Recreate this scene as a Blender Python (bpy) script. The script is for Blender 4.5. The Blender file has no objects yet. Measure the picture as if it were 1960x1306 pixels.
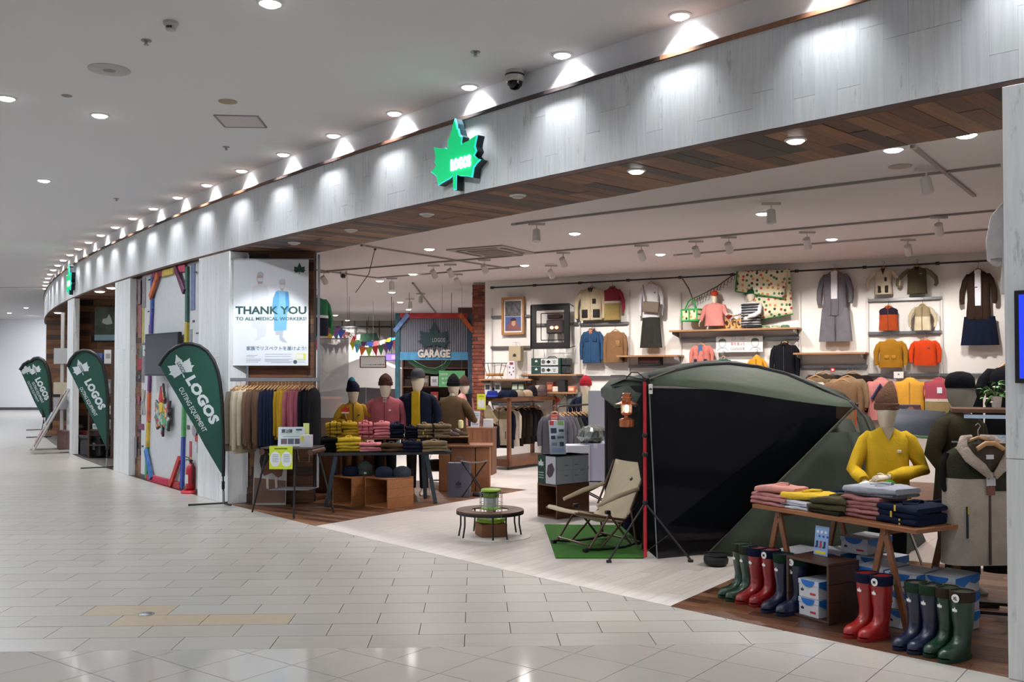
import bpy, bmesh, math, random
from math import sin, cos, pi, radians as R_, atan2, hypot, sqrt
from mathutils import Vector, Matrix
random.seed(7)
S = bpy.context.scene
COL = S.collection
# ---------- camera ----------
FPX, H, PT = 1850.0, 1.65, math.atan(40/1850.0)
cam = bpy.data.cameras.new('camera'); camo = bpy.data.objects.new('camera', cam); COL.objects.link(camo)
cam.sensor_width = 36; cam.lens = FPX/1960*36; cam.shift_y = 24/1960; cam.clip_end = 200
camo.location = (0, 0, H); camo.rotation_euler = (pi/2+PT, 0, 0)
S.camera = camo
# ---------- world, exposure ----------
W = bpy.data.worlds.new('world'); S.world = W; W.use_nodes = True
W.node_tree.nodes['Background'].inputs[0].default_value = (.80, .84, 1, 1)
W.node_tree.nodes['Background'].inputs[1].default_value = 0.9
S.view_settings.view_transform = 'Standard'; S.view_settings.look = 'None'
S.view_settings.exposure = 0.0; S.view_settings.gamma = 1; S.view_settings.use_curve_mapping = False
S.cycles.use_denoising = True
S.cycles.max_bounces = 6; S.cycles.diffuse_bounces = 3; S.cycles.glossy_bounces = 3; S.cycles.transparent_max_bounces = 8
S.cycles.sample_clamp_indirect = 4; S.cycles.caustics_reflective = False; S.cycles.caustics_refractive = False
# the store front is an arc of this circle; the shop lies inside it
CX, CY, RR, PHI0 = 63.353, 65.934, 85.761, R_(-135.0)
ZF0, ZF1, ZC, ZS = 3.24, 3.93, 4.22, 3.47      # fascia bottom / top, mall ceiling, shop ceiling
def spot(name, loc, energy, size, col=(1, .95, .92), aim=None, blend=.6, rad=.05):
    l = bpy.data.lights.new(name, 'SPOT'); l.energy = energy; l.spot_size = R_(size); l.spot_blend = blend
    l.color = col; l.shadow_soft_size = rad
    o = bpy.data.objects.new(name, l); COL.objects.link(o); o.location = loc
    if aim is not None: o.rotation_euler = (Vector(aim)-Vector(loc)).to_track_quat('-Z', 'Y').to_euler()
    return o
# ---------- pixel helpers: real points on real planes ----------
def ray(px, py):
    u = 677-py
    return Vector((px-980, FPX*cos(PT)-u*sin(PT), FPX*sin(PT)+u*cos(PT)))
def hz(px, py, z=0):
    d = ray(px, py); t = (z-H)/d.z; return Vector((d.x*t, d.y*t, z))
def at(px, py, Y):
    d = ray(px, py); t = Y/d.y; return Vector((d.x*t, Y, H+d.z*t))
def C(s, off=0, z=0):
    p = PHI0-s/RR; return Vector((CX+(RR+off)*cos(p), CY+(RR+off)*sin(p), z))
def crot(s): return PHI0-s/RR+pi/2
def s_of(px, off=0):
    d = Vector((px-980, FPX)).normalized(); b = -(d.x*CX+d.y*CY); c = CX**2+CY**2-(RR+off)**2
    t = -b-sqrt(max(b*b-c, 0)); x, y = d.x*t, d.y*t
    return (PHI0-atan2(y-CY, x-CX))*RR
# back wall frame
WA, WB = Vector((-.49, 18.88)), Vector((7.03, 14.36))
WU = (WB-WA).normalized(); WN = Vector((WU.y, -WU.x))      # WN points out of the wall, to the viewer
WROT = atan2(WU.y, WU.x)
def wl(px, py, off=0):
    d = ray(px, py); den = d.x*WN.x+d.y*WN.y
    t = ((WA.x+WN.x*off)*WN.x+(WA.y+WN.y*off)*WN.y)/den
    return Vector((d.x*t, d.y*t, H+d.z*t))
# ---------- mesh builder ----------
class MB:
    def __init__(s): s.v, s.f = [], []
    def add(s, vs, fs):
        n = len(s.v); s.v += [tuple(v) for v in vs]; s.f += [tuple(i+n for i in f) for f in fs]; return s
    def box(s, c, d, rot=None, bev=0):
        x, y, z = d[0]/2, d[1]/2, d[2]/2
        if bev:
            b = min(bev, x*.9, y*.9, z*.9)
            vs = []
            for X, Y, Z in [(a, b_, c_) for a in (-1, 1) for b_ in (-1, 1) for c_ in (-1, 1)]:
                vs += [(X*x, Y*(y-b), Z*(z-b)), (X*(x-b), Y*y, Z*(z-b)), (X*(x-b), Y*(y-b), Z*z)]
            def i(X, Y, Z, k): return ((X > 0)*4+(Y > 0)*2+(Z > 0))*3+k
            fs = []
            for X in (-1, 1): fs.append([i(X, -1, -1, 0), i(X, 1, -1, 0), i(X, 1, 1, 0), i(X, -1, 1, 0)][::X])
            for Y in (-1, 1): fs.append([i(-1, Y, -1, 1), i(1, Y, -1, 1), i(1, Y, 1, 1), i(-1, Y, 1, 1)][::-Y])
            for Z in (-1, 1): fs.append([i(-1, -1, Z, 2), i(1, -1, Z, 2), i(1, 1, Z, 2), i(-1, 1, Z, 2)][::Z])
            for X in (-1, 1):
                for Y in (-1, 1):
                    fs.append((i(X, Y, -1, 0), i(X, Y, 1, 0), i(X, Y, 1, 1), i(X, Y, -1, 1)))
                    fs.append((i(X, -1, Y, 0), i(X, 1, Y, 0), i(X, 1, Y, 2), i(X, -1, Y, 2)))
                    fs.append((i(-1, X, Y, 1), i(1, X, Y, 1), i(1, X, Y, 2), i(-1, X, Y, 2)))
                    for Z in (-1, 1): fs.append((i(X, Y, Z, 0), i(X, Y, Z, 1), i(X, Y, Z, 2)))
        else:
            vs = [(a*x, b*y, e*z) for a in (-1, 1) for b in (-1, 1) for e in (-1, 1)]
            fs = [(0, 1, 3, 2), (4, 6, 7, 5), (0, 4, 5, 1), (2, 3, 7, 6), (0, 2, 6, 4), (1, 5, 7, 3)]
        if rot is not None: vs = [rot @ Vector(v) for v in vs]
        return s.add([(v[0]+c[0], v[1]+c[1], v[2]+c[2]) for v in vs], fs)
    def prism(s, poly, y0, y1):                      # polygon in x,z extruded along y
        n = len(poly)
        vs = [(x, y0, z) for x, z in poly]+[(x, y1, z) for x, z in poly]
        fs = [tuple(range(n)), tuple(range(2*n-1, n-1, -1))]+[(i, (i+1) % n, n+(i+1) % n, n+i) for i in range(n)]
        return s.add(vs, fs)
    def slab(s, poly, z0, z1):                       # polygon in x,y extruded along z
        n = len(poly)
        vs = [(x, y, z0) for x, y in poly]+[(x, y, z1) for x, y in poly]
        fs = [tuple(range(n-1, -1, -1)), tuple(range(n, 2*n))]+[(i, (i+1) % n, n+(i+1) % n, n+i) for i in range(n)]
        return s.add(vs, fs)
    def rings(s, rs, cap=True, close=True):
        n = len(rs[0]); vs = [v for r in rs for v in r]; fs = []
        for k in range(len(rs)-1):
            for i in range(n if close else n-1):
                a, b = k*n+i, k*n+(i+1) % n; fs.append((a, b, b+n, a+n))
        if cap and close: fs += [tuple(range(n-1, -1, -1)), tuple(range((len(rs)-1)*n, len(rs)*n))]
        return s.add(vs, fs)
    def tube(s, pts, r, n=8, flat=1.0, up=None, cap=True):
        pts = [Vector(p) for p in pts]; rs = []
        if not isinstance(r, (list, tuple)): r = [r]*len(pts)
        ref = Vector(up) if up else Vector((0, -1, 0))
        for i, p in enumerate(pts):
            t = (pts[min(i+1, len(pts)-1)]-pts[max(i-1, 0)]).normalized()
            b = ref
            if abs(t.dot(b)) > .95: b = Vector((1, 0, 0)) if abs(t.x) < .9 else Vector((0, 0, 1))
            a = t.cross(b).normalized(); b = a.cross(t).normalized()
            rs.append([tuple(p+a*(r[i]*cos(2*pi*k/n))+b*(r[i]*flat*sin(2*pi*k/n))) for k in range(n)])
        return s.rings(rs, cap)
    def lathe(s, prof, n=16, c=(0, 0, 0), sx=1, sy=1):
        return s.rings([[(c[0]+r*sx*cos(2*pi*k/n), c[1]+r*sy*sin(2*pi*k/n), c[2]+z) for k in range(n)] for r, z in prof])
    def ell(s, rows, n=16, sq=1.0, wob=0, seed=0):     # rows of (z, cx, cy, rx, ry)
        rnd = random.Random(seed); ph = rnd.random()*6; rs = []
        for j, (z, cx, cy, rx, ry) in enumerate(rows):
            ring = []
            for k in range(n):
                a = 2*pi*k/n; ca, sa = cos(a), sin(a)
                x = rx*math.copysign(abs(ca)**sq, ca); y = ry*math.copysign(abs(sa)**sq, sa)
                w = 1+wob*sin(3*a*2+ph+j*.8)+wob*.6*sin(9*a+ph*2+j*.5)
                ring.append((cx+x*(1+wob*.3*sin(j*1.7+ph)), cy+y*w, z))
            rs.append(ring)
        return s.rings(rs)
    def xf(s, m): s.v = [tuple(m @ Vector(v)) for v in s.v]; return s
    def jig(s, a, seed=1, f=9.0):
        from mathutils import noise
        s.v = [tuple(Vector(v)+noise.noise_vector(Vector(v)*f+Vector((seed*3.1, seed, 0)))*a) for v in s.v]; return s
    def mesh(s, name, m, smooth=None):
        me = bpy.data.meshes.new(name); me.from_pydata(s.v, [], s.f)
        if m is not None: me.materials.append(m)
        bm = bmesh.new(); bm.from_mesh(me); bmesh.ops.recalc_face_normals(bm, faces=bm.faces); bm.to_mesh(me); bm.free()
        if smooth is not None:
            me.shade_smooth(); me.set_sharp_from_angle(angle=R_(smooth))
        return me
    def build(s, name, m, parent=None, smooth=None, loc=None, rotz=0, sub=0):
        o = bpy.data.objects.new(name, s.mesh(name, m, smooth)); COL.objects.link(o)
        if parent is not None: o.parent = parent
        if loc is not None: o.location = loc
        if rotz: o.rotation_euler = (0, 0, rotz)
        if sub:
            md = o.modifiers.new('sub', 'SUBSURF'); md.levels = md.render_levels = sub
        return o
def tag(o, label, cat=None, group=None, kind=None):
    if label and len(label.split()) > 16: print('LONG', len(label.split()), label)
    if label: o['label'] = label
    if cat: o['category'] = cat
    if group: o['group'] = group
    if kind: o['kind'] = kind
    return o
def E(name, loc, rz, label, cat, group=None):
    o = bpy.data.objects.new(name, None); COL.objects.link(o); o.location = loc; o.rotation_euler = (0, 0, rz)
    o.empty_display_size = .1
    return tag(o, label, cat, group)
def link(me, name, parent, loc, rz=0, rot=None, scale=None):
    o = bpy.data.objects.new(name, me); COL.objects.link(o); o.parent = parent; o.location = loc
    o.rotation_euler = rot if rot else (0, 0, rz)
    if scale: o.scale = scale
    return o
def copy_tree(o, parent=None):
    kids = KIDS.get(o.name) or [c for c in bpy.data.objects if c.parent == o]
    KIDS[o.name] = kids
    c = o.copy(); COL.objects.link(c); c.parent = parent
    for k in kids: copy_tree(k, c)
    return c
KIDS = {}
# ---------- materials ----------
MATS = {}
def srgb(h):
    h = h.lstrip('#'); c = [int(h[i:i+2], 16)/255 for i in (0, 2, 4)]
    return tuple(((x+.055)/1.055)**2.4 if x > .04045 else x/12.92 for x in c)
def M(col, rough=.7, metal=0, nz=0, ns=12, bump=0, bs=60, emit=0, alpha=1, rnd=0, stretch=None, trans=0, spec=None, coat=0):
    key = (col, rough, metal, nz, ns, bump, bs, emit, alpha, rnd, stretch, trans, spec, coat)
    if key in MATS: return MATS[key]
    c = srgb(col) if isinstance(col, str) else col
    m = bpy.data.materials.new('m_%d' % len(MATS)); m.use_nodes = True; nt = m.node_tree; N = nt.nodes; L = nt.links
    b = N['Principled BSDF']; b.inputs['Base Color'].default_value = (*c, 1); b.inputs['Roughness'].default_value = rough
    b.inputs['Metallic'].default_value = metal; b.inputs['Alpha'].default_value = alpha
    b.inputs['Transmission Weight'].default_value = trans; b.inputs['Coat Weight'].default_value = coat
    if spec is not None: b.inputs['Specular IOR Level'].default_value = spec
    if emit:
        b.inputs['Emission Color'].default_value = (*c, 1); b.inputs['Emission Strength'].default_value = emit
    m.diffuse_color = (*c, 1)
    vec = None
    if nz or bump or rnd:
        tc = N.new('ShaderNodeTexCoord'); mp = N.new('ShaderNodeMapping'); L.new(tc.outputs['Object'], mp.inputs[0])
        if stretch: mp.inputs['Scale'].default_value = stretch
        oi = N.new('ShaderNodeObjectInfo'); ml = N.new('ShaderNodeMath'); ml.operation = 'MULTIPLY'; ml.inputs[1].default_value = 37
        L.new(oi.outputs['Random'], ml.inputs[0]); cb = N.new('ShaderNodeCombineXYZ')
        for k in range(3): L.new(ml.outputs[0], cb.inputs[k])
        L.new(cb.outputs[0], mp.inputs['Location']); vec = mp.outputs[0]
    if nz or rnd:
        mx = N.new('ShaderNodeMix'); mx.data_type = 'RGBA'; mx.blend_type = 'MULTIPLY'; mx.inputs[0].default_value = 1
        mx.inputs[6].default_value = (*c, 1); val = None
        if nz:
            t = N.new('ShaderNodeTexNoise'); t.inputs['Scale'].default_value = ns; t.inputs['Detail'].default_value = 5; L.new(vec, t.inputs[0])
            r = N.new('ShaderNodeMapRange'); r.inputs[1].default_value = .3; r.inputs[2].default_value = .7
            r.inputs[3].default_value = 1-nz; r.inputs[4].default_value = 1+nz*.4; L.new(t.outputs[0], r.inputs[0]); val = r.outputs[0]
        if rnd:
            r = N.new('ShaderNodeMapRange'); r.inputs[3].default_value = 1-rnd; r.inputs[4].default_value = 1+rnd*.5; L.new(oi.outputs['Random'], r.inputs[0])
            if val:
                m2 = N.new('ShaderNodeMath'); m2.operation = 'MULTIPLY'; L.new(val, m2.inputs[0]); L.new(r.outputs[0], m2.inputs[1]); val = m2.outputs[0]
            else: val = r.outputs[0]
        L.new(val, mx.inputs[7]); L.new(mx.outputs[2], b.inputs['Base Color'])
    if bump:
        t = N.new('ShaderNodeTexNoise'); t.inputs['Scale'].default_value = bs; t.inputs['Detail'].default_value = 3; L.new(vec, t.inputs[0])
        bp = N.new('ShaderNodeBump'); bp.inputs['Strength'].default_value = bump; bp.inputs['Distance'].default_value = .02
        L.new(t.outputs[0], bp.inputs['Height']); L.new(bp.outputs[0], b.inputs['Normal'])
    MATS[key] = m; return m
def wood(name, stops, rough=.6, axis=0, grain=.35, stain=None, const=False):
    """planks: tone picked per object, grain along one axis"""
    if name in MATS: return MATS[name]
    m = bpy.data.materials.new(name); m.use_nodes = True; nt = m.node_tree; N = nt.nodes; L = nt.links; b = N['Principled BSDF']
    b.inputs['Roughness'].default_value = rough
    oi = N.new('ShaderNodeObjectInfo'); rp = N.new('ShaderNodeValToRGB'); L.new(oi.outputs['Random'], rp.inputs[0])
    el = rp.color_ramp.elements
    while len(el) < len(stops): el.new(.5)
    for i, h in enumerate(stops): el[i].position = i/len(stops) if const else i/(max(len(stops)-1, 1)); el[i].color = (*srgb(h), 1)
    if const: rp.color_ramp.interpolation = 'CONSTANT'
    tc = N.new('ShaderNodeTexCoord'); mp = N.new('ShaderNodeMapping'); L.new(tc.outputs['Object'], mp.inputs[0])
    sc = [22, 22, 22]; sc[axis] = 1.3; mp.inputs['Scale'].default_value = sc
    ml = N.new('ShaderNodeMath'); ml.operation = 'MULTIPLY'; ml.inputs[1].default_value = 53; L.new(oi.outputs['Random'], ml.inputs[0])
    cb = N.new('ShaderNodeCombineXYZ')
    for k in range(3): L.new(ml.outputs[0], cb.inputs[k])
    L.new(cb.outputs[0], mp.inputs['Location'])
    t = N.new('ShaderNodeTexNoise'); t.inputs['Scale'].default_value = 2; t.inputs['Detail'].default_value = 6; t.inputs['Distortion'].default_value = .4; L.new(mp.outputs[0], t.inputs[0])
    r = N.new('ShaderNodeMapRange'); r.inputs[1].default_value = .3; r.inputs[2].default_value = .7; r.inputs[3].default_value = 1-grain; r.inputs[4].default_value = 1+grain*.35
    L.new(t.outputs[0], r.inputs[0])
    mx = N.new('ShaderNodeMix'); mx.data_type = 'RGBA'; mx.blend_type = 'MULTIPLY'; mx.inputs[0].default_value = 1
    L.new(rp.outputs[0], mx.inputs[6]); L.new(r.outputs[0], mx.inputs[7]); out = mx.outputs[2]
    if stain:                                     # worn paint: patches of the bare board
        mp2 = N.new('ShaderNodeMapping'); L.new(tc.outputs['Object'], mp2.inputs[0]); s2 = [9, 9, 9]; s2[axis] = 2.2; mp2.inputs['Scale'].default_value = s2
        L.new(cb.outputs[0], mp2.inputs['Location'])
        t2 = N.new('ShaderNodeTexNoise'); t2.inputs['Scale'].default_value = 1.3; t2.inputs['Detail'].default_value = 8; t2.inputs['Roughness'].default_value = .7; L.new(mp2.outputs[0], t2.inputs[0])
        r2 = N.new('ShaderNodeMapRange'); r2.inputs[1].default_value = .60; r2.inputs[2].default_value = .74; r2.inputs[4].default_value = .75; L.new(t2.outputs[0], r2.inputs[0])
        m3 = N.new('ShaderNodeMix'); m3.data_type = 'RGBA'; L.new(r2.outputs[0], m3.inputs[0]); L.new(out, m3.inputs[6]); m3.inputs[7].default_value = (*srgb(stain), 1); out = m3.outputs[2]
    L.new(out, b.inputs['Base Color'])
    MATS[name] = m; return m
WHITEWOOD = wood('whitewash', ['#d6d8da', '#dcdedf', '#e2e3e3', '#d8dada'], .75, 2, .11, '#8d8079')
BROWN = wood('brown_plank', ['#5c3a26', '#6b452c', '#7a5236', '#3a2820', '#7f5636', '#4a3226', '#74482c', '#2c201b', '#6a4a36', '#86603f'], .55, 0, .4, const=True)
BROWNF = wood('brown_floor', ['#5c3b28', '#6f4930', '#7c5439', '#4a2f22', '#856045', '#603d2a'], .38, 0, .4, const=True)
PALEF = wood('pale_floor', ['#cfc6bf', '#d9d1cb', '#c9bfb8', '#d4cbc5'], .33, 0, .13)
SHOPWOOD = wood('shop_wood', ['#7d5034', '#87583a', '#70462d'], .55, 0, .3)
SHOPWOODZ = wood('shop_wood_z', ['#7d5034', '#87583a', '#70462d'], .55, 2, .3)
SHELF = wood('shelf_wood', ['#9c7450', '#a67c56'], .5, 0, .2)
WHITE = M('#d8d8d6', .8); WALLW = M('#e6e2dc', .85); BLACK = M('#121214', .45); DARKM = M('#2a2b2d', .4, .6)
STEEL = M('#a8a8aa', .25, .9); WHITEP = M('#e4e4e2', .5); LAMPON = M((1, .97, .93), emit=14); CREAM = M('#ddd0b8', .5)
LAMPC = M((.93, .96, 1), emit=16)
# ---------- text, leaf ----------
def text_mb(s, w, h, bold=0.0, depth=.004, space=1.0):
    """lettering as a mesh in the x,z plane, centred, front towards -y"""
    cu = bpy.data.curves.new('t', 'FONT'); cu.body = s; cu.extrude = .01; cu.offset = bold; cu.resolution_u = 2; cu.space_character = space
    o = bpy.data.objects.new('t', cu); COL.objects.link(o)
    dg = bpy.context.evaluated_depsgraph_get(); me = bpy.data.meshes.new_from_object(o.evaluated_get(dg))
    mb = MB(); vs = [v.co.copy() for v in me.vertices]
    if vs:
        x0, x1 = min(v.x for v in vs), max(v.x for v in vs); y0, y1 = min(v.y for v in vs), max(v.y for v in vs)
        sx = w/max(x1-x0, 1e-6); sy = h/max(y1-y0, 1e-6)
        mb.add([((v.x-(x0+x1)/2)*sx, -(v.z+.01)/.02*depth, (v.y-(y0+y1)/2)*sy) for v in vs], [tuple(p.vertices) for p in me.polygons])
    bpy.data.objects.remove(o); bpy.data.curves.remove(cu); bpy.data.meshes.remove(me)
    return mb
def text(s, w, h, m, parent, loc, bold=0.0, rot=0, depth=.003, name='lettering', space=1.0):
    mb = text_mb(s, w, h, bold, depth, space)
    if rot: mb.xf(Matrix.Rotation(rot, 4, 'Y'))
    return mb.build(name, m, parent, loc=loc)
_LR = [(0, .50), (.035, .43), (.05, .36), (.075, .35), (.10, .27), (.145, .235), (.13, .17), (.15, .12), (.21, .15), (.30, .155), (.40, .185), (.455, .20), (.425, .12), (.41, .06), (.44, .0), (.39, -.05), (.45, -.10), (.52, -.125), (.44, -.165), (.385, -.21), (.37, -.27), (.355, -.33), (.29, -.31), (.20, -.29), (.11, -.275), (.03, -.235), (.025, -.33), (.022, -.44)]
LEAF = [(x, y) for x, y in _LR]+[(-x, y) for x, y in _LR[::-1][:-1]]
def leaf_poly(sz, cx=0, cz=0, rot=0):
    return [(cx+(x*cos(rot)-y*sin(rot))*sz, cz+(x*sin(rot)+y*cos(rot))*sz) for x, y in LEAF]
def leaf(sz, m, parent, loc, depth=.004, rot=0, name='leaf_emblem'):
    return MB().prism(leaf_poly(sz, rot=rot), 0, -depth).build(name, m, parent, loc=loc)
# ---------- clipping ----------
def clip(poly, p, n):                                # keep the side where (q-p).n >= 0
    out = []
    for i in range(len(poly)):
        a, b = poly[i], poly[(i+1) % len(poly)]
        da = (a[0]-p[0])*n[0]+(a[1]-p[1])*n[1]; db = (b[0]-p[0])*n[0]+(b[1]-p[1])*n[1]
        if da >= 0: out.append(a)
        if (da >= 0) != (db >= 0):
            t = da/(da-db); out.append((a[0]+(b[0]-a[0])*t, a[1]+(b[1]-a[1])*t))
    return out
def clip_arc(poly, mall=True, off=0):
    if len(poly) < 3: return []
    cx = sum(p[0] for p in poly)/len(poly)-CX; cy = sum(p[1] for p in poly)/len(poly)-CY; d = hypot(cx, cy); nx, ny = cx/d, cy/d
    p = (CX+(RR+off)*nx, CY+(RR+off)*ny)
    return clip(poly, p, (nx, ny) if mall else (-nx, -ny))
def area(poly):
    return abs(sum(poly[i][0]*poly[(i+1) % len(poly)][1]-poly[(i+1) % len(poly)][0]*poly[i][1] for i in range(len(poly))))/2 if len(poly) > 2 else 0
def arc_solid(mb, s0, s1, o0, o1, z0, z1, step=.4):
    n = max(1, int((s1-s0)/step)); rs = []
    for i in range(n+1):
        s = s0+(s1-s0)*i/n; rs.append([tuple(C(s, o0, z0)), tuple(C(s, o1, z0)), tuple(C(s, o1, z1)), tuple(C(s, o0, z1))])
    return mb.rings(rs)
# ================= STRUCTURE =================
S_END = 31.0
# --- floor ---
fb = MB(); fb.box((-15, 7, -.06), (60, 80, .1)); floor = fb.build('floor', M('#4c4743', .6)); tag(floor, None, kind='structure')
TILE = wood('mall_tile', ['#aaa49d', '#afaaa4', '#a6a19a', '#b2ada6', '#aca69d', '#aaa7a2'], .30, 0, .06)
TILEP = M('#b5b0a9', .09, nz=.04, ns=3); TILET = M('#b3a288', .32, nz=.05)
th = R_(2.2); ta, tb = Vector((cos(th), sin(th))), Vector((-sin(th), cos(th)))
J0 = hz(444.5, 1219).xy; TW, TD, GAP = .585, .285, .005
tiles = []
for r in range(-1, 140):
    y = r*TD
    for c in range(-40, 34):
        x = (c+(.5 if r % 2 else 0))*TW
        o = J0+ta*x+tb*y
        if o.x < -24 or o.y > 46 or o.x > 7: continue
        poly = [tuple(o+ta*u+tb*v) for u, v in ((GAP/2, GAP/2), (TW-GAP/2, GAP/2), (TW-GAP/2, TD-GAP/2), (GAP/2, TD-GAP/2))]
        q = clip_arc(poly, True, 0.004)
        if area(q) < .0002: continue
        cxx = sum(p[0] for p in q)/len(q); cyy = sum(p[1] for p in q)/len(q)
        vis = cyy > 3 and abs(cxx)/cyy < .56
        tiles.append((cyy if vis else 99+cyy, q, area(q) > TW*TD*.93, o, (c, r)))
tiles.sort(key=lambda t: t[0])
full = MB().slab([(GAP/2, GAP/2), (TW-GAP/2, GAP/2), (TW-GAP/2, TD-GAP/2), (GAP/2, TD-GAP/2)], -.012, 0).mesh('floor_tile', TILE)
fullt = full.copy(); fullt.materials[0] = TILET
tan_at = [hz(*p).xy for p in ((230, 1167), (330, 1165), (240, 1185), (400, 1185))]
rest = MB(); nt = 0
for d, q, fl_, o, cr in tiles:
    if nt < 262:
        if fl_:
            cc = o+ta*TW/2+tb*TD/2
            me = fullt if any(abs((t-cc).dot(ta)) < TW/2 and abs((t-cc).dot(tb)) < TD/2 for t in tan_at) else full
            link(me, 'floor_tile', floor, (o.x, o.y, random.uniform(-.0006, 0)), th)
        else: MB().slab(q, -.012, 0).build('floor_tile', TILE, floor)
        nt += 1
    else: rest.slab(q, -.012, 0)
tag(rest.build('far_floor_tiles', TILE, floor), None, kind='stuff')
# polished diagonal tiles in front
pr = R_(-37); pa, pb = Vector((cos(pr), sin(pr))), Vector((-sin(pr), cos(pr))); G0 = Vector((-.71, 5.60)); DT = .385
eb = J0-tb*TD; nd = 0; prest = MB()
for i in range(-26, 24):
    for j in range(-26, 24):
        o = G0+pa*(i*DT)+pb*(j*DT); g = .0022
        q = [tuple(o+pa*u+pb*v) for u, v in ((g, g), (DT-g, g), (DT-g, DT-g), (g, DT-g))]
        q = clip(q, eb, -tb); q = clip_arc(q, True, .004)
        if area(q) < .0002: continue
        c = Vector((sum(p[0] for p in q)/len(q), sum(p[1] for p in q)/len(q)))
        if abs(c.x) > 7 or c.y < -6: continue
        if c.y > 4.85 and abs(c.x)/c.y < .56: MB().slab(q, -.012, 0).build('polished_tile', TILEP, floor); nd += 1
        else: prest.slab(q, -.012, 0)
tag(prest.build('near_polished_tiles', TILEP, floor), None, kind='stuff')
print('tiles', nt, 'polished', nd)
pc = hz(280, 1176)
fd = E('floor_outlet_cap', (pc.x, pc.y, 0), 0, 'small round metal outlet cap set in the tan mall tiles at lower left', 'floor cap')
MB().lathe([(.055, 0), (.055, .003), (.048, .005)], 20).build('rim', STEEL, fd, 40); MB().lathe([(.044, .004), (.04, .007), (0.001, .007)], 20).build('cap', M('#8b9196', .3, .8), fd, 40)
# shop floor: v runs into the shop, u across
sv = Vector((.58, .815)).normalized(); su = Vector((sv.y, -sv.x))
A0, B0 = hz(611, 1006).xy, hz(1284, 1160).xy
u0, u1 = A0.dot(su), B0.dot(su)                      # limits of the pale path
vL = hz(1001, 937).xy.dot(sv); vR = hz(1905, 1091).xy.dot(sv); far_v = hz(1050, 915).xy.dot(sv)
sfl = MB(); arc_solid(sfl, -4, 31, -7, -.004, -.05, -.012); sf = sfl.build('floor_shop', M('#3a2e28', .6)); tag(sf, None, kind='structure')
def lay(ua, ub, va, vb, m, along_v, name, w=.11, ln=1.1, limit=130):
    out = []; rest = MB()
    a, b = (sv, su) if along_v else (su, sv)
    A1, A2, B1, B2 = (va, vb, ua, ub) if along_v else (ua, ub, va, vb)
    k = 0; x = B1
    while x < B2-.01:
        w_ = min(w, B2-x); y = A1-((k*.37) % 1)*ln; k += 1
        while y < A2:
            y0, y1 = max(y, A1), min(y+ln, A2); y += ln
            if y1-y0 < .02: continue
            g = .001
            q = [tuple(a*u+b*v) for u, v in ((y0+g, x+g), (y1-g, x+g), (y1-g, x+w_-g), (y0+g, x+w_-g))]
            q = clip_arc(q, False, -.002)
            if area(q) < .0002: continue
            c = Vector((sum(p[0] for p in q)/len(q), sum(p[1] for p in q)/len(q)))
            if abs(c.x)/max(c.y, .1) > .62: continue
            out.append((c.length, q, a, c))
        x += w_
    out.sort(key=lambda t: t[0])
    for n, (d, q, a, c) in enumerate(out):
        if n < limit:
            ang = atan2(a.y, a.x); cs, sn = cos(-ang), sin(-ang)
            ql = [((p[0]-c.x)*cs-(p[1]-c.y)*sn, (p[0]-c.x)*sn+(p[1]-c.y)*cs) for p in q]
            MB().slab(ql, -.012, 0).build(name, m, sf, loc=(c.x, c.y, 0), rotz=ang)
        else: rest.slab(q, -.012, 0)
    if rest.v: tag(rest.build('far_'+name+'s', m, sf), None, kind='stuff')
lay(u0, u1, 3, far_v, PALEF, True, 'pale_floor_plank', .13, 1.2, 70)
lay(u0-8, u0, 3, vL, BROWNF, False, 'floor_plank', .11, 1.0, 110)
lay(u1, u1+5, 0, vR, BROWNF, False, 'floor_plank', .11, 1.0, 110)
lay(u0-10, u0, vL, far_v+8, PALEF, True, 'pale_floor_plank', .4, 3, 0)
lay(u0, u1+5, far_v, far_v+6, BROWNF, False, 'floor_plank', .2, 2, 0)
lay(u1, u1+5, vR, far_v, PALEF, True, 'pale_floor_plank', .3, 2, 10)
# --- mall ceiling, far wall ---
c = MB(); c.box((-15, 7, ZC+.1), (60, 80, .2)); ceil = c.build('ceiling', M('#e4e4e8', .9)); tag(ceil, None, kind='structure')
g = MB(); g.box((-20, 28.5, ZC-.003), (30, .05, .006)); tag(g.build('trim_1', M('#8d8a88', .8)), None, kind='structure')
fw = MB(); fw.box((-25, 45.1, 2.1), (24.5, .2, 4.3)); fw.box((-12.75, 45.4, 2.1), (.1, .8, 4.3)); fw.box((-9, 45.1, 3.7), (9, .2, 1.0))
tag(fw.build('wall_far', M('#e2e2e6', .85)), None, kind='structure')
tag(MB().box((-25, 44.97, .06), (24.4, .05, .12)).build('baseboard_far', M('#4e4e50', .6)), None, kind='structure')
tag(MB().box((-10, 48, 1.6), (9, .1, 3.2)).build('wall_dark_exit', M('#1d1f24', .3)), None, kind='structure')
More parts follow.
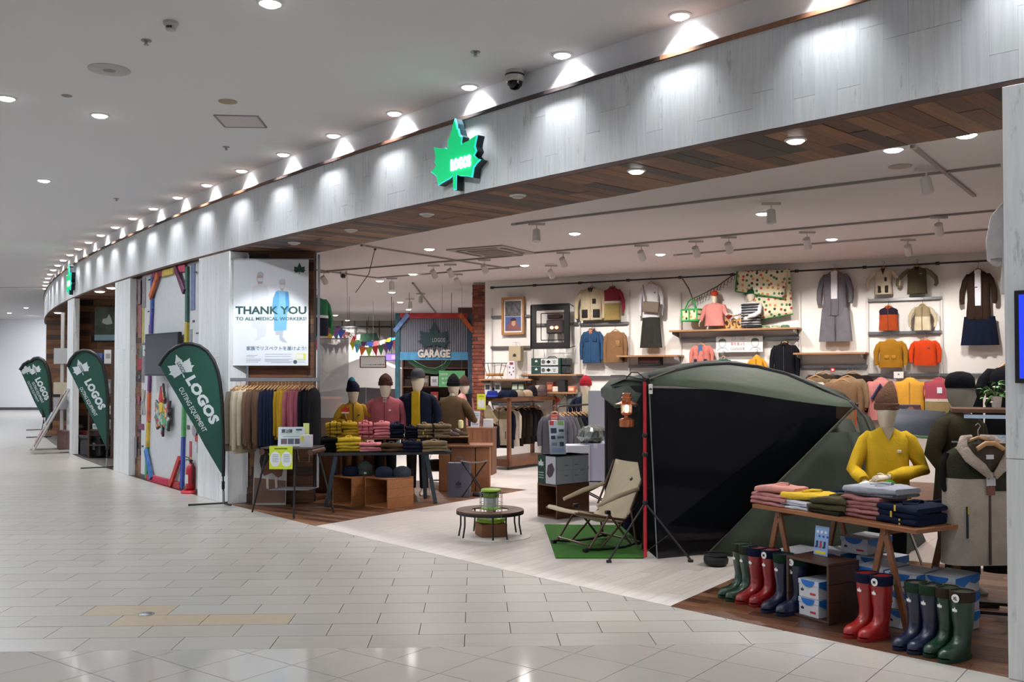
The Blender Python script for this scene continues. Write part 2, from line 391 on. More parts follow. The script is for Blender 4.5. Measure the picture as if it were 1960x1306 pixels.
# --- fascia ---
f = MB(); arc_solid(f, -3.5, S_END, -.12, -.022, ZF0+.02, ZF1); arc_solid(f, -3.5, S_END, -.19, -.13, ZF1-.02, ZC)
fas = f.build('wall_front', M('#e4e4e4', .8)); tag(fas, None, kind='structure')
t = MB(); arc_solid(t, -3.5, S_END, -.02, .0, ZF0-.005, ZF0+.022); tag(t.build('trim_2', M('#4a3226', .6)), None, kind='structure')
cap_cols = ['#4b3a34', '#7a5238', '#8b6145', '#3c302c', '#6b4a36']
s = -3.4; k = 0
while s < S_END:
    L_ = random.uniform(1.2, 2.4); mb = MB(); arc_solid(mb, s, min(s+L_, S_END)-.004, -.13, .022, ZF1-.005, ZF1+.026); s += L_
    mb.build('cap_strip', M(cap_cols[k % 5], .6, nz=.25, ns=20), fas); k += 1
BW = .15
def plank_mesh(w, h, d=.02): return MB().box((0, 0, 0), (w-.0007, d, h)).mesh('plank', WHITEWOOD)
hs = [.662, .4, .26, .5, .16]; pm = {h: plank_mesh(BW, h-.001) for h in hs}
pm['stuff'] = None
s = -3.3; n = 0; zb, zt = ZF0+.024, ZF1-.006
while s < S_END:
    z = C(s, -.011); 
    cuts = random.choice([(.662,), (.4, .262), (.262, .4), (.5, .162), (.162, .5)]) if s < 9 else (.662,)
    zz = zb
    for h in cuts:
        key = min(pm, key=lambda q: abs(q-h) if q != 'stuff' else 9)
        o = link(pm[key], 'plank', fas, (z.x, z.y, zz+h/2), crot(s)); o.location.z += 0; zz += h; n += 1
    s += BW
print('fascia planks', n)
# --- soffit ---
f = MB(); arc_solid(f, -3.5, S_END, -1.0, -.02, ZF0+.012, ZF0+.03); sof = f.build('ceiling_soffit', M('#2b1d16', .7)); tag(sof, None, kind='structure')
SW = .14; sm = {L_: MB().box((0, 0, 0), (L_-.003, SW-.003, .016)).mesh('soffit_plank', BROWN) for L_ in (.955, .6, .355)}
s = -1.5; n = 0
while s < S_END-1:
    parts = [(.955, -.4975)] if s > 11 or random.random() < .25 else random.choice([[(.6, -.32), (.355, -.7975)], [(.355, -.1975), (.6, -.675)]])
    for L_, off in parts:
        p = C(s, off, ZF0+.004+random.uniform(-.002, .002)); link(sm[L_], 'soffit_plank', sof, p, crot(s)+pi/2); n += 1
    s += SW
print('soffit', n)
# --- pillars of whitewashed boards (px ranges on the photo's store front line) ---
def pillar(pa_, pb_, depth, sides=True, z1=ZF0-.01, name='pillar', sabs=None):
    sa, sb = sabs if sabs else (s_of(pb_), s_of(pa_))
    mid = (sa+sb)/2; base = C(mid, 0); b = MB(); Wd = sb-sa
    b.box((0, depth/2+.015, z1/2), (Wd-.05, depth-.02, z1)); o = b.build(name, M('#9a9894', .8), loc=(base.x, base.y, 0), rotz=crot(mid)); tag(o, None, kind='structure')
    k = max(2, round(Wd/.15)); w = Wd/k
    for i in range(k):
        cut = random.uniform(.8, 2.2)
        for z0_, z1_ in ((0, cut), (cut, z1)):
            MB().box((0, 0, 0), (w-.003, .02, z1_-z0_-.003), bev=.0015).build('plank', WHITEWOOD, o, loc=(-Wd/2+w*(i+.5), -.006, (z0_+z1_)/2))
    if sides:
        for sd in (-1, 1): MB().box((0, 0, 0), (.02, depth, z1-.004)).build('side_board', WHITEWOOD, o, loc=(sd*(Wd/2-.01), depth/2+.005, z1/2))
    return o
p1 = pillar(0, 0, 1.0, sabs=(-2.4, s_of(1926)))
p2 = pillar(382, 440, .25)
p3 = pillar(221, 250, .9)
p4 = pillar(130, 141, .10)
# --- shop ceiling and walls ---
sc_ = MB(); arc_solid(sc_, -6, S_END+3, -16, -1.0, ZS, ZS+.1, 1.0); arc_solid(sc_, 6, 26, -36, -16, ZS, ZS+.1, 1.0)
SC = sc_.build('ceiling_shop', M('#e0dadc', .9)); tag(SC, None, kind='structure')
w = MB(); L_ = (WB-WA).length
q = WROT
w.box((L_/2+.6, .06, ZS/2), (L_+1.3, .1, ZS)); wb = w.build('wall_back', WALLW, loc=(WA.x, WA.y, 0), rotz=q); tag(wb, None, kind='structure')
# right inner wall
rw = WB+WU*1.2
w = MB(); w.box((0, 0, ZS/2), (.1, 12, ZS)); tag(w.build('wall_right', WALLW, loc=(rw.x+WN.x*5.5, rw.y+WN.y*5.5, 0), rotz=WROT), None, kind='structure')
# brick column
bc0 = at(905, 700, 19.1); bc1 = at(933, 700, 19.1)
bw_ = bc1.x-bc0.x
brk = MB().box((0, .35, ZS/2), (bw_-.02, .68, ZS)).build('brick_column', M('#a89c94', .9), loc=((bc0.x+bc1.x)/2, 19.1, 0), rotz=0); tag(brk, 'square red brick column reaching the shop ceiling at the end of the white wall', 'column')
BR = wood('brick', ['#8a4a3a', '#7b3f32', '#96543f', '#6d3a30', '#a0604a'], .85, 0, .3, const=True)
bm_ = {k: MB().box((0, 0, 0), (L2, .03, .062), bev=.003).mesh('brick', BR) for k, L2 in (('full', bw_*.66-.01), ('half', bw_*.34-.01))}
bs_ = MB().box((0, 0, 0), (.03, .2, .062), bev=.003).mesh('brick', BR)
for r in range(46):
    z = .04+r*.0745; fx = bw_*.17*(1 if r % 2 else -1)
    link(bm_['full'], 'brick', brk, (fx, .0, z)); link(bm_['half'], 'brick', brk, (-bw_*.33*(1 if r % 2 else -1), .0, z))
    for yy in (.12, .34, .56): link(bs_, 'brick', brk, (-bw_/2+.003, yy-(.05 if r % 2 else 0), z))
# poster wall of brown planks, facing the camera
pw0, pw1 = at(440, 700, 12.48), at(600, 700, 12.48); pwW = pw1.x-pw0.x
pw = MB().box((0, .1, ZS/2), (pwW, .14, ZS)).build('wall_poster', M('#2b1d16', .8), loc=((pw0.x+pw1.x)/2, 12.48, 0)); tag(pw, None, kind='structure')
def planks_on(parent, x0, x1, z0, z1, y, hgt, ln, m=BROWN, name='plank', seed=3):
    rnd = random.Random(seed); z = z0
    while z < z1-.02:
        h = min(hgt, z1-z); x = x0-rnd.random()*ln
        while x < x1:
            L2 = rnd.uniform(.6, 1)*ln; a, b = max(x, x0), min(x+L2, x1); x += L2
            if b-a < .03: continue
            MB().box((0, 0, 0), (b-a-.003, .02, h-.003)).build(name, m, parent, loc=((a+b)/2, y+rnd.uniform(-.003, .003), z+h/2))
        z += h
planks_on(pw, -pwW/2, pwW/2, 0, ZS, .02, .115, .9)
# right end board of that wall
# inner brown walls seen through the far openings
def inner_wall(pxa, pxb, Y, name, seed):
    a, b = at(pxa, 700, Y), at(pxb, 700, Y); w_ = b.x-a.x
    o = MB().box((0, .06, ZS/2), (w_, .1, ZS)).build(name, M('#2b1d16', .8), loc=((a.x+b.x)/2, Y, 0)); tag(o, None, kind='structure')
    planks_on(o, -w_/2, w_/2, 0, ZS, 0, .13, 1.2, seed=seed); return o
inner_wall(141, 240, 20.6, 'wall_inner_brown', 5); inner_wall(88, 141, 26.4, 'wall_inner_far', 8)
# brown return strip left of the mural
sm_ = s_of(256)
o = MB().box((0, .5, ZF0/2), (.36, .9, ZF0-.02)).build('wall_return', M('#2b1d16', .8), loc=tuple(C(sm_, -.06)), rotz=crot(sm_)); tag(o, None, kind='structure')
planks_on(o, -.18, .18, 0, ZF0-.02, .03, .09, .5, seed=12)
# far interior wall and left cover
fwl = MB(); fwl.box((-4.2, 33, ZS/2), (12, .1, ZS)); tag(fwl.build('wall_shop_far', M('#cfcac6', .85)), None, kind='structure')
fwl = MB(); fwl.box((-.82, 26.5, ZS-.3), (1.3, .4, .6)); tag(fwl.build('trim_3', M('#4a3029', .7)), None, kind='structure')
fwl = MB(); fwl.box((0, 0, ZS/2), (.1, 12, ZS)); tag(fwl.build('wall_shop_side', M('#b9aaa2', .85), loc=(.1, 25.2, 0), rotz=0), None, kind='structure')
# ---------- LIGHTS of the place ----------
def downlight(p, z, r, label, group, on=True, cat='ceiling light', m=None):
    o = E('downlight', (p.x, p.y, z), 0, label, cat, group)
    MB().lathe([(r*1.25, .003), (r*1.25, -.006), (r*1.0, -.012), (r*.98, .003)], 20).build('rim', WHITEP, o, 40)
    MB().lathe([(r*.97, -.002), (r*.92, -.014), (r*.7, -.024), (r*.35, -.029), (.001, -.03)], 20).build('lens', (m or LAMPON) if on else M('#b9b6b4', .3), o, 40)
    return o
# wall washers along the fascia
ORD = ['first', 'second', 'third', 'fourth', 'fifth', 'sixth', 'seventh', 'eighth', 'ninth', 'tenth', 'eleventh', 'twelfth', 'thirteenth', 'fourteenth', 'fifteenth', 'sixteenth', 'seventeenth', 'eighteenth', 'nineteenth', 'twentieth', 'twenty-first']
def wash_label(k):
    if k == -1: return 'bright wall washer downlight cut by the top edge, rightmost of the row over the fascia'
    if k < 3: return ['bright wall washer downlight rightmost of the row wholly in view', 'bright wall washer downlight just right of the black dome camera', 'bright wall washer downlight just left of the dome camera, above right of the leaf sign'][k]
    if k < 24: return 'bright wall washer downlight, %s in the row to the left of the green leaf sign' % ORD[k-3]
    return 'tiny far wall washer downlight merging into the distant end of the row over the fascia'
sw = s_of(1305, -.02); sp = 1.165
k = -2
while True:
    s = sw+k*sp
    if s > 29.5: break
    p = C(s, -.012, ZC)
    if k >= -1: downlight(p, ZC, .068, wash_label(k), 'wall washers along the store front', m=LAMPC)
    p = C(s, .03, ZC); spot('washer', (p.x, p.y, ZC-.05), 210, 96, (.90, .95, 1), aim=C(s, -.13, ZF1+.0), blend=.7, rad=.05)
    p = C(s, .07, ZC); spot('washer_spill', (p.x, p.y, ZC-.05), 30, 90, (.90, .95, 1), aim=C(s, -.02, ZF1-.35), blend=.9, rad=.03)
    k += 1
# mall ceiling lights
ml_ = [((517, 5), 'large lit downlight at the top edge of the mall ceiling'), ((191, 220), 'lit downlight in the mall ceiling left of the square access panel'),
       ((12, 187), 'lit downlight at the left edge of the photo in the mall ceiling'), ((84, 345), 'lit downlight in the mall ceiling below the pair at the left edge')]
for (px, py), lb in ml_:
    p = hz(px, py, ZC); downlight(p, ZC, .075, lb, 'mall ceiling downlights', m=LAMPC)
for px, py, lb in ((50, 589, 'small far lit downlight, topmost of the five near the far wall'), (18, 599, 'small far lit downlight at the left edge near the far wall'), (127, 447+0, None)):
    p = hz(px, py, ZC) if lb else hz(127, 599, ZC); downlight(p, ZC, .08, lb or 'small far lit downlight right of the other two near the far wall', 'far mall downlights', m=LAMPC); spot('far_lamp', (p.x, p.y+1.5, ZC-.05), 260, 165, (.92, .95, 1), aim=(p.x, p.y+3, 0), blend=.5)
n = 0
for off in (2.1, 5.9, 9.7, 13.5, 17.3, 21.1):
    for i in range(-6, 16):
        p = C(s_of(191, 2.1)+3.85*i, off, ZC)
        if p.x < -34 or p.y > 43.5 or p.y < -14 or p.x > 12: continue
        if abs(p.x) < .56*p.y and p.y > 14 and off > 2.2:
            n += 1; downlight(p, ZC, .075, 'small far lit mall downlight, %s of the far field near the end wall' % ORD[n % 12], 'far field downlights', m=LAMPC)
        spot('mall_lamp', (p.x, p.y, ZC-.05), 190 if p.y > 5 else 70, 162, (.90, .95, 1), aim=(p.x, p.y, 0), blend=.5, rad=.09)
print('far field', n)
# shop ceiling lights seen in the photo
sl = [(1710, 285), (1850, 257), (1460, 408), (1100, 446), (1592, 457), (822, 476), (1264, 486), (1004, 507), (790, 524), (727, 537), (750, 559), (766, 578), (782, 592), (616, 590), (642, 603), (665, 613)]
nm = ['lit shop downlight nearest the brown soffit at right, round bulb', 'lit shop downlight just left of the right whitewashed pillar', 'lit downlight beside a track spot above the middle of the shop', 'lit downlight above the brick column side of the tent', 'lit downlight over the right half of the white wall', 'lit downlight left of the square ceiling air vent', 'lit downlight over the middle of the white wall near a track spot', 'lit downlight right below the square ceiling air vent', 'lit downlight above the garage sign, nearest of the left line', 'lit downlight second in the line above the garage sign', 'lit downlight third in the line above the garage sign', 'lit downlight fourth in the line left of the garage sign', 'lit downlight farthest in the line left of the garage sign', 'lit downlight over the bunting, left of three', 'lit downlight over the bunting, middle of three', 'lit downlight over the bunting, right of three']
for (px, py), lb in zip(sl, nm):
    p = hz(px, py, ZS); downlight(p, ZS, .075, lb, 'shop ceiling downlights')
    spot('shop_lamp', (p.x, p.y, ZS-.05), 120 if p.y < 9.5 else 260 if p.y < 19 else 420, 150, (1, .94, .92), aim=(p.x, p.y, 0), blend=.7, rad=.07)
for (px, py), lb in (((1523, 266), 'soffit downlight in a white ring, right of two lit ones under the fascia'), ((1218, 325), 'soffit downlight in a white ring, left of two lit ones under the fascia')):
    p = hz(px, py, ZF0); downlight(p, ZF0-.005, .06, lb, 'soffit downlights'); spot('soffit_lamp', (p.x, p.y, ZF0-.06), 38, 100, (1, .92, .86), aim=(p.x, p.y, 0), rad=.06)
for (px, py), lb in (((991, 373), 'unlit round soffit downlight right of the green leaf sign'), ((817, 409), 'unlit round soffit downlight below the green leaf sign'), ((672, 439), 'unlit round soffit downlight left of the green leaf sign'), ((563, 464), 'unlit round soffit downlight above the poster')):
    p = hz(px, py, ZF0); downlight(p, ZF0-.005, .06, lb, 'soffit downlights', on=False)
for (px, py), lb in (((191, 557), 'lit soffit lamp over the far opening, left of two'), ((214, 550), 'lit soffit lamp over the far opening, right of two'), ((111, 598), 'lit soffit lamp over the farthest opening')):
    p = hz(px, py, ZF0); downlight(p, ZF0-.005, .09, lb, 'far soffit lamps'); spot('soffit_lamp', (p.x, p.y, ZF0-.06), 45, 120, (1, .88, .75), aim=(p.x, p.y, 0), rad=.06)
# wall spots towards the white back wall (fitted on the tracks)
for px in (1000, 1130, 1250, 1370, 1470, 1590, 1720, 1860):
    a = wl(px, 600); p = a+Vector((WN.x, WN.y, 0))*1.3
    spot('track_beam', (p.x, p.y, ZS-.2), 100, 88, (1, .94, .89), aim=(a.x, a.y, 1.75), blend=.8, rad=.05)
# ================= BUILDERS =================
def fab(c, nz=.14, b=.25, bs=90): return M(c, .88, nz=nz, ns=9, bump=b, bs=bs, spec=.12)
HANGW = M('#b58a5c', .5)
def hanger(parent, w, z=0, y=0):
    mb = MB().tube([(-w/2, y, z-.065), (-w*.2, y, z-.01), (0, y, z+.012), (w*.2, y, z-.01), (w/2, y, z-.065)], .011, 6, 1.0)
    mb.build('hanger', HANGW, parent, 50)
    MB().tube([(0, y, z+.01), (0, y, z+.06), (.018, y, z+.085), (0, y, z+.105), (-.018, y, z+.09)], .0035, 5).build('hook', STEEL, parent, 50)
def garment(name, label, cat, p, rz, w, h, col, sleeve=1, scol=None, sl=.78, spread=.06, low=None, collar=None, vneck=None, zipc=None, pockets=(), inner=None, dep=.075, group=None, hang=True, seed=0, hood=None, logo=None, b=.25, asym=0):
    o = E(name, tuple(p), rz, label, cat, group); m = fab(col, b=b)
    rows = [(0, 0, 0, .15*w, dep*.5), (-.035*h, 0, 0, .27*w, dep*.75), (-.09*h, 0, 0, .42*w, dep*.9), (-.16*h, 0, 0, .475*w, dep), (-.34*h, 0, 0, .46*w, dep*1.1), (-.6*h, 0, 0, .47*w, dep*1.1), (-.85*h, 0, 0, .49*w, dep*1.08), (-h, 0, 0, .5*w, dep), (-h*.985, 0, 0, .44*w, dep*.6)]
    if low:
        k = low[0]; i = next(i for i, r in enumerate(rows) if r[0] < -k*h); zz = -k*h
        r0, r1 = rows[i-1], rows[i]; t = (zz-r0[0])/(r1[0]-r0[0]); mid = tuple(a+(c-a)*t for a, c in zip(r0, r1))
        MB().ell(rows[:i]+[mid], 24, .75, .035, seed).build('torso', m, o, 60)
        MB().ell([mid]+rows[i:], 24, .75, .035, seed).build('lower_body', fab(low[1]), o, 60)
        if len(low) > 2: MB().ell([(zz+.035*h, 0, 0, mid[3]*1.01, mid[4]*1.05), (zz-.035*h, 0, 0, mid[3]*1.01, mid[4]*1.05)], 24, .75).build('stripe', fab(low[2]), o, 60)
    else: MB().ell(rows, 24, .75, .035, seed).jig(.010, seed, 7).build('torso', m, o, 60)
    if sleeve:
        for sd in (-1, 1):
            sp = spread*(1 if sd < 0 else 1+asym); r = w*.115
            pts = [(sd*.27*w, 0, -.085*h), (sd*.40*w, 0, -.10*h), (sd*(.47*w+sp*.3), 0, -.2*h), (sd*(.5*w+sp), 0, -.42*h), (sd*(.5*w+sp*1.1), -.01, -.62*h), (sd*(.5*w+sp*.9), -.015, -sl*h)]
            MB().tube(pts, [r*.5, r*.9, r*1.1, r, r*.85, r*.72], 10, .62).jig(.008*min(1, w*2), seed+sd+3, 14).build('sleeve', fab(scol or col), o, 60)
    d = dep*1.12
    if vneck:
        MB().prism([(-.12*w, 0.005), (.12*w, 0.005), (.075*w, -.09*h), (0, -.17*h*vneck[0]), (-.075*w, -.09*h)], -d*.93, -d*.55).build('neck_lining', fab(vneck[1]), o)
    if inner:
        k = inner[1] if len(inner) > 1 else .9
        MB().prism([(-.13*w, 0), (.13*w, 0), (.15*w, -.3*h), (.14*w, -k*h), (-.14*w, -k*h), (-.15*w, -.3*h)], -d*1.0, -d*.5).build('inner_shirt', inner[0], o)
        for sd in (-1, 1): MB().tube([(sd*.13*w, -d*.8, 0), (sd*.16*w, -d*1.02, -.3*h), (sd*.15*w, -d*1.02, -h*.98)], .012, 6).build('front_edge', m, o, 50)
    if collar:
        mb = MB().tube([(-.13*w, -d*.3, .0), (-.145*w, 0, .025*h), (0, d*.5, .04*h), (.145*w, 0, .025*h), (.13*w, -d*.3, .0), (.04*w, -d*.9, -.05*h)], w*.045, 6, .8).tube([(-.13*w, -d*.3, 0), (-.04*w, -d*.9, -.05*h)], w*.045, 6, .8)
        mb.build('collar', fab(collar), o, 60)
    if hood:
        MB().lathe([(.01, .055*h), (.12*w, .045*h), (.2*w, 0), (.19*w, -.05*h), (.1*w, -.09*h)], 14, (0, dep*.1, 0), 1, .55).jig(.01, seed).build('hood', fab(hood), o, 60)
    if zipc: MB().box((0, -d*.985, -.53*h), (.012 if w > .3 else .01, .012, .92*h)).build('zip', M(zipc, .5), o)
    for q in pockets:
        x, z, pw_, ph_, pc = q[:5]
        MB().box((x*w, -d*.96, -z*h), (pw_*w, .014, ph_*h), bev=.006).build('pocket', fab(pc), o, 50)
    if logo: MB().box((logo[0]*w, -d*.97, -logo[1]*h), (.035, .008, .022), bev=.002).build('emblem_patch', M(logo[2], .6), o)
    if hang: hanger(o, w*.62, .02, 0)
    return o
def side_garment(p, rz, col, hgt, wid, label, group, seed, name='hanging_shirt', cat='shirt', th=.05):
    """garment on a rail seen from its side: thin, deep, one sleeve showing"""
    o = E(name, tuple(p), rz, label, cat, group); m = fab(col)
    rows = [(-.03, 0, 0, th*.25, wid*.12), (-.06, 0, 0, th*.5, wid*.3), (-.10, 0, 0, th*.75, wid*.44), (-.2, 0, 0, th*.95, wid*.48), (-.5*hgt, 0, 0, th, wid*.47), (-hgt*.9, 0, 0, th*.85, wid*.49), (-hgt, 0, 0, th*.7, wid*.47)]
    MB().ell(rows, 14, .9, .10, seed).build('torso', m, o, 60)
    MB().tube([(0, -wid*.36, -.09), (th*.35, -wid*.5, -.22), (th*.5, -wid*.53, -.45), (th*.3, -wid*.5, -hgt*(.88+.1*((seed*7) % 3)/3))], [.05, .055, .045, .034], 8, .7, up=(1, 0, 0)).jig(.008, seed, 12).build('sleeve', m, o, 60)
    MB().tube([(0, -wid*.3, -.05), (0, 0, .0), (0, wid*.3, -.05)], .01, 5, up=(1, 0, 0)).tube([(0, 0, 0), (0, 0, .05), (0, .015, .065), (0, 0, .08)], .003, 4, up=(1, 0, 0)).build('hanger', HANGW, o, 50)
    return o
def folded(p, rz, w, d, h, col, label, group=None, layers=2, seed=0, tagc=None, name='folded_shirt', cat='shirt', band=None):
    o = E(name, tuple(p), rz, label, cat, group); lh = h/layers; prof = []
    up_, dn = [], []
    for i in range(layers):                       # front edge: rounded folds
        zc = h-lh*(i+.5); r = lh*.5
        for k in range(5):
            a = pi/2-pi*k/4; prof.append((-d/2+r-cos(a)*r-(.006*((seed+i*3) % 3)), zc+sin(a)*r*.96))
    prof += [(d/2-.02, 0), (d/2, h*.3), (d/2-.01, h*.9)]
    n = 9; rs = []; rnd = random.Random(seed*5+1)
    for k in range(n):
        u = k/(n-1)*2-1; e = (1-abs(u)**6)**.5 if abs(u) < 1 else .0; e = max(e, .55); sag = rnd.uniform(-.004, .004)
        rs.append([(u*w/2, y*(.93+.07*e)+rnd.uniform(-.003, .003), z*(.72+.28*e)+(sag if z > h*.5 else 0)) for y, z in prof])
    MB().rings(rs).jig(min(.014, h*.22), seed, 10).jig(min(.02, h*.3), seed+9, 4).build('body', fab(col, .18), o, 50)
    MB().tube([(-w*.17, -d*.1, h*.93), (-w*.1, d*.2, h+.006), (w*.1, d*.2, h+.008), (w*.17, -d*.1, h*.93), (0, -d*.28, h*.95)], [.012]*5, 6).build('collar', fab(col, .1), o, 60)
    if tagc: MB().box((seed % 3*.03-.03, -d/2-.004, h*.5), (.012, .006, h*.9)).build('tag_strip', M(tagc, .6), o)
    if band:
        for bx in (-.24, .22): MB().box((bx*w, -d/2+.0, h*.5), (.012, .016, h*.96)).build('fabric_band', M(band, .8), o)
    return o
def hand(mb, wr, d, nrm, side, k=1.0):
    """palm and five bent fingers; d = pointing direction, nrm = back of the hand"""
    wr = Vector(wr); d = Vector(d).normalized(); nrm = Vector(nrm); nrm = (nrm-d*nrm.dot(d)).normalized(); s = d.cross(nrm)*side
    k *= .9
    mb.tube([wr-d*.02, wr+d*.02*k, wr+d*.055*k, wr+d*.088*k], [.024*k, .032*k, .040*k, .036*k], 8, .42, up=nrm)
    for i, ln in enumerate((.062, .07, .066, .05)):
        b = wr+d*.08*k+s*((1.5-i)*.0185*k); c1 = b+d*ln*.5*k-nrm*.004*k; c2 = c1+(d*.8-nrm*.6).normalized()*ln*.3*k; c3 = c2+(d*.4-nrm*.9).normalized()*ln*.28*k
        mb.tube([b, c1, c2, c3], [.0098*k, .009*k, .0085*k, .006*k], 6, 1, up=nrm)
    b = wr+d*.022*k+s*.03*k; c1 = b+(d*.6+s*.8).normalized()*.034*k; c2 = c1+(d+s*.2-nrm*.3).normalized()*.032*k
    mb.tube([b, c1, c2], [.012*k, .0105*k, .007*k], 6, 1, up=nrm)
SKIN = M('#d5c8b2', .45)
def head_mb(mb, c, k=1.0, tilt=0, turn=0):
    rows = [(-.135, .012, 0, .006, .006), (-.128, .012, 0, .028, .026), (-.112, .012, 0, .043, .043), (-.08, .006, 0, .056, .062), (-.04, 0, 0, .066, .078), (0, 0, 0, .074, .092), (.045, 0, 0, .075, .094), (.08, 0, 0, .066, .083), (.107, 0, 0, .046, .058), (.122, 0, 0, .02, .025), (.124, 0, 0, .004, .005)]
    t = MB(); t.rings([[(cos(2*pi*i/18)*rx*1.0, -cx*2.0+sin(2*pi*i/18)*ry-(.012 if (sin(2*pi*i/18) < -.9 and -.05 < z < .02) else 0), z) for i in range(18)] for z, cx, cy, rx, ry in rows])
    t.xf(Matrix.Translation(c) @ Matrix.Rotation(turn, 4, 'Z') @ Matrix.Rotation(tilt, 4, 'X') @ Matrix.Scale(k, 4)); mb.add(t.v, t.f)
def mannequin(label, p, rz, ht, top, arms, pants='#1d1d22', topname='jacket', long=0, hat=None, sw=.40, turn=0, group=None, collar=True, zipc=None, inner=None, legs=True, scale_=1.0, stripes=None, vneck=None, logo=None, name='mannequin', skin=None):
    """arms: ((elbow),(wrist),(hand dir),(back of hand)) for left (-x) and right (+x); faces -y"""
    o = E(name, tuple(p), rz, label, 'mannequin', group); sk = skin or SKIN
    k = ht/1.70; hz_ = ht-.125*k; sh = ht-.30*k; hip = .50*ht; w = sw/2
    mb = MB(); head_mb(mb, Vector((0, -.005, hz_-.0)), k*1.14, 0, turn)
    mb.ell([(hz_-.08*k, 0, .015, .045*k, .05*k), (hz_-.13*k, 0, .02, .046*k, .05*k), (sh+.03*k, 0, .02, .055*k, .055*k), (sh-.03*k, 0, .02, .13*k, .07*k), (sh-.3*k, 0, 0, .12*k, .08*k), (hip, 0, 0, .13*k, .09*k)], 16)
    for sd, a in zip((-1, 1), arms):
        if a is None: continue
        S0 = Vector((sd*w*.9, .01, sh-.04*k)); el, wr, hd, nr = a
        mb.tube([S0, el, wr], [.045*k, .036*k, .024*k], 8); hand(mb, wr, hd, nr, sd, k)
    if legs:
        for sd in (-1, 1):
            mb.tube([(sd*.08*k, 0, hip), (sd*.085*k, 0, hip*.55), (sd*.085*k, .015, .07)], [.07*k, .05*k, .033*k], 10)
            mb.ell([(.09, sd*.085*k, .015, .035, .04), (.05, sd*.085*k, -.02, .04, .075), (.02, sd*.085*k, -.045, .042, .12), (.004, sd*.085*k, -.045, .038, .115)], 12)
    mb.build('body', sk, o, 60)
    tp = fab(top); z0 = hip-.02-long
    rows = [(sh+.055*k, 0, .02, .06*k, .055*k), (sh+.03*k, 0, .015, w*.5, .075*k), (sh, 0, .01, w*.82, .09*k), (sh-.05*k, 0, .005, w*1.0, .105*k), (sh-.18*k, 0, 0, w*.98, .125*k), (sh-.34*k, 0, 0, w*.93, .13*k), (hip+.02, 0, 0, w*1.0, .14*k)]
    if long: rows.append((hip-long*.5, 0, 0, w*1.06, .15*k))
    rows += [(z0, 0, 0, w*1.05+long*.05, .145*k), (z0+.01, 0, 0, w*.9, .11*k)]
    mb = MB().ell(rows, 24, .8, .03, int(p[0]*10) % 7)
    for sd, a in zip((-1, 1), arms):
        if a is None: continue
        S0 = Vector((sd*w*.95, .01, sh-.07*k)); el, wr, hd, nr = [Vector(q) for q in a]
        m1 = (S0+el)/2; wr2 = wr-(wr-el).normalized()*.02
        t = MB().tube([Vector((sd*w*.45, .01, sh-.03*k)), Vector((sd*w*.74, .01, sh-.035*k)), S0, m1, el, (el+wr2)/2, wr2-(wr2-el)*.06, wr2], [.035*k, .058*k, .068*k, .070*k, .064*k, .058*k, .050*k, .040*k], 14).jig(.016, int(sd+3), 9); mb.add(t.v, t.f)
    mb.build(topname, tp, o, 60)
    d = .128*k
    if zipc: MB().tube([(0, -.085*k, sh+.02*k), (0, -.118*k, sh-.1*k), (0, -.14*k, sh-.3*k), (0, -.15*k, z0+.02)], .006, 5).build('zip', M(zipc, .5), o, 50)
    if collar: MB().ell([(sh+.035*k, 0, .02, .072*k, .07*k), (sh+.085*k, 0, .015, .062*k, .062*k), (sh+.085*k, 0, .015, .054*k, .054*k), (sh+.03*k, 0, .02, .06*k, .06*k)], 16).build('collar', tp, o, 60)
    if vneck: MB().prism([(-.055*k, sh+.055*k), (.055*k, sh+.055*k), (0, sh-.06*k)], -.098*k, -.04).build('neckline', vneck, o)
    if inner: MB().prism([(-.05*k, sh+.05*k), (.05*k, sh+.05*k), (.07*k, sh-.3*k), (.08*k, z0+.0), (-.06*k, z0+.0), (-.05*k, sh-.3*k)], -.151*k, -.06).build('inner_shirt', fab(inner), o)
    if stripes:
        for i in range(4): MB().prism([(-.028*k, sh+.05*k-i*.022), (.028*k, sh+.05*k-i*.022), (.026*k, sh+.042*k-i*.022), (-.026*k, sh+.042*k-i*.022)], -.11*k, -.05).build('stripe', M(stripes, .8), o)
    if logo: MB().box((.07, -.132*k, sh-.15*k), (.03, .01, .02), bev=.002).build('emblem_patch', M(logo, .6), o)
    if legs and pants:
        mb = MB()
        for sd in (-1, 1): mb.tube([(sd*.075*k, 0, hip+.02), (sd*.09*k, 0, hip*.6), (sd*.09*k, .01, .09)], [.088*k, .075*k, .062*k], 12)
        mb.build('trousers', fab(pants), o, 60)
    if hat: hat(o, Vector((0, 0, hz_+.035*k)), k*1.1, turn)
    return o
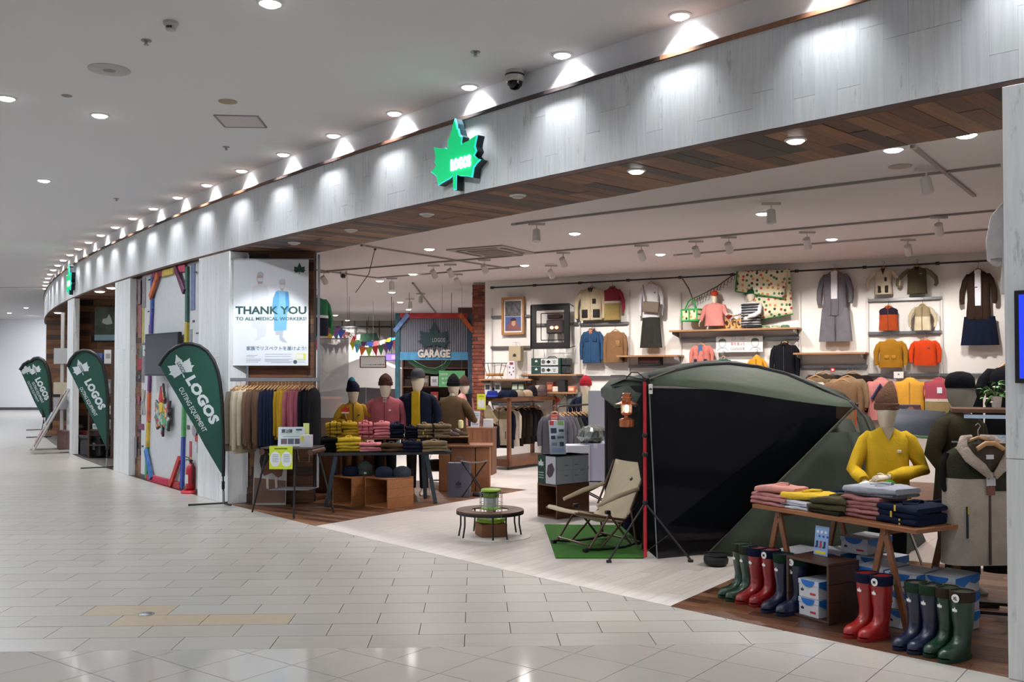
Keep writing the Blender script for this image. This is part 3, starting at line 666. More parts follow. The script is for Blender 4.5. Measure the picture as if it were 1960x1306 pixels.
def beanie(c1, cuff=None, tip=0, patch=None, lean=0, tipc=None):
    def f(o, c, k, turn):
        b = MB().lathe([(.088, .02), (.092, .05), (.088, .09), (.068, .125+tip*.3), (.04, .15+tip*.7), (.014, .165+tip), (.001, .168+tip)], 16, (0, 0, 0), 1, 1.12)
        b.v = [(x+lean*max(z-.1, 0), y, z) for x, y, z in b.v]
        b.xf(Matrix.Translation(c) @ Matrix.Scale(k, 4)).build('beanie', fab(c1, .2, .5, 60), o, 50)
        MB().lathe([(.086, .0), (.098, .005), (.099, .05), (.09, .055)], 16, (0, 0, 0), 1, 1.12).xf(Matrix.Translation(c) @ Matrix.Scale(k, 4)).build('cuff', fab(cuff or c1, .2, .5, 60), o, 50)
        if tipc: MB().lathe([(.058, .128), (.05, .15+tip*.5), (.03, .172+tip), (.001, .185+tip)], 14, (lean*.05, 0, 0), 1, 1.1).xf(Matrix.Translation(c) @ Matrix.Scale(k, 4)).build('coloured_tip', fab(tipc, .2, .5, 60), o, 50)
        if patch: MB().box((c.x+.03, c.y-.108*k, c.z+.03*k), (.03, .008, .02)).build('patch', M(patch, .6), o)
    return f
def cap(c1, patch=None):
    def f(o, c, k, turn):
        T = Matrix.Translation(c) @ Matrix.Rotation(turn, 4, 'Z') @ Matrix.Scale(k, 4)
        MB().lathe([(.086, .03), (.092, .06), (.086, .105), (.06, .14), (.02, .152), (.001, .153)], 16, (0, 0, 0), 1, 1.14).xf(T).build('cap_crown', fab(c1, .2, .3, 60), o, 50)
        n = 9; v = []
        for i in range(n): a = pi+pi*i/(n-1); v.append((.085*cos(a)*1.02, -.02+.1*sin(a)+(-.075 if 0 < i < n-1 else 0)*abs(sin(a))**.5))
        MB().slab(v, .032, .042).xf(T).build('visor', fab(c1, .2, .3, 60), o)
    return f
def boot(p, rz, col, cuff, label, group, sz=None):
    o = E('rain_boot', tuple(p), rz, label, 'boot', group); m = M(col, .28, nz=.06, ns=5, coat=.3)
    rows = [(.385, 0, .0, .062, .072), (.34, 0, 0, .061, .071), (.25, 0, .002, .056, .066), (.17, 0, .006, .048, .056), (.125, 0, .0, .045, .055), (.10, 0, -.012, .045, .066), (.08, 0, -.035, .046, .09), (.06, 0, -.06, .047, .118), (.04, 0, -.07, .049, .132), (.018, 0, -.072, .049, .134)]
    b = MB().ell(rows, 20, .9); b.v = [(x*(1.0 if y > -.13 else 1.08), y, z+(.012 if y < -.17 and z < .07 else 0)) for x, y, z in b.v]
    b.build('upper', m, o, 60)
    MB().ell([(.02, 0, -.072, .052, .138), (.0, 0, -.072, .05, .136)], 20, .9).build('sole', M(col, .6), o, 40)
    MB().ell([(.33, 0, 0, .0625, .0725), (.332, 0, 0, .065, .075), (.39, 0, 0, .066, .076), (.391, 0, 0, .058, .068), (.34, 0, 0, .056, .066)], 20, .95, .01).build('cuff', fab(cuff, .1), o, 60)
    leaf(.034, M('#e8e8e6', .5), o, (-.0, -.0685, .285), .004)
    if sz:
        mb = MB(); mb.prism([(.024*cos(a*pi/8), .024*sin(a*pi/8)) for a in range(16)], 0, -.004); tg = mb.build('size_tag', M('#ecebe6', .6), o, loc=(.012, -.078, .355))
        text(sz, .018 if len(sz) < 2 else .028, .02, M('#202226', .6), tg, (0, -.0045, 0), .01, depth=.002)
    return o
def crate(p, rz, w, d, h, label, open_='front', t=.018, name='wooden_crate', m=None, cat='crate', group=None, back=True):
    o = E(name, tuple(p), rz, label, cat, group); m = m or SHOPWOOD
    MB().box((0, 0, t/2), (w, d, t), bev=.002).build('bottom_board', m, o); MB().box((0, 0, h-t/2), (w, d, t), bev=.002).build('top_board', m, o)
    for sd in (-1, 1):
        for j in range(3):
            zz = t+(h-2*t)*(j+.5)/3; MB().box((sd*(w-t)/2, 0, zz), (t, d-.002, (h-2*t)/3-.002), bev=.0015).build('side_plank', m, o)
    if back: MB().box((0, d/2-.008, h/2), (w-2*t, .012, h-2*t)).build('back_board', m, o)
    return o
def shoe_box(p, rz, label, w=.21, d=.32, h=.115, group='blue and white shoe boxes under the table', name='shoe_box'):
    o = E(name, tuple(p), rz, label, 'box', group); wm = M('#cfd2d8', .6); bl = M('#2270c4', .5)
    MB().box((0, 0, h*.42), (w, d, h*.84), bev=.002).build('carton', wm, o)
    MB().box((0, 0, h*.86), (w+.008, d+.008, h*.28), bev=.002).build('lid', M('#c4cad4', .6), o)
    n = 12; pts = [(-w*.36, h*.998)]+[(-w*.02+w*.34*cos(pi+pi*i/n), h*.99+h*.38*sin(pi+pi*i/n)) for i in range(n+1)]+[(w*.36, h*.998)]
    MB().prism(pts[1:-1], -.0015, .0).build('blue_print', bl, o, loc=(0, -d/2-.0045, 0))
    MB().prism([(-d*.5, h*.99), (d*.49, h*.99), (d*.49, h*.5), (d*.3, h*.45), (d*.15, h*.7), (-d*.05, h*.55), (-d*.3, h*.8), (-d*.5, h*.75)], -.0015, 0).xf(Matrix.Rotation(-pi/2, 4, 'Z')).build('side_print', bl, o, loc=(-w/2-.0045, 0, 0))
    MB().prism([(-d*.49, h*.99), (d*.5, h*.99), (d*.5, h*.6), (d*.3, h*.45), (d*.05, h*.65), (-d*.15, h*.4), (-d*.49, h*.7)], -.0015, 0).xf(Matrix.Rotation(pi/2, 4, 'Z')).build('side_print', bl, o, loc=(w/2+.0045, 0, 0))
    MB().box((w*.22, -d/2-.001, h*.26), (w*.28, .002, h*.12)).build('red_label', M('#c23b3a', .5), o)
    leaf(.03, M('#25282c', .6), o, (-w*.32, -d/2-.0005, h*.42), .001)
    return o
def card(p, rz, w, h, col, label, cat='sign', tilt=0, name='price_card', t=.006, group=None, emit=0):
    o = E(name, tuple(p), rz, label, cat, group)
    MB().box((0, 0, h/2), (w, t, h), bev=.001).build('board', M(col, .5, emit=emit), o)
    if tilt: o.rotation_euler = (tilt, 0, rz)
    return o
def ink(parent, x, z, w, h, col, y=-.004, name='print'):
    return MB().box((x, y, z), (w, .0015, h)).build(name, M(col, .6), parent)
def T_(v): return (v.x, v.y, v.z)
# ================= RIGHT FOREGROUND =================
T0 = Vector((1.78, 7.19)); TL = Vector((.51, -.86)).normalized(); TDp = Vector((.86, .51)).normalized(); TR = atan2(TL.y, TL.x)
def TT(t, d, z=0): q = T0+TL*t+TDp*d; return (q.x, q.y, z)
TZ = .69; TLEN = 1.40; TDEP = .72
tb_ = E('trestle_table', TT(TLEN/2, TDEP/2, 0), TR, 'long wooden trestle table with folded sweaters on top and boots in front of it', 'table')
for i in range(4): MB().box((0, -TDEP/2+TDEP*(i+.5)/4, TZ-.014), (TLEN, TDEP/4-.002, .028), bev=.002).build('top_board', wood('trestle_wood', ['#8d5733', '#96603a', '#84502f'], .5, 0, .25), tb_)
TW_ = M('#835334', .5, nz=.3, ns=8)
for lx in (-TLEN/2+.22, TLEN/2-.27):
    fr = None
    for dy in (-TDEP/2+.05, TDEP/2-.05):
        for sd in (-1, 1):
            p0 = Vector((lx, dy, TZ-.03)); p1 = Vector((lx+sd*.17, dy, .0)); mid = (p0+p1)/2; v = p1-p0; ang = atan2(v.x, -v.z)
            MB().box((0, 0, 0), (.042, .026, v.length+.01), rot=Matrix.Rotation(-ang, 3, 'Y'), bev=.003).build('leg', TW_, tb_, loc=tuple(mid+Vector((0, 0, .004))))
        MB().box((lx, dy-.017, .33), (.17, .012, .03)).build('metal_bracket', M('#b8bcc2', .3, .6), tb_)
    MB().box((lx, 0, TZ-.05), (.04, TDEP-.06, .035)).build('cross_bar', TW_, tb_)
def tf(t, d, w, dd, n, lh, col, labels, z=TZ, rot=0, layers=1, seed=0, grp=None, tagc=None, name='folded_sweater'):
    for i in range(n):
        x, y, _ = TT(t, d); folded((x, y, z+.001), TR+rot+random.uniform(-.04, .04), w, dd, lh, col, labels[i], grp, layers, seed+i, tagc, name, 'sweater'); z += lh*.98
    return z
z = tf(.12, .17, .33, .27, 3, .030, '#b9807c', ['dusty pink folded sweater at the bottom of the front left pile on the trestle table', 'dusty pink folded sweater in the middle of the front left pile on the trestle table', 'dusty pink folded sweater third up in the front left pile'], seed=1, grp='pink sweater pile')
tf(.13, .17, .32, .24, 1, .05, '#cf9389', ['brighter pink rumpled sweater lying on top of the front left pile'], z=z, rot=.25, seed=6)
z = tf(.36, .16, .25, .22, 3, .022, '#c9cdd6', ['white folded sweater at the bottom under the yellow sweater', 'white folded sweater in the middle under the yellow sweater', 'white folded sweater directly under the yellow sweater'], seed=11, grp='white sweater pile')
tf(.40, .2, .38, .28, 1, .05, '#d8b53a', ['yellow folded sweater spread over the white pile on the trestle table'], z=z, rot=.2, seed=15)
z = tf(.32, .56, .32, .27, 2, .04, '#1c2742', ['lower navy folded sweater behind the yellow one', 'upper navy folded sweater behind the yellow one'], seed=19, grp='navy sweaters at the back')
z = tf(.64, .17, .27, .26, 1, .025, '#26261c', ['very dark folded sweater lying under the olive one'], seed=23)
tf(.64, .19, .28, .28, 2, .045, '#55513a', ['lower olive green folded sweater between yellow and grey piles', 'upper olive green folded sweater between yellow and grey piles'], z=z, rot=.15, seed=25, grp='olive sweaters')
z = tf(.90, .24, .30, .30, 5, .030, '#a5716f', ['mauve folded sweater, lowest under the grey one', 'mauve folded sweater, second up under the grey one', 'mauve folded sweater, third up under the grey one', 'mauve folded sweater, fourth up under the grey one', 'mauve folded sweater, directly under the grey one'], seed=31, grp='mauve sweater pile')
z = tf(.93, .28, .38, .30, 1, .022, '#6b7076', ['dark grey folded sweater layer below the pale grey one'], z=z, seed=37)
tf(.93, .28, .38, .31, 1, .042, '#a9aeb8', ['pale grey folded sweater on top of the mauve pile'], z=z, rot=.1, seed=38)
tf(1.19, .24, .30, .32, 3, .042, '#182036', ['bottom navy folded sweater at the right end of the trestle table', 'middle navy folded sweater at the right end of the trestle table', 'top navy folded sweater at the right end of the trestle table'], seed=41, grp='navy sweaters at the right end', tagc='#d8b53a')
tf(1.15, .57, .34, .3, 2, .05, '#141b30', ['lower dark navy folded sweater beside the yellow mannequin', 'upper dark navy folded sweater beside the yellow mannequin'], seed=47)
gt = E('round_price_tag', (2.62, 6.72, .72), R_(-20), 'bright green round paper tag standing behind the pale grey sweater', 'tag')
MB().prism([(.04*cos(a*pi/10), .16+.04*sin(a*pi/10)) for a in range(20)], 0, .004).build('disc', M('#5fd83a', .5), gt); MB().box((0, .002, .07), (.008, .003, .13)).build('stem', BLACK, gt)
leaf(.045, M('#1c5a2c', .5), gt, (0, -.001, .16), .002)
# boxes under the table
def UB(px, py, rz, z, lb, **k): v = hz(px, py, 0); return shoe_box((v.x, v.y, z), rz, lb, **k)
TRr = TR+R_(8)
xs = [((.18, .30), 2, 'far left'), ((.36, .52), 3, 'behind the dark crate'), ((.66, .62), 3, 'centre'), ((.88, .33), 3, 'right of the crate'), ((1.12, .34), 3, 'beside the right legs'), ((1.30, .48), 3, 'far right')]
lv = ['bottom', 'second', 'third', 'top']
for (t, d), n, nm_ in xs:
    for i in range(n):
        shoe_box(TT(t, d, i*.121+.001+(0.12 if n < 3 else .0)), TRr, 'blue and white shoe box, %s of the stack %s under the table' % (lv[i] if i < n-1 else 'top', nm_), w=.21)
# the low stack under the far left stands on a plank box
lb_ = crate(TT(.18, .30, 0), TRr, .3, .3, .12, 'low dark wooden box under the far left shoe boxes', m=M('#3f291f', .5, nz=.3))
for i, (px_, d_) in enumerate(((0, 0),)):
    shoe_box(TT(.52, .62, .364), TRr, 'blue and white shoe box topmost behind the dark crate, right below the table edge')
dc = crate(TT(.66, .0, 0), TR, .37, .30, .40, 'dark wooden open crate with two shoe boxes inside, under the trestle table', m=M('#4a2f24', .45, nz=.3, ns=6))
shoe_box(TT(.66, -.005, .019), TR, 'lower small white shoe box with blue lid inside the dark crate', w=.17, d=.26, h=.12, group='shoe boxes in the crate')
shoe_box(TT(.66, -.005, .142), TR, 'upper small white shoe box with blue lid inside the dark crate', w=.17, d=.26, h=.12, group='shoe boxes in the crate')
bc = card(TT(.60, .05, .401), TR, .12, .20, '#8fb0dd', 'blue boot price card with red and navy boots, standing on the dark crate', tilt=-.12)
for i in range(3): ink(bc, -.035+i*.035, .16, .018, .018, '#e8ecf4'); ink(bc, -.018+i*.035, .13, .015, .015, '#2a55b0')
for i, c_ in enumerate(('#1b2a5a', '#c23430', '#22304a')): ink(bc, -.035+i*.033, .075, .016, .045, c_); ink(bc, -.043+i*.033, .055, .016, .01, c_, name='print_toe')
ink(bc, 0, .02, .09, .018, '#e2d23a')
# boots
BT = R_(-60)
def BP(px, py): v = hz(px, py, 0); return (v.x, v.y, 0.001)
def pair(a, b, col, cuff, nm_, grp, sz, dr=0, tall=1):
    boot(BP(*a), BT+dr, col, cuff, 'left-hand '+nm_, grp); boot(BP(*b), BT+dr, col, cuff, 'right-hand '+nm_, grp, sz)
pair((1420, 1141), (1434, 1147), '#123826', '#33372e', 'green rain boot of the farthest green pair by the tent', 'far green boots', None, -.1)
pair((1450, 1151), (1476, 1156), '#8c1a1d', '#1b2138', 'red rain boot with navy cuff of the left red pair, left of the crate', 'left red boots', 'M')
pair((1500, 1167), (1528, 1173), '#131d3a', '#1e3a2c', 'navy rain boot of the pair with green cuffs just left of the dark crate', 'left navy boots', 'L')
pair((1660, 1214), (1688, 1221), '#961c1a', '#1b2138', 'red rain boot with navy cuff of the right pair, by the table leg', 'right red boots', 'M')
pair((1755, 1237), (1783, 1244), '#111936', '#2c4030', 'navy rain boot with green cuff of the pair right of the table legs', 'right navy boots', None)
pair((1814, 1250), (1843, 1260), '#113322', '#3b3029', 'green rain boot with brown cuff nearest to the right pillar', 'right green boots', 'XL')
# yellow mannequin
ym = at(1697, 800, 7.42)
def A_(e, w, h, n): return (Vector(e), Vector(w), Vector(h), Vector(n))
mann_y = mannequin('mannequin in a yellow V-neck sweater and brown pointed beanie holding a white cup', (ym.x, ym.y, 0), R_(-12), 1.455, '#d6b02c',
    (A_((-.25, -.03, .93), (-.19, -.24, .84), (.6, -.6, -.2), (-.5, -.4, .6)), A_((.25, -.02, .93), (-.04, -.25, .89), (-.95, -.2, -.1), (0, -.5, .8))),
    hat=beanie('#6e5240', tip=.07, lean=.25), sw=.33, turn=R_(-12), collar=False, vneck=M('#b9ab94', .5), topname='sweater', logo='#f0efe8')
cp = E('takeaway_cup', T_(at(1662, 950, 7.10)), 0, 'white paper cup held in the hands of the yellow sweater mannequin', 'cup')
MB().lathe([(.028, 0), (.036, .09), (.038, .095), (.001, .096)], 16).xf(Matrix.Rotation(R_(-18), 4, 'Y')).build('cup_body', M('#efece2', .5), cp, 50); MB().lathe([(.0385, .088), (.039, .1), (.033, .106), (.001, .107)], 16).xf(Matrix.Rotation(R_(-18), 4, 'Y')).build('cup_lid', M('#f5f3ea', .4), cp, 50)
# olive coat mannequin behind the rack
om = at(1838, 800, 7.35)
mannequin('mannequin in a long dark olive coat and black cap behind the right display rack', (om.x, om.y, 0), R_(30), 1.60, '#332f22',
    (A_((-.30, .02, 1.06), (-.22, -.14, .83), (.1, -.2, -1), (-1, 0, 0)), A_((.30, .02, 1.06), (.26, -.14, .86), (0, -.3, -1), (1, 0, 0))),
    hat=cap('#15161b'), sw=.47, turn=R_(30), long=.22, topname='coat', skin=M('#8e8880', .6))
# display rack right
rk = at(1880, 781, 6.75); rr_ = R_(-22)
ra = E('display_rack', (rk.x, rk.y, 0), rr_, 'right display rack with wooden shelf, two bright steel bars and a clothes rail', 'rack')
Zs = rk.z
MB().box((.06, 0, Zs-.015), (.52, .34, .03), bev=.003).build('shelf', M('#6b4630', .45, nz=.25, ns=6), ra)
for x in (.30, ):
    for y in (-.15, .15): MB().box((x, y, Zs/2), (.022, .022, Zs-.03)).build('post', BLACK, ra)
for y in (-.15, .15): MB().box((-.14, y, .22), (.022, .022, .44)).build('foot_post', BLACK, ra)
for y in (-.15, .15): MB().box((.08, y, .03), (.46, .022, .02)).build('base_bar', BLACK, ra)
MB().box((.10, -.155, Zs-.055), (.45, .02, .025)).build('steel_bar', M('#c9dcf5', .15, 1), ra); MB().box((.14, -.155, Zs-.205), (.36, .02, .055)).build('steel_bar', M('#c9dcf5', .15, 1), ra)
MB().tube([(-.2, -.06, Zs-.24), (.3, -.06, Zs-.24)], .009, 8).build('rail', STEEL, ra, 50)
vm = at(1872, 838, 6.3)
vt = garment('fleece_vest', 'beige fleece vest with dark olive yoke and brown zip hanging at the right display rack', 'vest', (vm.x, vm.y, vm.z-.03), R_(6), .50, .78, '#35352a', sleeve=0, low=(.29, '#b1a498'), zipc='#43302a', dep=.11, pockets=((.18, .33, .3, .12, '#3a3a30'),), b=.6)
fl = fab('#b3a396', .2, .9, 50)
for sd in (-1, 1): MB().tube([(sd*.03, .03, .03), (sd*.10, .0, .02), (sd*.145, -.06, -.03), (sd*.13, -.12, -.09), (sd*.07, -.15, -.15), (sd*.012, -.155, -.21)], [.02, .03, .038, .038, .034, .02], 10, .8).jig(.006, 3, 30).build('fluffy_collar', fl, vt, 60)
MB().prism([(-.11, .0), (.11, .0), (.10, -.08), (0, -.20), (-.10, -.08)], -.125, -.10).build('neck_lining', fab('#4a4038'), vt)
MB().tube([(-.09, -.13, -.035), (-.03, -.13, .0), (.03, -.13, .0), (.09, -.13, -.035)], .016, 8).build('hanger_front', HANGW, vt, 50)
MB().box((-.155, -.125, -.50), (.012, .008, .20)).build('pocket_zip', BLACK, vt); MB().box((-.15, -.13, -.425), (.008, .006, .045)).build('zip_pull', M('#c9a92e', .5), vt)
MB().box((.19, -.125, -.52), (.012, .008, .20)).build('pocket_zip', BLACK, vt); MB().box((.19, -.13, -.44), (.008, .006, .045)).build('zip_pull', M('#c9a92e', .5), vt)
MB().box((-.0, -.137, -.225), (.06, .004, .085)).build('paper_tag', M('#c8c8cc', .6), vt); MB().box((0, -.135, -.30), (.055, .004, .055)).build('leather_tag', M('#7a4a3c', .6), vt)
MB().box((0, -.128, -.085), (.05, .004, .028)).build('neck_label', M('#dcdcdc', .6), vt)
for sd in (-1, 1): MB().tube([(sd*.21, -.0, -.07), (sd*.245, 0, -.16), (sd*.245, 0, -.27), (sd*.225, 0, -.31)], .02, 8).build('armhole_trim', fab('#1e1d1a'), vt, 50)
dv = at(1925, 890, 6.42)
garment('dark_coat', 'very dark plum coat hanging right behind the beige vest, cut by the pillar', 'coat', (dv.x+.02, dv.y, 1.10), R_(20), .4, .75, '#1b1218', dep=.08)
bo = at(1853, 1095, 6.9); b_ = MB().box((0, 0, 0), (.17, .03, .46), bev=.004).build('hanging_board', M('#0b0b0d', .6), loc=(bo.x, bo.y, .46)); tag(b_, 'flat black hanging panel below the hem of the beige vest', 'panel')
st_ = E('panel_stand', (bo.x+.05, bo.y+.06, 0), 0, 'thin black stand behind the black panel at right', 'stand')
MB().tube([(0, 0, 0), (0, 0, .95)], .012, 8).build('pole', BLACK, st_, 50); MB().box((0, 0, .012), (.3, .2, .02)).build('base', BLACK, st_)
# plant and bits on the shelf
pl = E('potted_plant', (rk.x+.10, rk.y-.0, Zs), 0, 'small green leafy plant in a white pot on the right display shelf', 'plant')
MB().lathe([(.028, 0), (.036, .075), (.037, .08), (.03, .08), (.03, .07), (.001, .07)], 14).build('pot', M('#dcd8d2', .5), pl, 50)
rnd = random.Random(4)
lf_m = MB().rings([[(-.001, 0, 0), (.001, 0, 0)], [(-.011, .018, .004), (.011, .018, .004)], [(-.009, .034, .0), (.009, .034, .0)], [(-.001, .046, -.008), (.001, .046, -.008)]], cap=False, close=False).mesh('leaf', M('#4f8f34', .5, rnd=.4))
for i in range(46):
    a = rnd.uniform(0, 2*pi); r = rnd.uniform(.0, .10); z = .07+rnd.uniform(.01, .11)-r*.35
    o = link(lf_m, 'leaf', pl, (r*cos(a), r*sin(a)*.7, z), rot=(rnd.uniform(-.9, .5), rnd.uniform(-.4, .4), a-pi/2), scale=(1.1, 1.1, 1.1))
mb = MB()
for i in range(9):
    a = rnd.uniform(0, 2*pi); mb.tube([(0, 0, .06), (.03*cos(a), .02*sin(a), .11), (.08*cos(a), .05*sin(a), .12+rnd.uniform(-.03, .04))], .0018, 4)
mb.build('stems', M('#5a7a3a', .6), pl)
for i, (a, b) in enumerate(((-.09, .06), (-.06, .035), (-.04, .14))): MB().lathe([(.002, 0), (.012, .006), (.001, .012)], 8).build('flower', M('#f0ead0', .5), pl, loc=(a, -.05, b))
# two dark garments behind the shelf at right
q = at(1912, 745, 7.6); garment('black_jacket', 'black jacket hanging behind the plant at the pillar edge', 'jacket', (q.x+.1, q.y, 1.72), 0, .42, .6, '#15151a')
# white T-shirt hanging high at the pillar
q = at(2010, 372, 6.1)
ws = garment('white_shirt', 'white T-shirt hanging high from the soffit beside the right pillar', 'shirt', (q.x, q.y, q.z), R_(-50), .62, .62, '#d3cfcd', sl=.62, spread=.02, dep=.08, seed=3)
MB().tube([(0, 0, .1), (0, 0, 3.235-q.z)], .002, 4).build('hanging_wire', STEEL, ws)
# TV on the pillar
s_ = s_of(1945, .05); q = C(s_, .05); 
tv = E('wall_screen', (q.x, q.y, at(1960, 645, q.y).z), crot(s_), 'dark framed screen glowing blue on the right pillar, cut by the photo edge', 'screen')
MB().box((.31, .0, 0), (.62, .05, .50), bev=.004).build('frame', BLACK, tv); MB().box((.31, -.026, 0), (.57, .004, .45)).build('display', M('#2438e8', .3, emit=1.1), tv); MB().box((.16, -.029, .13), (.2, .002, .02)).build('bright_bar', M('#8fb4ff', .3, emit=1.3), tv); MB().box((.31, -.029, -.12), (.5, .002, .10)).build('pale_band', M('#5a78f0', .3, emit=1.2), tv)
# ================= TENT =================
tn = E('screen_tent', (2.2, 10.0, 0), 0, 'large green tent with black mesh walls pitched in the middle of the shop', 'tent')
O_ = Vector((2.2, 10.0, 0))
def L(v): return Vector(v)-O_
FA, FB = at(1242, 737, 8.68), at(1636, 779, 8.5); GA, GB = hz(1258, 1070), hz(1352, 1062); GC = Vector((3.25, 8.3, 0))
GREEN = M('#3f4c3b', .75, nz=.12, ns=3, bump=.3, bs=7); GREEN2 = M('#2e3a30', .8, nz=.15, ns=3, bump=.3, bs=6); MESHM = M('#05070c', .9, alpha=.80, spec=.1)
def sheet(grid, name, m, th=.004, parent=None, sub=1, jig=0, seed=1):
    mb = MB(); mb.rings([[tuple(L(p)) for p in r] for r in grid], cap=False, close=False)
    if jig: mb.jig(jig, seed, 3)
    o = mb.build(name, m, parent or tn, 70); md = o.modifiers.new('t', 'SOLIDIFY'); md.thickness = th; md.offset = 0
    return o
def lerp(a, b, t): return Vector(a)*(1-t)+Vector(b)*t
# visor between the arch pole and the straight front edge
archpx = [(1242, 730), (1290, 712), (1340, 701), (1395, 698), (1450, 704), (1505, 718), (1560, 742), (1610, 765), (1638, 777)]
arch = [at(x, y, 8.68+.75*sin(pi*min(1, max(0, (x-1242)/396.)))**.8) for x, y in archpx]
frontpx = [(1244, 738), (1290, 739), (1340, 743), (1395, 749), (1450, 757), (1505, 766), (1560, 774), (1610, 779), (1636, 780)]
front = [at(x, y, 8.66-(x-1242)/396.*.16) for x, y in frontpx]
gr = []
for t in (0, .25, .5, .75, 1): gr.append([lerp(f_, a_, t)+Vector((0, 0, .035*sin(pi*t))) for f_, a_ in zip(front, arch)])
sheet(gr, 'visor', GREEN, jig=.006)
MB().tube([tuple(L(p)+Vector((0, 0, .0))) for p in arch], .028, 8).build('arch_sleeve', M('#15171a', .8), tn, 60)
for a_, b_ in ((0, 1), (6, 8)): MB().tube([tuple(L(arch[a_])+Vector((0, -.03, .02))), tuple(L(arch[b_])+Vector((0, -.03, .02)))], .008, 6).build('arch_pole', STEEL, tn, 50)
# roof behind the arch
BLc, BRc = Vector((1.12, 11.5, 1.50)), Vector((3.75, 11.2, 1.45))
back = [lerp(BLc, BRc, i/8)+Vector((0, 0, .28*sin(pi*i/8))) for i in range(9)]
sheet([arch, [lerp(a_, b_, .5)+Vector((0, 0, .05)) for a_, b_ in zip(arch, back)], back], 'roof', GREEN2, jig=.02)
# front wall: mesh and green flap
d0 = lerp(FA, FB, 0); 
def quad(a, b, c, d, n=6): return [[lerp(lerp(a, b, i/n), lerp(d, c, i/n), j/n) for i in range(n+1)] for j in range(n+1)]
sheet([[lerp(front[i], lerp(GA, GB, i/8), j/6.) for i in range(9)] for j in range(7)], 'mesh_front', M('#070a12', .9, alpha=.66, spec=.1), .002, jig=.01)
sheet([[lerp(FB+Vector((0, -.015, 0)), p, j/6.) for p in [lerp(GB, GC, k/5.)+Vector((0, -.06*sin(k*2.3), 0)) for k in range(6)]] for j in range(1, 7)], 'side_flap', M('#2f392d', .8, nz=.2, ns=3, bump=.4, bs=5), .004, jig=.02)
MB().tube([tuple(L(FB)), tuple(L(GB))], .012, 6).build('flap_hem', M('#56584a', .8), tn, 50)
# outer right skirt and pole going down to the right
FR = at(1700, 850, 8.9); GR = Vector((4.0, 9.0, 0))
sheet(quad(FB, at(1665, 800, 9.6), Vector((4.1, 9.6, 0)), GC, 4), 'right_wall', GREEN2, .004, jig=.02)
MB().tube([tuple(L(at(1628, 768, 8.46))), tuple(L(at(1655, 800, 8.46))), tuple(L(at(1676, 845, 8.5))), tuple(L(GC+Vector((.3, .1, .0))))], .012, 6).build('right_pole', STEEL, tn, 50)
MB().box(tuple(L(at(1638, 800, 8.4))), (.012, .01, .14)).build('orange_tab', M('#c0502a', .7), tn)
# left side wall, back wall, inner green side
GL = Vector((1.12, 11.5, 0))
sheet(quad(FA, BLc, GL, GA, 5), 'mesh_side', MESHM, .002, jig=.012)
sheet(quad(BLc, BRc, Vector((3.75, 11.2, 0)), GL, 5), 'mesh_back', MESHM, .002)
sheet([[lerp(Vector((3.7, 10.9, 1.45)), p, j/5.) for p in [lerp(Vector((1.7, 10.6, 0)), Vector((3.8, 9.5, 0)), k/5.) for k in range(6)]] for j in range(1, 6)], 'inner_flap', GREEN, .004, jig=.02)
MB().tube([tuple(L(FA)), tuple(L(GA))], .006, 6).build('corner_seam', M('#7e8288', .7), tn, 50)
MB().tube([tuple(L(BLc)), tuple(L(GL))], .02, 8).build('back_pole', BLACK, tn, 50)
# grey green awning flap to the left
fl0 = [at(1240, 716, 9.4), at(1200, 722, 10.2), at(1168, 727, 11.2), at(1150, 745, 11.6)]
fl1 = [at(1243, 745, 8.75), at(1205, 762, 9.6), at(1180, 776, 10.6), at(1152, 758, 11.4)]
sheet([fl0, [lerp(a_, b_, .5)+Vector((0, 0, .03)) for a_, b_ in zip(fl0, fl1)], fl1, [at(1243, 790, 8.8), at(1210, 778, 9.6), at(1178, 782, 10.5), at(1155, 760, 11.4)]], 'awning', M('#39463d', .8, nz=.15, ns=4), .004, jig=.02)
# black bag at the tent foot
bg = hz(1370, 1083); bgo = E('round_bag', (bg.x, bg.y, 0), 0, 'small round black bag on the pale floor at the foot of the tent', 'bag')
MB().lathe([(.06, 0), (.10, .02), (.108, .055), (.095, .09), (.03, .105), (.001, .106)], 20).jig(.008, 3, 20).build('bag_body', M('#101114', .6), bgo, 60)
MB().tube([(.1*cos(a/4), .1*sin(a/4), .1) for a in range(0, 26)], .007, 5).build('drawstring', BLACK, bgo, 50)
# folded tarpaulin hung behind the yellow mannequin
tp_ = MB().rings([[tuple(at(x, y, 9.6+dz)) for x, y, dz in r] for r in (((1700, 783, .9), (1775, 787, .9), (1810, 790, .9)), ((1690, 800, .3), (1760, 806, .3), (1800, 808, .3)), ((1697, 826, 0), (1765, 835, 0), (1800, 836, 0)))], cap=False, close=False).build('tarp_sheet', M('#3b4350', .7, bump=.3, bs=6), None, 60)
md = tp_.modifiers.new('t', 'SOLIDIFY'); md.thickness = .01; tag(tp_, 'dark slate blue tarp roof stretched behind the yellow sweater mannequin', 'tarp')
hm = MB().tube([tuple(at(1697, 828, 9.58)), tuple(at(1765, 837, 9.58)), tuple(at(1800, 838, 9.58))], .014, 6).build('tarp_hem', M('#5f7f60', .7), tp_, 50)
for x in (1705, 1795):
    a = at(x, 830, 9.6); MB().tube([(a.x, a.y, 0), tuple(a)], .012, 6).build('tarp_pole', BLACK, tp_, 50)
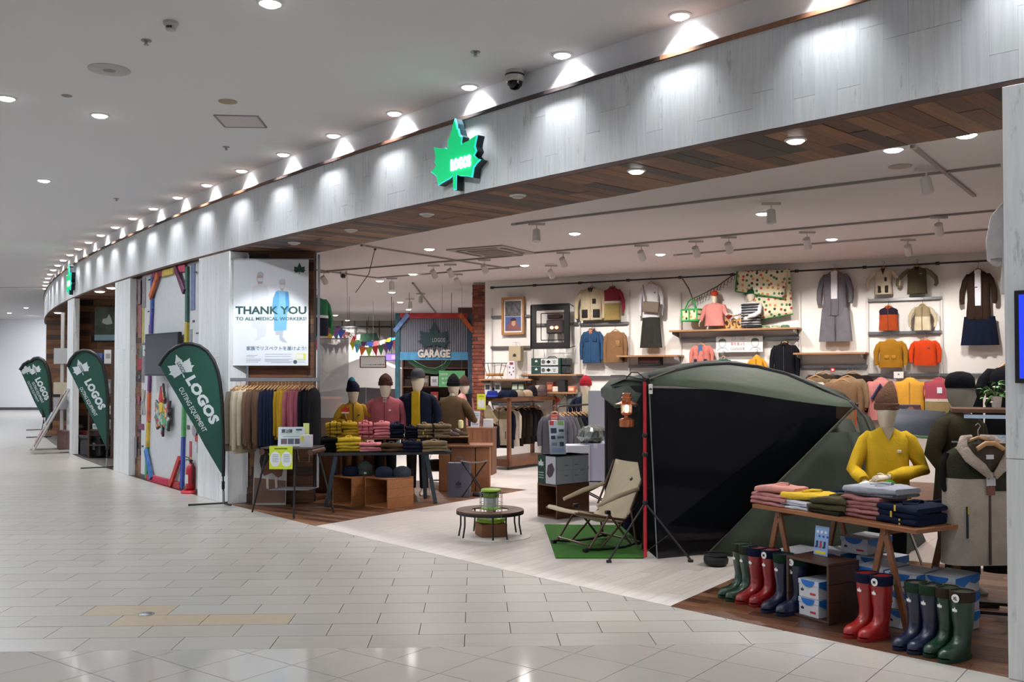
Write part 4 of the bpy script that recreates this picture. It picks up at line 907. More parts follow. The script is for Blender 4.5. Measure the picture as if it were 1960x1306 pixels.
# ================= LANTERN STAND =================
ls = hz(1235, 1071); lso = E('lantern_stand', (ls.x, ls.y, 0), 0, 'red lantern pole on a thin black tripod in front of the tent', 'lantern stand')
RED = M('#b01c2a', .4)
MB().tube([(0, 0, .02), (0, 0, 1.63)], .016, 12).build('pole', RED, lso, 50)
for z in (.50, .93, 1.1, 1.6): MB().lathe([(.02, -.015), (.024, -.01), (.024, .02), (.02, .025)], 12, (0, 0, z)).build('clamp', BLACK, lso, 50)
for fx, fy in ((-.34, -.16), (.38, -.13), (.03, .40)):
    MB().tube([(0, 0, .50), (fx, fy, .02)], .010, 8).build('leg', BLACK, lso, 50); MB().box((fx, fy, .012), (.045, .035, .024), bev=.004).build('foot', BLACK, lso)
    MB().tube([(0, 0, .06), (fx*.55, fy*.55, .24)], .004, 5).build('strut', DARKM, lso)
MB().tube([(.02, 0, 1.60), (-.06, -.01, 1.665), (-.12, -.01, 1.67), (-.165, -.01, 1.62), (-.165, -.01, 1.60)], .005, 6).build('hook_arm', DARKM, lso, 50)
MB().tube([(.0, 0, 1.6), (-.18, .03, 1.64), (-.3, .05, 1.64)], .004, 5).build('cross_wire', DARKM, lso)
pg = MB().box((.05, -.02, 1.52), (.035, .006, .09), bev=.002).build('white_tag', M('#cfd0cc', .5), lso); leaf(.03, M('#22262a', .5), pg, (.05, -.024, 1.52), .001)
ln = at(1200, 817, ls.y-.0); COP = M('#c47a55', .25, .85)
lo = E('copper_lantern', (ls.x-.165, ls.y-.01, ln.z), 0, 'shiny copper camping lantern with lit glass hanging from the red pole', 'lantern')
MB().lathe([(.066, 0), (.068, .01), (.068, .062), (.05, .075), (.02, .08), (.02, .10), (.045, .108), (.045, .115)], 24).build('tank', COP, lo, 40)
MB().lathe([(.052, .115), (.052, .125), (.044, .13), (.044, .13)], 24).build('collar', COP, lo, 40)
MB().lathe([(.04, .125), (.04, .20), (.038, .20), (.038, .125)], 20).build('glass', M('#f4efe4', .05, alpha=.25), lo, 60)
MB().lathe([(.012, .128), (.02, .145), (.018, .185), (.006, .195)], 12).build('flame_tube', M((1, .78, .55), emit=9), lo, 60)
for a in range(6): MB().tube([(.047*cos(a*pi/3), .047*sin(a*pi/3), .118), (.047*cos(a*pi/3), .047*sin(a*pi/3), .205)], .002, 4).build('guard_wire', COP, lo)
MB().lathe([(.048, .203), (.105, .2), (.108, .205), (.06, .222), (.045, .232), (.045, .25), (.05, .252), (.05, .262), (.038, .266), (.038, .285), (.042, .287), (.042, .296), (.028, .302), (.001, .303)], 24).build('hood', COP, lo, 40)
MB().tube([(-.07, 0, .13), (-.11, 0, .16), (-.10, 0, .2), (0, 0, .345), (.10, 0, .2), (.11, 0, .16), (.07, 0, .13)], .002, 4).build('bail_handle', DARKM, lo)
# ================= MAT, CHAIR =================
mq = [hz(1042, 1006), hz(1064, 1070), hz(1232, 1070), hz(1238, 1008)]
mt_ = MB().slab([(v.x, v.y) for v in mq], .0, .012).build('grass_mat', M('#3f7a26', .95, nz=.25, ns=60, bump=.8, bs=180)); tag(mt_, 'bright green artificial grass mat under the cream chair', 'mat')
cc = hz(1140, 1046); ch = E('rocking_chair', (cc.x, cc.y, .012), R_(30), 'cream canvas folding rocking chair with brown frame on the green mat', 'chair')
CV = M('#c6b79a', .85, nz=.08, ns=6, bump=.35, bs=14); BRF = M('#5d4335', .4, nz=.2)
# chair faces -x; side to side is y
seat = [(-.40, .365), (-.37, .385), (-.30, .37), (-.15, .32), (0, .27), (.12, .255), (.20, .30), (.27, .42), (.34, .58), (.40, .74), (.42, .79), (.44, .775)]
mb = MB(); rs = []
for x, z in seat:
    rs.append([(x, y, z-.03*(1-(y/.25)**2)*(1 if -.3 < x < .38 else .3)) for y in (-.25, -.17, -.08, 0, .08, .17, .25)])
o = mb.rings(rs, cap=False, close=False).build('canvas_seat', CV, ch, 70); md = o.modifiers.new('t', 'SOLIDIFY'); md.thickness = .014
leaf(.05, M('#3a3630', .6), ch, (.36, -.1, .62), .003, name='leaf_emblem').rotation_euler = (0, 0, R_(-70))
for sd in (-1, 1):
    y = sd*.27
    MB().tube([(-.30, y, .03), (-.15, y, .012), (0, y, .006), (.15, y, .012), (.32, y, .04)], .012, 6).build('rocker', BLACK, ch, 50)
    MB().tube([(-.26, y, .03), (-.02, y, .34)], .011, 8).build('leg', BRF, ch, 50); MB().tube([(.22, y, .03), (-.06, y, .36)], .011, 8).build('leg', BRF, ch, 50)
    MB().tube([(-.10, y*.9, .03), (.28, y*.9, .36)], .011, 8).build('leg', BRF, ch, 50); MB().tube([(.28, y, .03), (.22, y, .36), (.42, y, .78)], .011, 8).build('back_post', BRF, ch, 50)
    MB().tube([(-.40, y*.92, .36), (.16, y*.92, .26)], .012, 8).build('seat_rail', BRF, ch, 50)
    MB().tube([(-.18, y*1.05, .42), (.04, y*1.05, .49), (.30, y*1.05, .55)], [.018, .024, .02], 8, .8).build('armrest', CV, ch, 50)
    for xx, zz in ((-.30, .02), (.30, .035), (-.05, .35)): MB().box((xx, y, zz), (.05, .04, .035), bev=.006).build('joint', BLACK, ch)
for xx, zz in ((-.26, .06), (.25, .06), (-.04, .30)): MB().tube([(xx, -.27, zz), (xx, .27, zz)], .009, 6).build('cross_bar', BRF, ch, 50)
# dark items behind the chair, by the pole
q = hz(1218, 1035); garment('navy_bag_stack', 'dark navy padded bag leaning behind the chair at the tent side', 'bag', (q.x+.05, q.y+.25, .50), R_(10), .3, .42, '#141a30', sleeve=0, hang=False, dep=.1)
# ================= RING TABLE, HEATER =================
rc = hz(938, 1026); ro = E('ring_table', (rc.x, rc.y, 0), R_(20), 'low round ring table with brown wooden top around a green heater', 'table')
zt_ = .27
for k in range(4):
    a0, a1 = k*pi/2+.01, (k+1)*pi/2-.01; n = 10
    poly = [(.345*cos(a0+(a1-a0)*i/n), .345*sin(a0+(a1-a0)*i/n)) for i in range(n+1)]+[(.19*cos(a1-(a1-a0)*i/n), .19*sin(a1-(a1-a0)*i/n)) for i in range(n+1)]
    MB().slab(poly, zt_-.012, zt_).build('top_segment', M('#5c3a26', .45, nz=.3, ns=7), ro)
    poly = [(.346*cos(a0+(a1-a0)*i/n), .346*sin(a0+(a1-a0)*i/n)) for i in range(n+1)]+[(.336*cos(a1-(a1-a0)*i/n), .336*sin(a1-(a1-a0)*i/n)) for i in range(n+1)]
    MB().slab(poly, zt_-.04, zt_-.0125).build('edge_band', BLACK, ro)
    am = (a0+a1)/2
    for da in (-.55, .55):
        x, y = cos(am+da)*.30, sin(am+da)*.30; MB().tube([(x, y, zt_-.02), (x*1.0, y*1.0, .12), (x*1.07, y*1.07, 0)], .009, 8).build('leg', BLACK, ro, 50)
rd = hz(948, 1028); r_ = MB().lathe([(.38, 0), (.38, .004), (.30, .005), (.001, .005)], 40).build('round_floor_plate', M('#d9d2cb', .5), None, 40, loc=(rc.x+.04, rc.y, .001)); tag(r_, 'flat round pale plate on the floor under the ring table', 'floor plate')
cb_ = E('cardboard_box', (rc.x+.01, rc.y, .007), R_(18), 'low brown cardboard box under the green heater', 'box')
MB().box((0, 0, .065), (.27, .25, .13), bev=.003).build('carton', M('#8f6243', .8, nz=.1), cb_); MB().box((0, 0, .1312), (.04, .25, .001)).build('tape', M('#a88058', .4), cb_)
LIME = M('#8fb83a', .3); ht = E('camp_heater', (rc.x+.01, rc.y, .14), 0, 'lime green round paraffin heater with wire cage inside the ring table', 'heater')
MB().lathe([(.13, 0), (.15, .015), (.15, .03), (.14, .045), (.09, .055), (.08, .075)], 28).build('tank', LIME, ht, 40)
MB().box((0, -.14, .055), (.05, .012, .03), bev=.003).build('dial_panel', M('#d8d8d2', .4), ht)
MB().lathe([(.085, .13), (.098, .135), (.098, .15), (.085, .155)], 24).build('burner_ring', LIME, ht, 40)
MB().lathe([(.075, .155), (.075, .25), (.072, .25), (.072, .155)], 24).build('glass_cylinder', M('#dfe8e6', .05, alpha=.3), ht, 60)
MB().lathe([(.05, .075), (.05, .245), (.001, .246)], 16).build('burner', STEEL, ht, 40)
MB().lathe([(.06, .25), (.08, .255), (.08, .30), (.06, .31)], 24).build('upper_collar', M('#5c7a2a', .4), ht, 40)
MB().lathe([(.06, .31), (.10, .318), (.104, .33), (.098, .338), (.04, .345), (.001, .345)], 28).build('lid', LIME, ht, 40)
for k in range(14):
    a = 2*pi*k/14; MB().tube([(.115*cos(a), .115*sin(a), .05), (.115*cos(a), .115*sin(a), .30), (.09*cos(a), .09*sin(a), .32)], .0022, 4).build('guard_wire', STEEL, ht)
for z in (.14, .2, .26, .30): MB().tube([(.116*cos(a*pi/12), .116*sin(a*pi/12), z) for a in range(25)], .0022, 4).build('guard_ring', STEEL, ht)
# ================= LEFT FRONT: rail, poster, folding table, display =================
# poster
pq0, pq1 = at(447, 497, 12.36), at(590, 700, 12.36); PWd, PHt = pq1.x-pq0.x, pq0.z-pq1.z
po = E('hanging_poster', ((pq0.x+pq1.x)/2, 12.36, pq1.z), 0, 'large white hanging poster thanking medical workers on the brown plank wall', 'poster')
MB().box((0, 0, PHt/2), (PWd, .006, PHt)).build('sheet', M('#e3e6ec', .55), po)
MB().tube([(-PWd/2-.03, 0, PHt+.005), (PWd/2+.07, 0, PHt+.005)], .008, 6).build('top_rod', STEEL, po, 50)
def pp(x, y): return (x/925*170+440-447)/143*PWd-PWd/2, PHt-((y/1306*240+480)-497)/203*PHt
PG = M('#1f4a45', .6); YF = -.0045
def ptext(s, x0, x1, y0, y1, m, bold=.02):
    a, b = pp(x0, y1), pp(x1, y0); text(s, b[0]-a[0], b[1]-a[1], m, po, ((a[0]+b[0])/2, YF, (a[1]+b[1])/2), bold, depth=.002)
def ppoly(pts, col, name='printed_figure', lift=0): MB().prism([pp(x, y) for x, y in pts], 0, -.001).build(name, M(col, .6), po, loc=(0, -.0035-lift, 0))
ppoly([(290, 240), (300, 225), (335, 225), (352, 250), (350, 300), (340, 345), (385, 365), (405, 430), (405, 540), (380, 620), (385, 800), (375, 900), (330, 900), (310, 930), (255, 940), (290, 900), (280, 810), (235, 800), (230, 640), (230, 480), (235, 380), (290, 350), (275, 300)], '#d6d9df')
ppoly([(285, 262), (345, 262), (345, 280), (338, 345), (295, 345), (280, 282)], '#b59a94', lift=.0005)
ppoly([(284, 285), (348, 285), (340, 322), (295, 322)], '#d5d8de', lift=.001); ppoly([(285, 240), (300, 223), (335, 223), (350, 245), (350, 262), (283, 262)], '#b2bcc0', lift=.001)
ppoly([(480, 425), (500, 415), (600, 425), (612, 450), (622, 560), (600, 640), (590, 830), (462, 838), (458, 660), (440, 600), (450, 500)], '#76b4d8')
ppoly([(478, 430), (512, 440), (515, 540), (490, 640), (440, 600), (448, 500)], '#5a9fce', lift=.0006); ppoly([(575, 440), (605, 430), (622, 560), (610, 640), (585, 640)], '#4c93c8', lift=.0006)
ppoly([(512, 325), (525, 300), (570, 300), (580, 330), (572, 365), (560, 400), (556, 420), (530, 418), (520, 385)], '#c7b0aa'); ppoly([(508, 340), (515, 305), (545, 296), (572, 305), (578, 335)], '#c2ccd2', lift=.0006); ppoly([(515, 355), (572, 355), (560, 395), (525, 395)], '#dfe2e6', lift=.0008)
ppoly([(475, 838), (560, 832), (550, 900), (600, 960), (560, 958), (520, 930), (515, 880), (480, 880)], '#b9bdca')
ptext('THANK YOU', 62, 795, 580, 664, PG, .03); ptext('TO ALL MEDICAL WORKERS!', 66, 795, 692, 728, M('#3a5a58', .6), .02)
ptext('家族でリスペクトを届けよう!', 178, 795, 995, 1040, M('#4d6f82', .6), .01)
ptext('TOGETHER WITH SMILE', 275, 580, 122, 134, M('#7d848c', .6), 0) if False else None
leaf(.155*1.0, M('#173f33', .6), po, (pp(722, 190)[0], YF, pp(722, 190)[1])); ptext('LOGOS', 716, 786, 202, 218, M('#c8d2d0', .6), .02); po.children[-1].location.y = -.0085
for y, x0, x1 in ((1080, 368, 645), (1102, 368, 635), (1130, 368, 655), (1142, 368, 620), (1155, 368, 655), (1168, 430, 640), (1092, 180, 290), (1106, 180, 262), (1130, 175, 330), (1145, 175, 325), (1160, 175, 300), (1140, 710, 790), (1160, 710, 785)):
    a, b = pp(x0, y), pp(x1, y); ink(po, (a[0]+b[0])/2, a[1], b[0]-a[0], .006, '#9aa2ae', -.004, 'fine_print')
ppoly([(690, 1072), (792, 1072), (792, 1132), (690, 1132)], '#dedb5a', 'yellow_print'); ppoly([(694, 1078), (766, 1078), (766, 1126), (694, 1126)], '#e6e6da', 'paper_print', .0006)
ppoly([(682+21*cos(a*pi/8), 1160+21*sin(a*pi/8)) for a in range(16)], '#3d5a58', 'round_seal')
spot('poster_fill', (-2.6, 10.9, 3.1), 130, 50, (.9, .95, 1), aim=((pq0.x+pq1.x)/2-.08, 12.36, 1.95), blend=.5, rad=.03)  # added lamp with no fitting, brightens the poster sheet
# clothes rail on the wall
r0, r1 = at(441, 727, 12.05), at(612, 727, 12.05)
cr = E('wall_clothes_rail', (r0.x, 12.05, r0.z), 0, 'grey steel clothes rail on the brown plank wall below the poster', 'clothes rail')
MB().box(((r1.x-r0.x)/2, 0, 0), (r1.x-r0.x, .03, .045), bev=.003).build('bar', STEEL, cr)
for x in (.12, r1.x-r0.x-.15): MB().box((x, .20, 0), (.02, .40, .02)).build('bracket', STEEL, cr)
for x in (.1, r1.x-r0.x-.1):
    MB().box((x, .415, .1-r0.z+1.6), (.03, .02, 3.0)).build('wall_upright', STEEL, cr)
cols = [('#6f675b', 'dark taupe', 1, .80), ('#a49a86', 'greyish beige', 1, .80), ('#b9ac96', 'cream beige', 2, .83), ('#6c5444', 'mid brown', 2, .78), ('#5e483a', 'dark brown', 3, .77), ('#1c2337', 'navy', 4, .83), ('#b8932c', 'mustard yellow', 3, .66), ('#a8606c', 'dusty pink', 4, .68), ('#16171c', 'black', 3, .74)]
n = sum(c[2] for c in cols); i = 0; x0_, x1_ = r0.x+.06, r1.x-.06
for col, nm_, cnt, hh in cols:
    for j in range(cnt):
        x = x0_+(x1_-x0_)*(i+.5)/n; o_ = ['leftmost', 'second', 'third', 'fourth'][j] if cnt > 1 else 'single'
        side_garment((x, 12.05+random.uniform(-.02, .02), r0.z-.075), R_(-14+random.uniform(-5, 5)), col, hh, .42, '%s shirt hanging on the rail below the poster, %s of its colour' % (nm_, o_), 'shirts on the rail below the poster', i+3); i += 1
# picture leaning at wall
q = hz(512, 958); lp = card((q.x+.13, 12.28, 0), 0, .42, .72, '#a9a7a6', 'leaning photo board of a dog behind the small folding table', 'photo board', tilt=-.12, name='leaning_photo')
mb = MB().prism([(-.13, .62), (-.06, .66), (.0, .60), (.12, .58), (.17, .50), (.15, .36), (.10, .34), (.02, .40), (-.08, .36), (-.12, .44), (-.10, .54)], -.001, 0); mb.build('dog_print', M('#6b4232', .6), lp, loc=(0, -.0045, 0))
MB().prism([(-.13, .62), (-.06, .67), (-.01, .60), (-.06, .5), (-.12, .46), (-.14, .54)], -.001, 0).build('dark_print', M('#1d1815', .6), lp, loc=(0, -.0055, 0))
MB().prism([(-.2, .02), (.2, .02), (.2, .3), (-.2, .34)], -.001, 0).build('ground_print', M('#6d4f42', .6), lp, loc=(0, -.004, 0))
for x in (-.05, .06): MB().prism([(x, .34), (x+.03, .34), (x+.04, .20), (x+.01, .2)], -.001, 0).build('paw_print', M('#c8b8a4', .6), lp, loc=(0, -.006, 0))
# folding table
ft_c = hz(560, 985); FZ = .80
ft = E('folding_table', (ft_c.x, ft_c.y, 0), R_(-6), 'small folding table with splayed dark legs below the poster at the shop edge', 'table')
for i in range(6): MB().box((0, -.2+.08*i, FZ-.008), (.62, .077, .014), bev=.002).build('slat', M('#3b2c24', .4, nz=.2, rnd=.2), ft)
for sd in (-1, 1):
    MB().tube([(sd*.29, -.24, FZ-.05), (sd*.29, .24, FZ-.05)], .035, 14).build('rolled_edge', M('#4e3427', .5), ft, 50)
for (a, b) in (((-.24, -.2), hz(483, 981)), ((.10, -.2), hz(562, 994)), ((.24, .18), hz(639, 983)), ((-.02, .2), hz(559, 971))):
    lb = Matrix.Rotation(R_(6), 4, 'Z') @ Vector((b.x-ft_c.x, b.y-ft_c.y, 0)); MB().tube([(a[0], a[1], FZ-.03), (lb.x, lb.y, .005)], .012, 8).build('leg', BLACK, ft, 50)
MB().slab([(-.25, -.14), (.22, -.12), (.27, .16), (-.18, .16)], .30, .305).build('wire_shelf', M('#9a9ca4', .3, .7), ft)
MB().tube([(.05, .0, FZ-.02), (.08, 0, .62), (.2, 0, .62), (.2, 0, FZ-.02)], .004, 5).build('hanging_hook', STEEL, ft, 50)
yq = at(540, 889, ft_c.y-.27); ys = card((yq.x-.01, ft_c.y-.285, .56), R_(-2), .27, .265, '#c9da36', 'bright yellow notice with two white ovals hanging from the small folding table', 'notice', name='yellow_notice')
for sd in (-1, 1): MB().prism([(sd*.065+.062*cos(a*pi/10), .115+.088*sin(a*pi/10)) for a in range(20)], -.0015, 0).build('white_oval', M('#dfe3e6', .6), ys, loc=(0, -.003, 0))
for sd in (-1, 1):
    for k in range(5): ink(ys, sd*.065, .165-.02*k, .07, .006, '#8a959c', -.0052, 'fine_print')
ink(ys, 0, .235, .15, .014, '#4f6a2c', -.0035); text('第2弾', .05, .02, M('#4f6a2c', .6), ys, (0, -.006, .235)).hide_render if False else None
sg = card((ft_c.x-.02, ft_c.y+.0, FZ), R_(8), .31, .235, '#ccd4dc', 'tilted white sign reading 第2弾 on the small folding table', 'sign', tilt=-.28, name='campaign_sign')
text('第2弾', .13, .05, M('#2c4a52', .6), sg, (-.055, -.004, .185), .01); ink(sg, .085, .20, .07, .022, '#2f5560'); ink(sg, .07, .172, .05, .008, '#8a979f'); ink(sg, 0, .15, .27, .004, '#b9d04a'); ink(sg, 0, .12, .19, .006, '#8a979f')
for x, c_ in ((-.085, '#6e5560'), (-.005, '#55606c'), (.075, '#4d4a52')): ink(sg, x, .06, .07, .065, c_, name='photo_print')
wb_ = E('white_box', (ft_c.x+.18, ft_c.y-.10, FZ), R_(-4), 'small plain white box with a yellow sticker on the small folding table', 'box')
MB().box((0, 0, .072), (.13, .10, .144), bev=.002).build('carton', M('#c6c8d0', .6), wb_); MB().box((-.035, -.051, .1), (.035, .002, .06)).build('yellow_sticker', M('#d0c640', .6), wb_)
card((ft_c.x+.14, ft_c.y+.08, FZ), 0, .07, .27, '#d8e28a', 'small pale yellow card standing behind the white box', tilt=0)
# black display table
DZ = .67; d0_, d1_ = at(600, 866, 12.05), at(858, 866, 12.35)
dmid = (d0_+d1_)/2; dl = (d1_-d0_).xy.length; drz = atan2(d1_.y-d0_.y, d1_.x-d0_.x)
dt = E('display_table', (dmid.x, dmid.y+.30, 0), drz, 'black metal display table stacked with folded fleece shirts behind the folding table', 'table')
MB().box((0, 0, DZ-.02), (dl, .62, .035), bev=.003).build('tabletop', M('#22242a', .35), dt)
MB().box((0, .17, DZ+.145), (dl-.30, .27, .02), bev=.002).build('upper_shelf', SHOPWOOD, dt)
for x in (-dl/2+.28, 0, dl/2-.28): MB().box((x, .17, DZ+.066), (.03, .2, .135)).build('shelf_riser', SHOPWOOD, dt)
LG = M('#35434c', .3, .5)
for lx, sd in ((-dl/2+.22, -1), (dl/2-.33, 1)):
    for y in (-.26, .26):
        p0 = Vector((lx+sd*.0, y, DZ-.04)); p1 = Vector((lx+sd*(-.0)+(.14 if sd < 0 else -.08), y, 0))
        for a in (0,):
            e = Vector((lx+sd*.12*(1 if y < 0 else .3), y, 0)); v = e-p0; ang = atan2(v.x, -v.z)
            MB().box((0, 0, 0), (.05, .03, v.length-.01), rot=Matrix.Rotation(-ang, 3, 'Y')).build('leg', LG, dt, loc=tuple((p0+e)/2))
DM = Matrix.Translation(dt.location) @ Matrix.Rotation(drz, 4, 'Z')
def dpx(px, y): # x on the table from a pixel column
    Y = dt.location.y+y; return at(px, 700, Y).x, Y
def stk(pa, pb, y, z, n, lh, col, nm_, grp, seed, band=None, tagc=None):
    xa, Y = dpx(pa, y); xb, _ = dpx(pb, y); w = xb-xa-.01; nmz = {1: ['single'], 2: ['lower', 'upper'], 3: ['bottom', 'middle', 'top'], 4: ['bottom', 'second', 'third', 'top'], 5: ['bottom', 'second', 'third', 'fourth', 'top']}[n]
    for i in range(n):
        folded(((xa+xb)/2, Y, z+.001), drz+random.uniform(-.04, .04), w, .26, lh*(1.35 if i == n-1 else 1), col, '%s %s' % (nmz[i], nm_), grp, 1, seed+i, tagc, 'folded_fleece', 'shirt', band); z += lh*.99
stk(600, 648, -.15, DZ, 4, .04, '#101115', 'black fleece in the black pile at the table left end', 'black fleece pile', 1)
stk(645, 692, -.15, DZ, 4, .042, '#c9a834', 'yellow fleece in the front row pile right of the black one', 'front yellow pile', 6)
stk(688, 731, -.15, DZ, 3, .035, '#cf8288', 'pink fleece in the low front row pile', 'front pink pile', 12)
stk(729, 771, -.15, DZ, 2, .045, '#4a3628', 'brown fleece in the low front row pile', 'front brown pile', 17)
stk(770, 808, -.15, DZ, 3, .042, '#141a2c', 'navy fleece in the front row pile', 'front navy pile', 22)
stk(807, 855, -.15, DZ, 3, .04, '#7a6a50', 'khaki fleece at the right end of the front row', 'front khaki pile', 27)
U_ = DZ+.155
stk(625, 654, .17, U_, 4, .046, '#c9a834', 'yellow fleece in the left pile of the upper shelf', 'upper left yellow pile', 31, band='#3a2c2a')
stk(655, 684, .17, U_, 5, .038, '#c2a030', 'yellow fleece in the second pile of the upper shelf', 'upper second yellow pile', 37)
stk(686, 714, .17, U_, 4, .048, '#c9747c', 'pink fleece in the third pile of the upper shelf', 'upper left pink pile', 43, band='#6a3038')
stk(715, 747, .17, U_, 5, .038, '#cf7c84', 'pink fleece in the fourth pile of the upper shelf', 'upper right pink pile', 49)
stk(746, 774, .17, U_, 4, .044, '#141a2e', 'navy fleece in the left navy pile of the upper shelf', 'upper left navy pile', 55)
stk(776, 799, .17, U_, 4, .034, '#121624', 'navy fleece in the right navy pile of the upper shelf', 'upper right navy pile', 60)
stk(798, 827, .17, U_, 4, .042, '#75654c', 'khaki fleece with yellow tag in the left khaki pile of the upper shelf', 'upper left khaki pile', 65, tagc='#d0a832')
stk(829, 861, .17, U_, 4, .042, '#6d5e48', 'khaki fleece in the rightmost pile of the upper shelf', 'upper right khaki pile', 71)
# crates with caps
c1 = hz(672, 969); c2 = hz(742, 972)
k1 = crate((c1.x, c1.y+.15, 0), R_(-40), .38, .36, .37, 'left brown wooden crate under the black display table', m=wood('crate_wood', ['#9a6238', '#a56b3f', '#8c5731'], .5, 0, .25))
k2 = crate((c2.x, c2.y+.15, 0), R_(-40), .42, .44, .37, 'right wider brown wooden crate under the black display table', m=MATS['crate_wood'])
def hat_obj(kind, p, rz, col, label, group=None, k=1.0, patch=None):
    o = E(kind, tuple(p), rz, label, 'hat', group); f = fab(col, .2, .4, 60)
    if kind == 'cap':
        MB().lathe([(.09, 0), (.094, .03), (.088, .07), (.06, .10), (.02, .112), (.001, .113)], 18, (0, 0, 0), 1, 1.12).xf(Matrix.Scale(k, 4)).build('crown', f, o, 50)
        n = 9; v = [(.085*k*cos(pi+pi*i/(n-1)), k*(-.04-.12*abs(sin(pi*i/(n-1)))**.7)) for i in range(n)]; MB().slab(v, .006, .014).build('visor', f, o)
    elif kind == 'beanie':
        MB().lathe([(.092, .05), (.098, .06), (.09, .12), (.06, .165), (.02, .185), (.001, .187)], 18, (0, 0, 0), 1, .8).xf(Matrix.Scale(k, 4)).build('crown', f, o, 50)
        MB().lathe([(.09, 0), (.1, .005), (.102, .055), (.095, .06)], 18, (0, 0, 0), 1, .8).xf(Matrix.Scale(k, 4)).build('cuff', f, o, 50)
    else:
        MB().lathe([(.155, 0), (.157, .006), (.10, .035), (.095, .04), (.088, .09), (.075, .10), (.001, .102)], 20, (0, 0, 0), 1, .9).xf(Matrix.Scale(k, 4)).build('crown_and_brim', f, o, 50)
        MB().lathe([(.0985, .036), (.0945, .055), (.09, .055), (.09, .036)], 20, (0, 0, 0), 1, .9).xf(Matrix.Scale(k, 4)).build('hat_band', fab(col), o, 50)
    if patch: MB().box((.02*k, -.083*k, .035*k), (.03, .012, .016)).build('patch', M(patch, .6), o)
    return o
hat_obj('cap', (c1.x-.02, c1.y+.12, .371), R_(60), '#14192c', 'dark navy cap on the left crate under the black table', k=1.15, patch='#9aa2ac')
hat_obj('beanie', (c1.x+.15, c1.y+.13, .371), 0, '#3d443f', 'dark grey green knitted beanie between the two crates', k=1.05, patch='#b9c8bc')
hat_obj('cap', (c2.x-.06, c2.y+.11, .371), R_(60), '#232a3a', 'slate navy cap on the right crate, left of the grey one', k=1.15)
hat_obj('cap', (c2.x+.16, c2.y+.15, .371), R_(-50), '#343a44', 'slate grey cap on the right end of the right crate', k=1.15)
# brown panel block behind the table
q = at(640, 900, 13.4); bp = crate((q.x+.05, 13.7, 0), 0, 1.5, .3, .72, 'wide brown wooden plinth standing behind the black display table', back=True, name='wooden_plinth')
for i in range(8): MB().box((-.75+.1875*(i+.5), -.155, .36), (.185, .012, .70), bev=.001).build('front_plank', SHOPWOODZ, bp)
# mannequins behind the table
def MP(px, Y): v = at(px, 700, Y); return (v.x, v.y, 0)
dn = lambda s_, e=(0, 0): A_((s_*.25, .02, 1.08), (s_*.26, -.05, .84), (0, -.1, -1), (s_, 0, 0))
mannequin('child mannequin in a mustard yellow zip jacket and navy beanie with blue tip', MP(676, 13.25), R_(12), 1.49, '#a88428',
    (A_((-.23, .0, 1.0), (-.12, -.2, 1.0), (.7, -.5, .1), (0, 0, 1)), A_((.25, .02, .98), (.24, -.1, .78), (0, -.2, -1), (1, 0, 0))), hat=beanie('#171b30', tip=.03, lean=-.4, tipc='#2f6f86'), sw=.32, zipc='#26221c', logo='#1b1b1b', turn=R_(10), pants='#5b3f2c')
rt = E('red_paper_tag', T_(at(661, 784, 12.96)), 0, 'red maple leaf paper tag held in front of the mustard yellow jacket', 'tag'); leaf(.13, M('#b8321f', .5), rt, (0, 0, 0)); ink(rt, .0, -.045, .1, .02, '#d8d4cc', -.006)
MB().tube([(0, .002, -.06), (.02, .01, -.13)], .005, 6).build('stick', M('#c8b090', .5), rt)
mannequin('mannequin in a dusty pink half zip fleece and brown knitted beanie', MP(738, 13.3), R_(2), 1.58, '#9c545c',
    (dn(-1), dn(1)), hat=beanie('#4a3028', tip=.0), sw=.42, stripes='#d8d4d0', zipc='#6a2c34', logo='#cfc4c0', pants='#15161b')
mannequin('mannequin in an open navy coat over a yellow shirt and grey cap', MP(800, 13.35), R_(-10), 1.66, '#161b2b',
    (A_((-.28, .02, 1.1), (-.29, -.05, .85), (0, -.1, -1), (-1, 0, 0)), A_((.28, .02, 1.1), (.28, -.06, .88), (0, -.1, -1), (1, 0, 0))), hat=cap('#4b4c52'), sw=.44, inner='#c3a024', long=.12, turn=R_(-15), pants='#2e2a2a')
mannequin('mannequin seen from behind in a long brown fleece coat and black beanie', MP(868, 14.3), R_(150), 1.56, '#54442f',
    (A_((-.27, -.05, 1.05), (-.22, -.25, .95), (0, -1, .0), (-1, 0, 0)), A_((.27, -.05, 1.05), (.2, -.2, .9), (0, -1, -.3), (1, 0, 0))), hat=beanie('#101114', tip=.02), sw=.42, long=.35, collar=False, topname='coat')
wl_ = E('round_lamp_charm', T_(at(882, 812, 14.0)), 0, 'pale round lantern shaped charm hanging from the brown coat mannequin arm', 'lamp'); MB().lathe([(.01, -.065), (.035, -.055), (.04, 0), (.035, .05), (.01, .06)], 14).build('shade', M('#dfe0a8', .4), wl_, 50)
MB().tube([(0, 0, .06), (.0, 0, .16)], .004, 5).build('cord', M('#7a3a30', .6), wl_)
mannequin('small mannequin in dark overalls, pink shirt and brown bucket hat by the brick column', MP(888, 17.2), R_(60), 1.53, '#c88a84',
    (dn(-1), dn(1)), hat=beanie('#4a3530', tip=.03), sw=.36, collar=False, pants='#2b2a30', inner='#2b2a30')
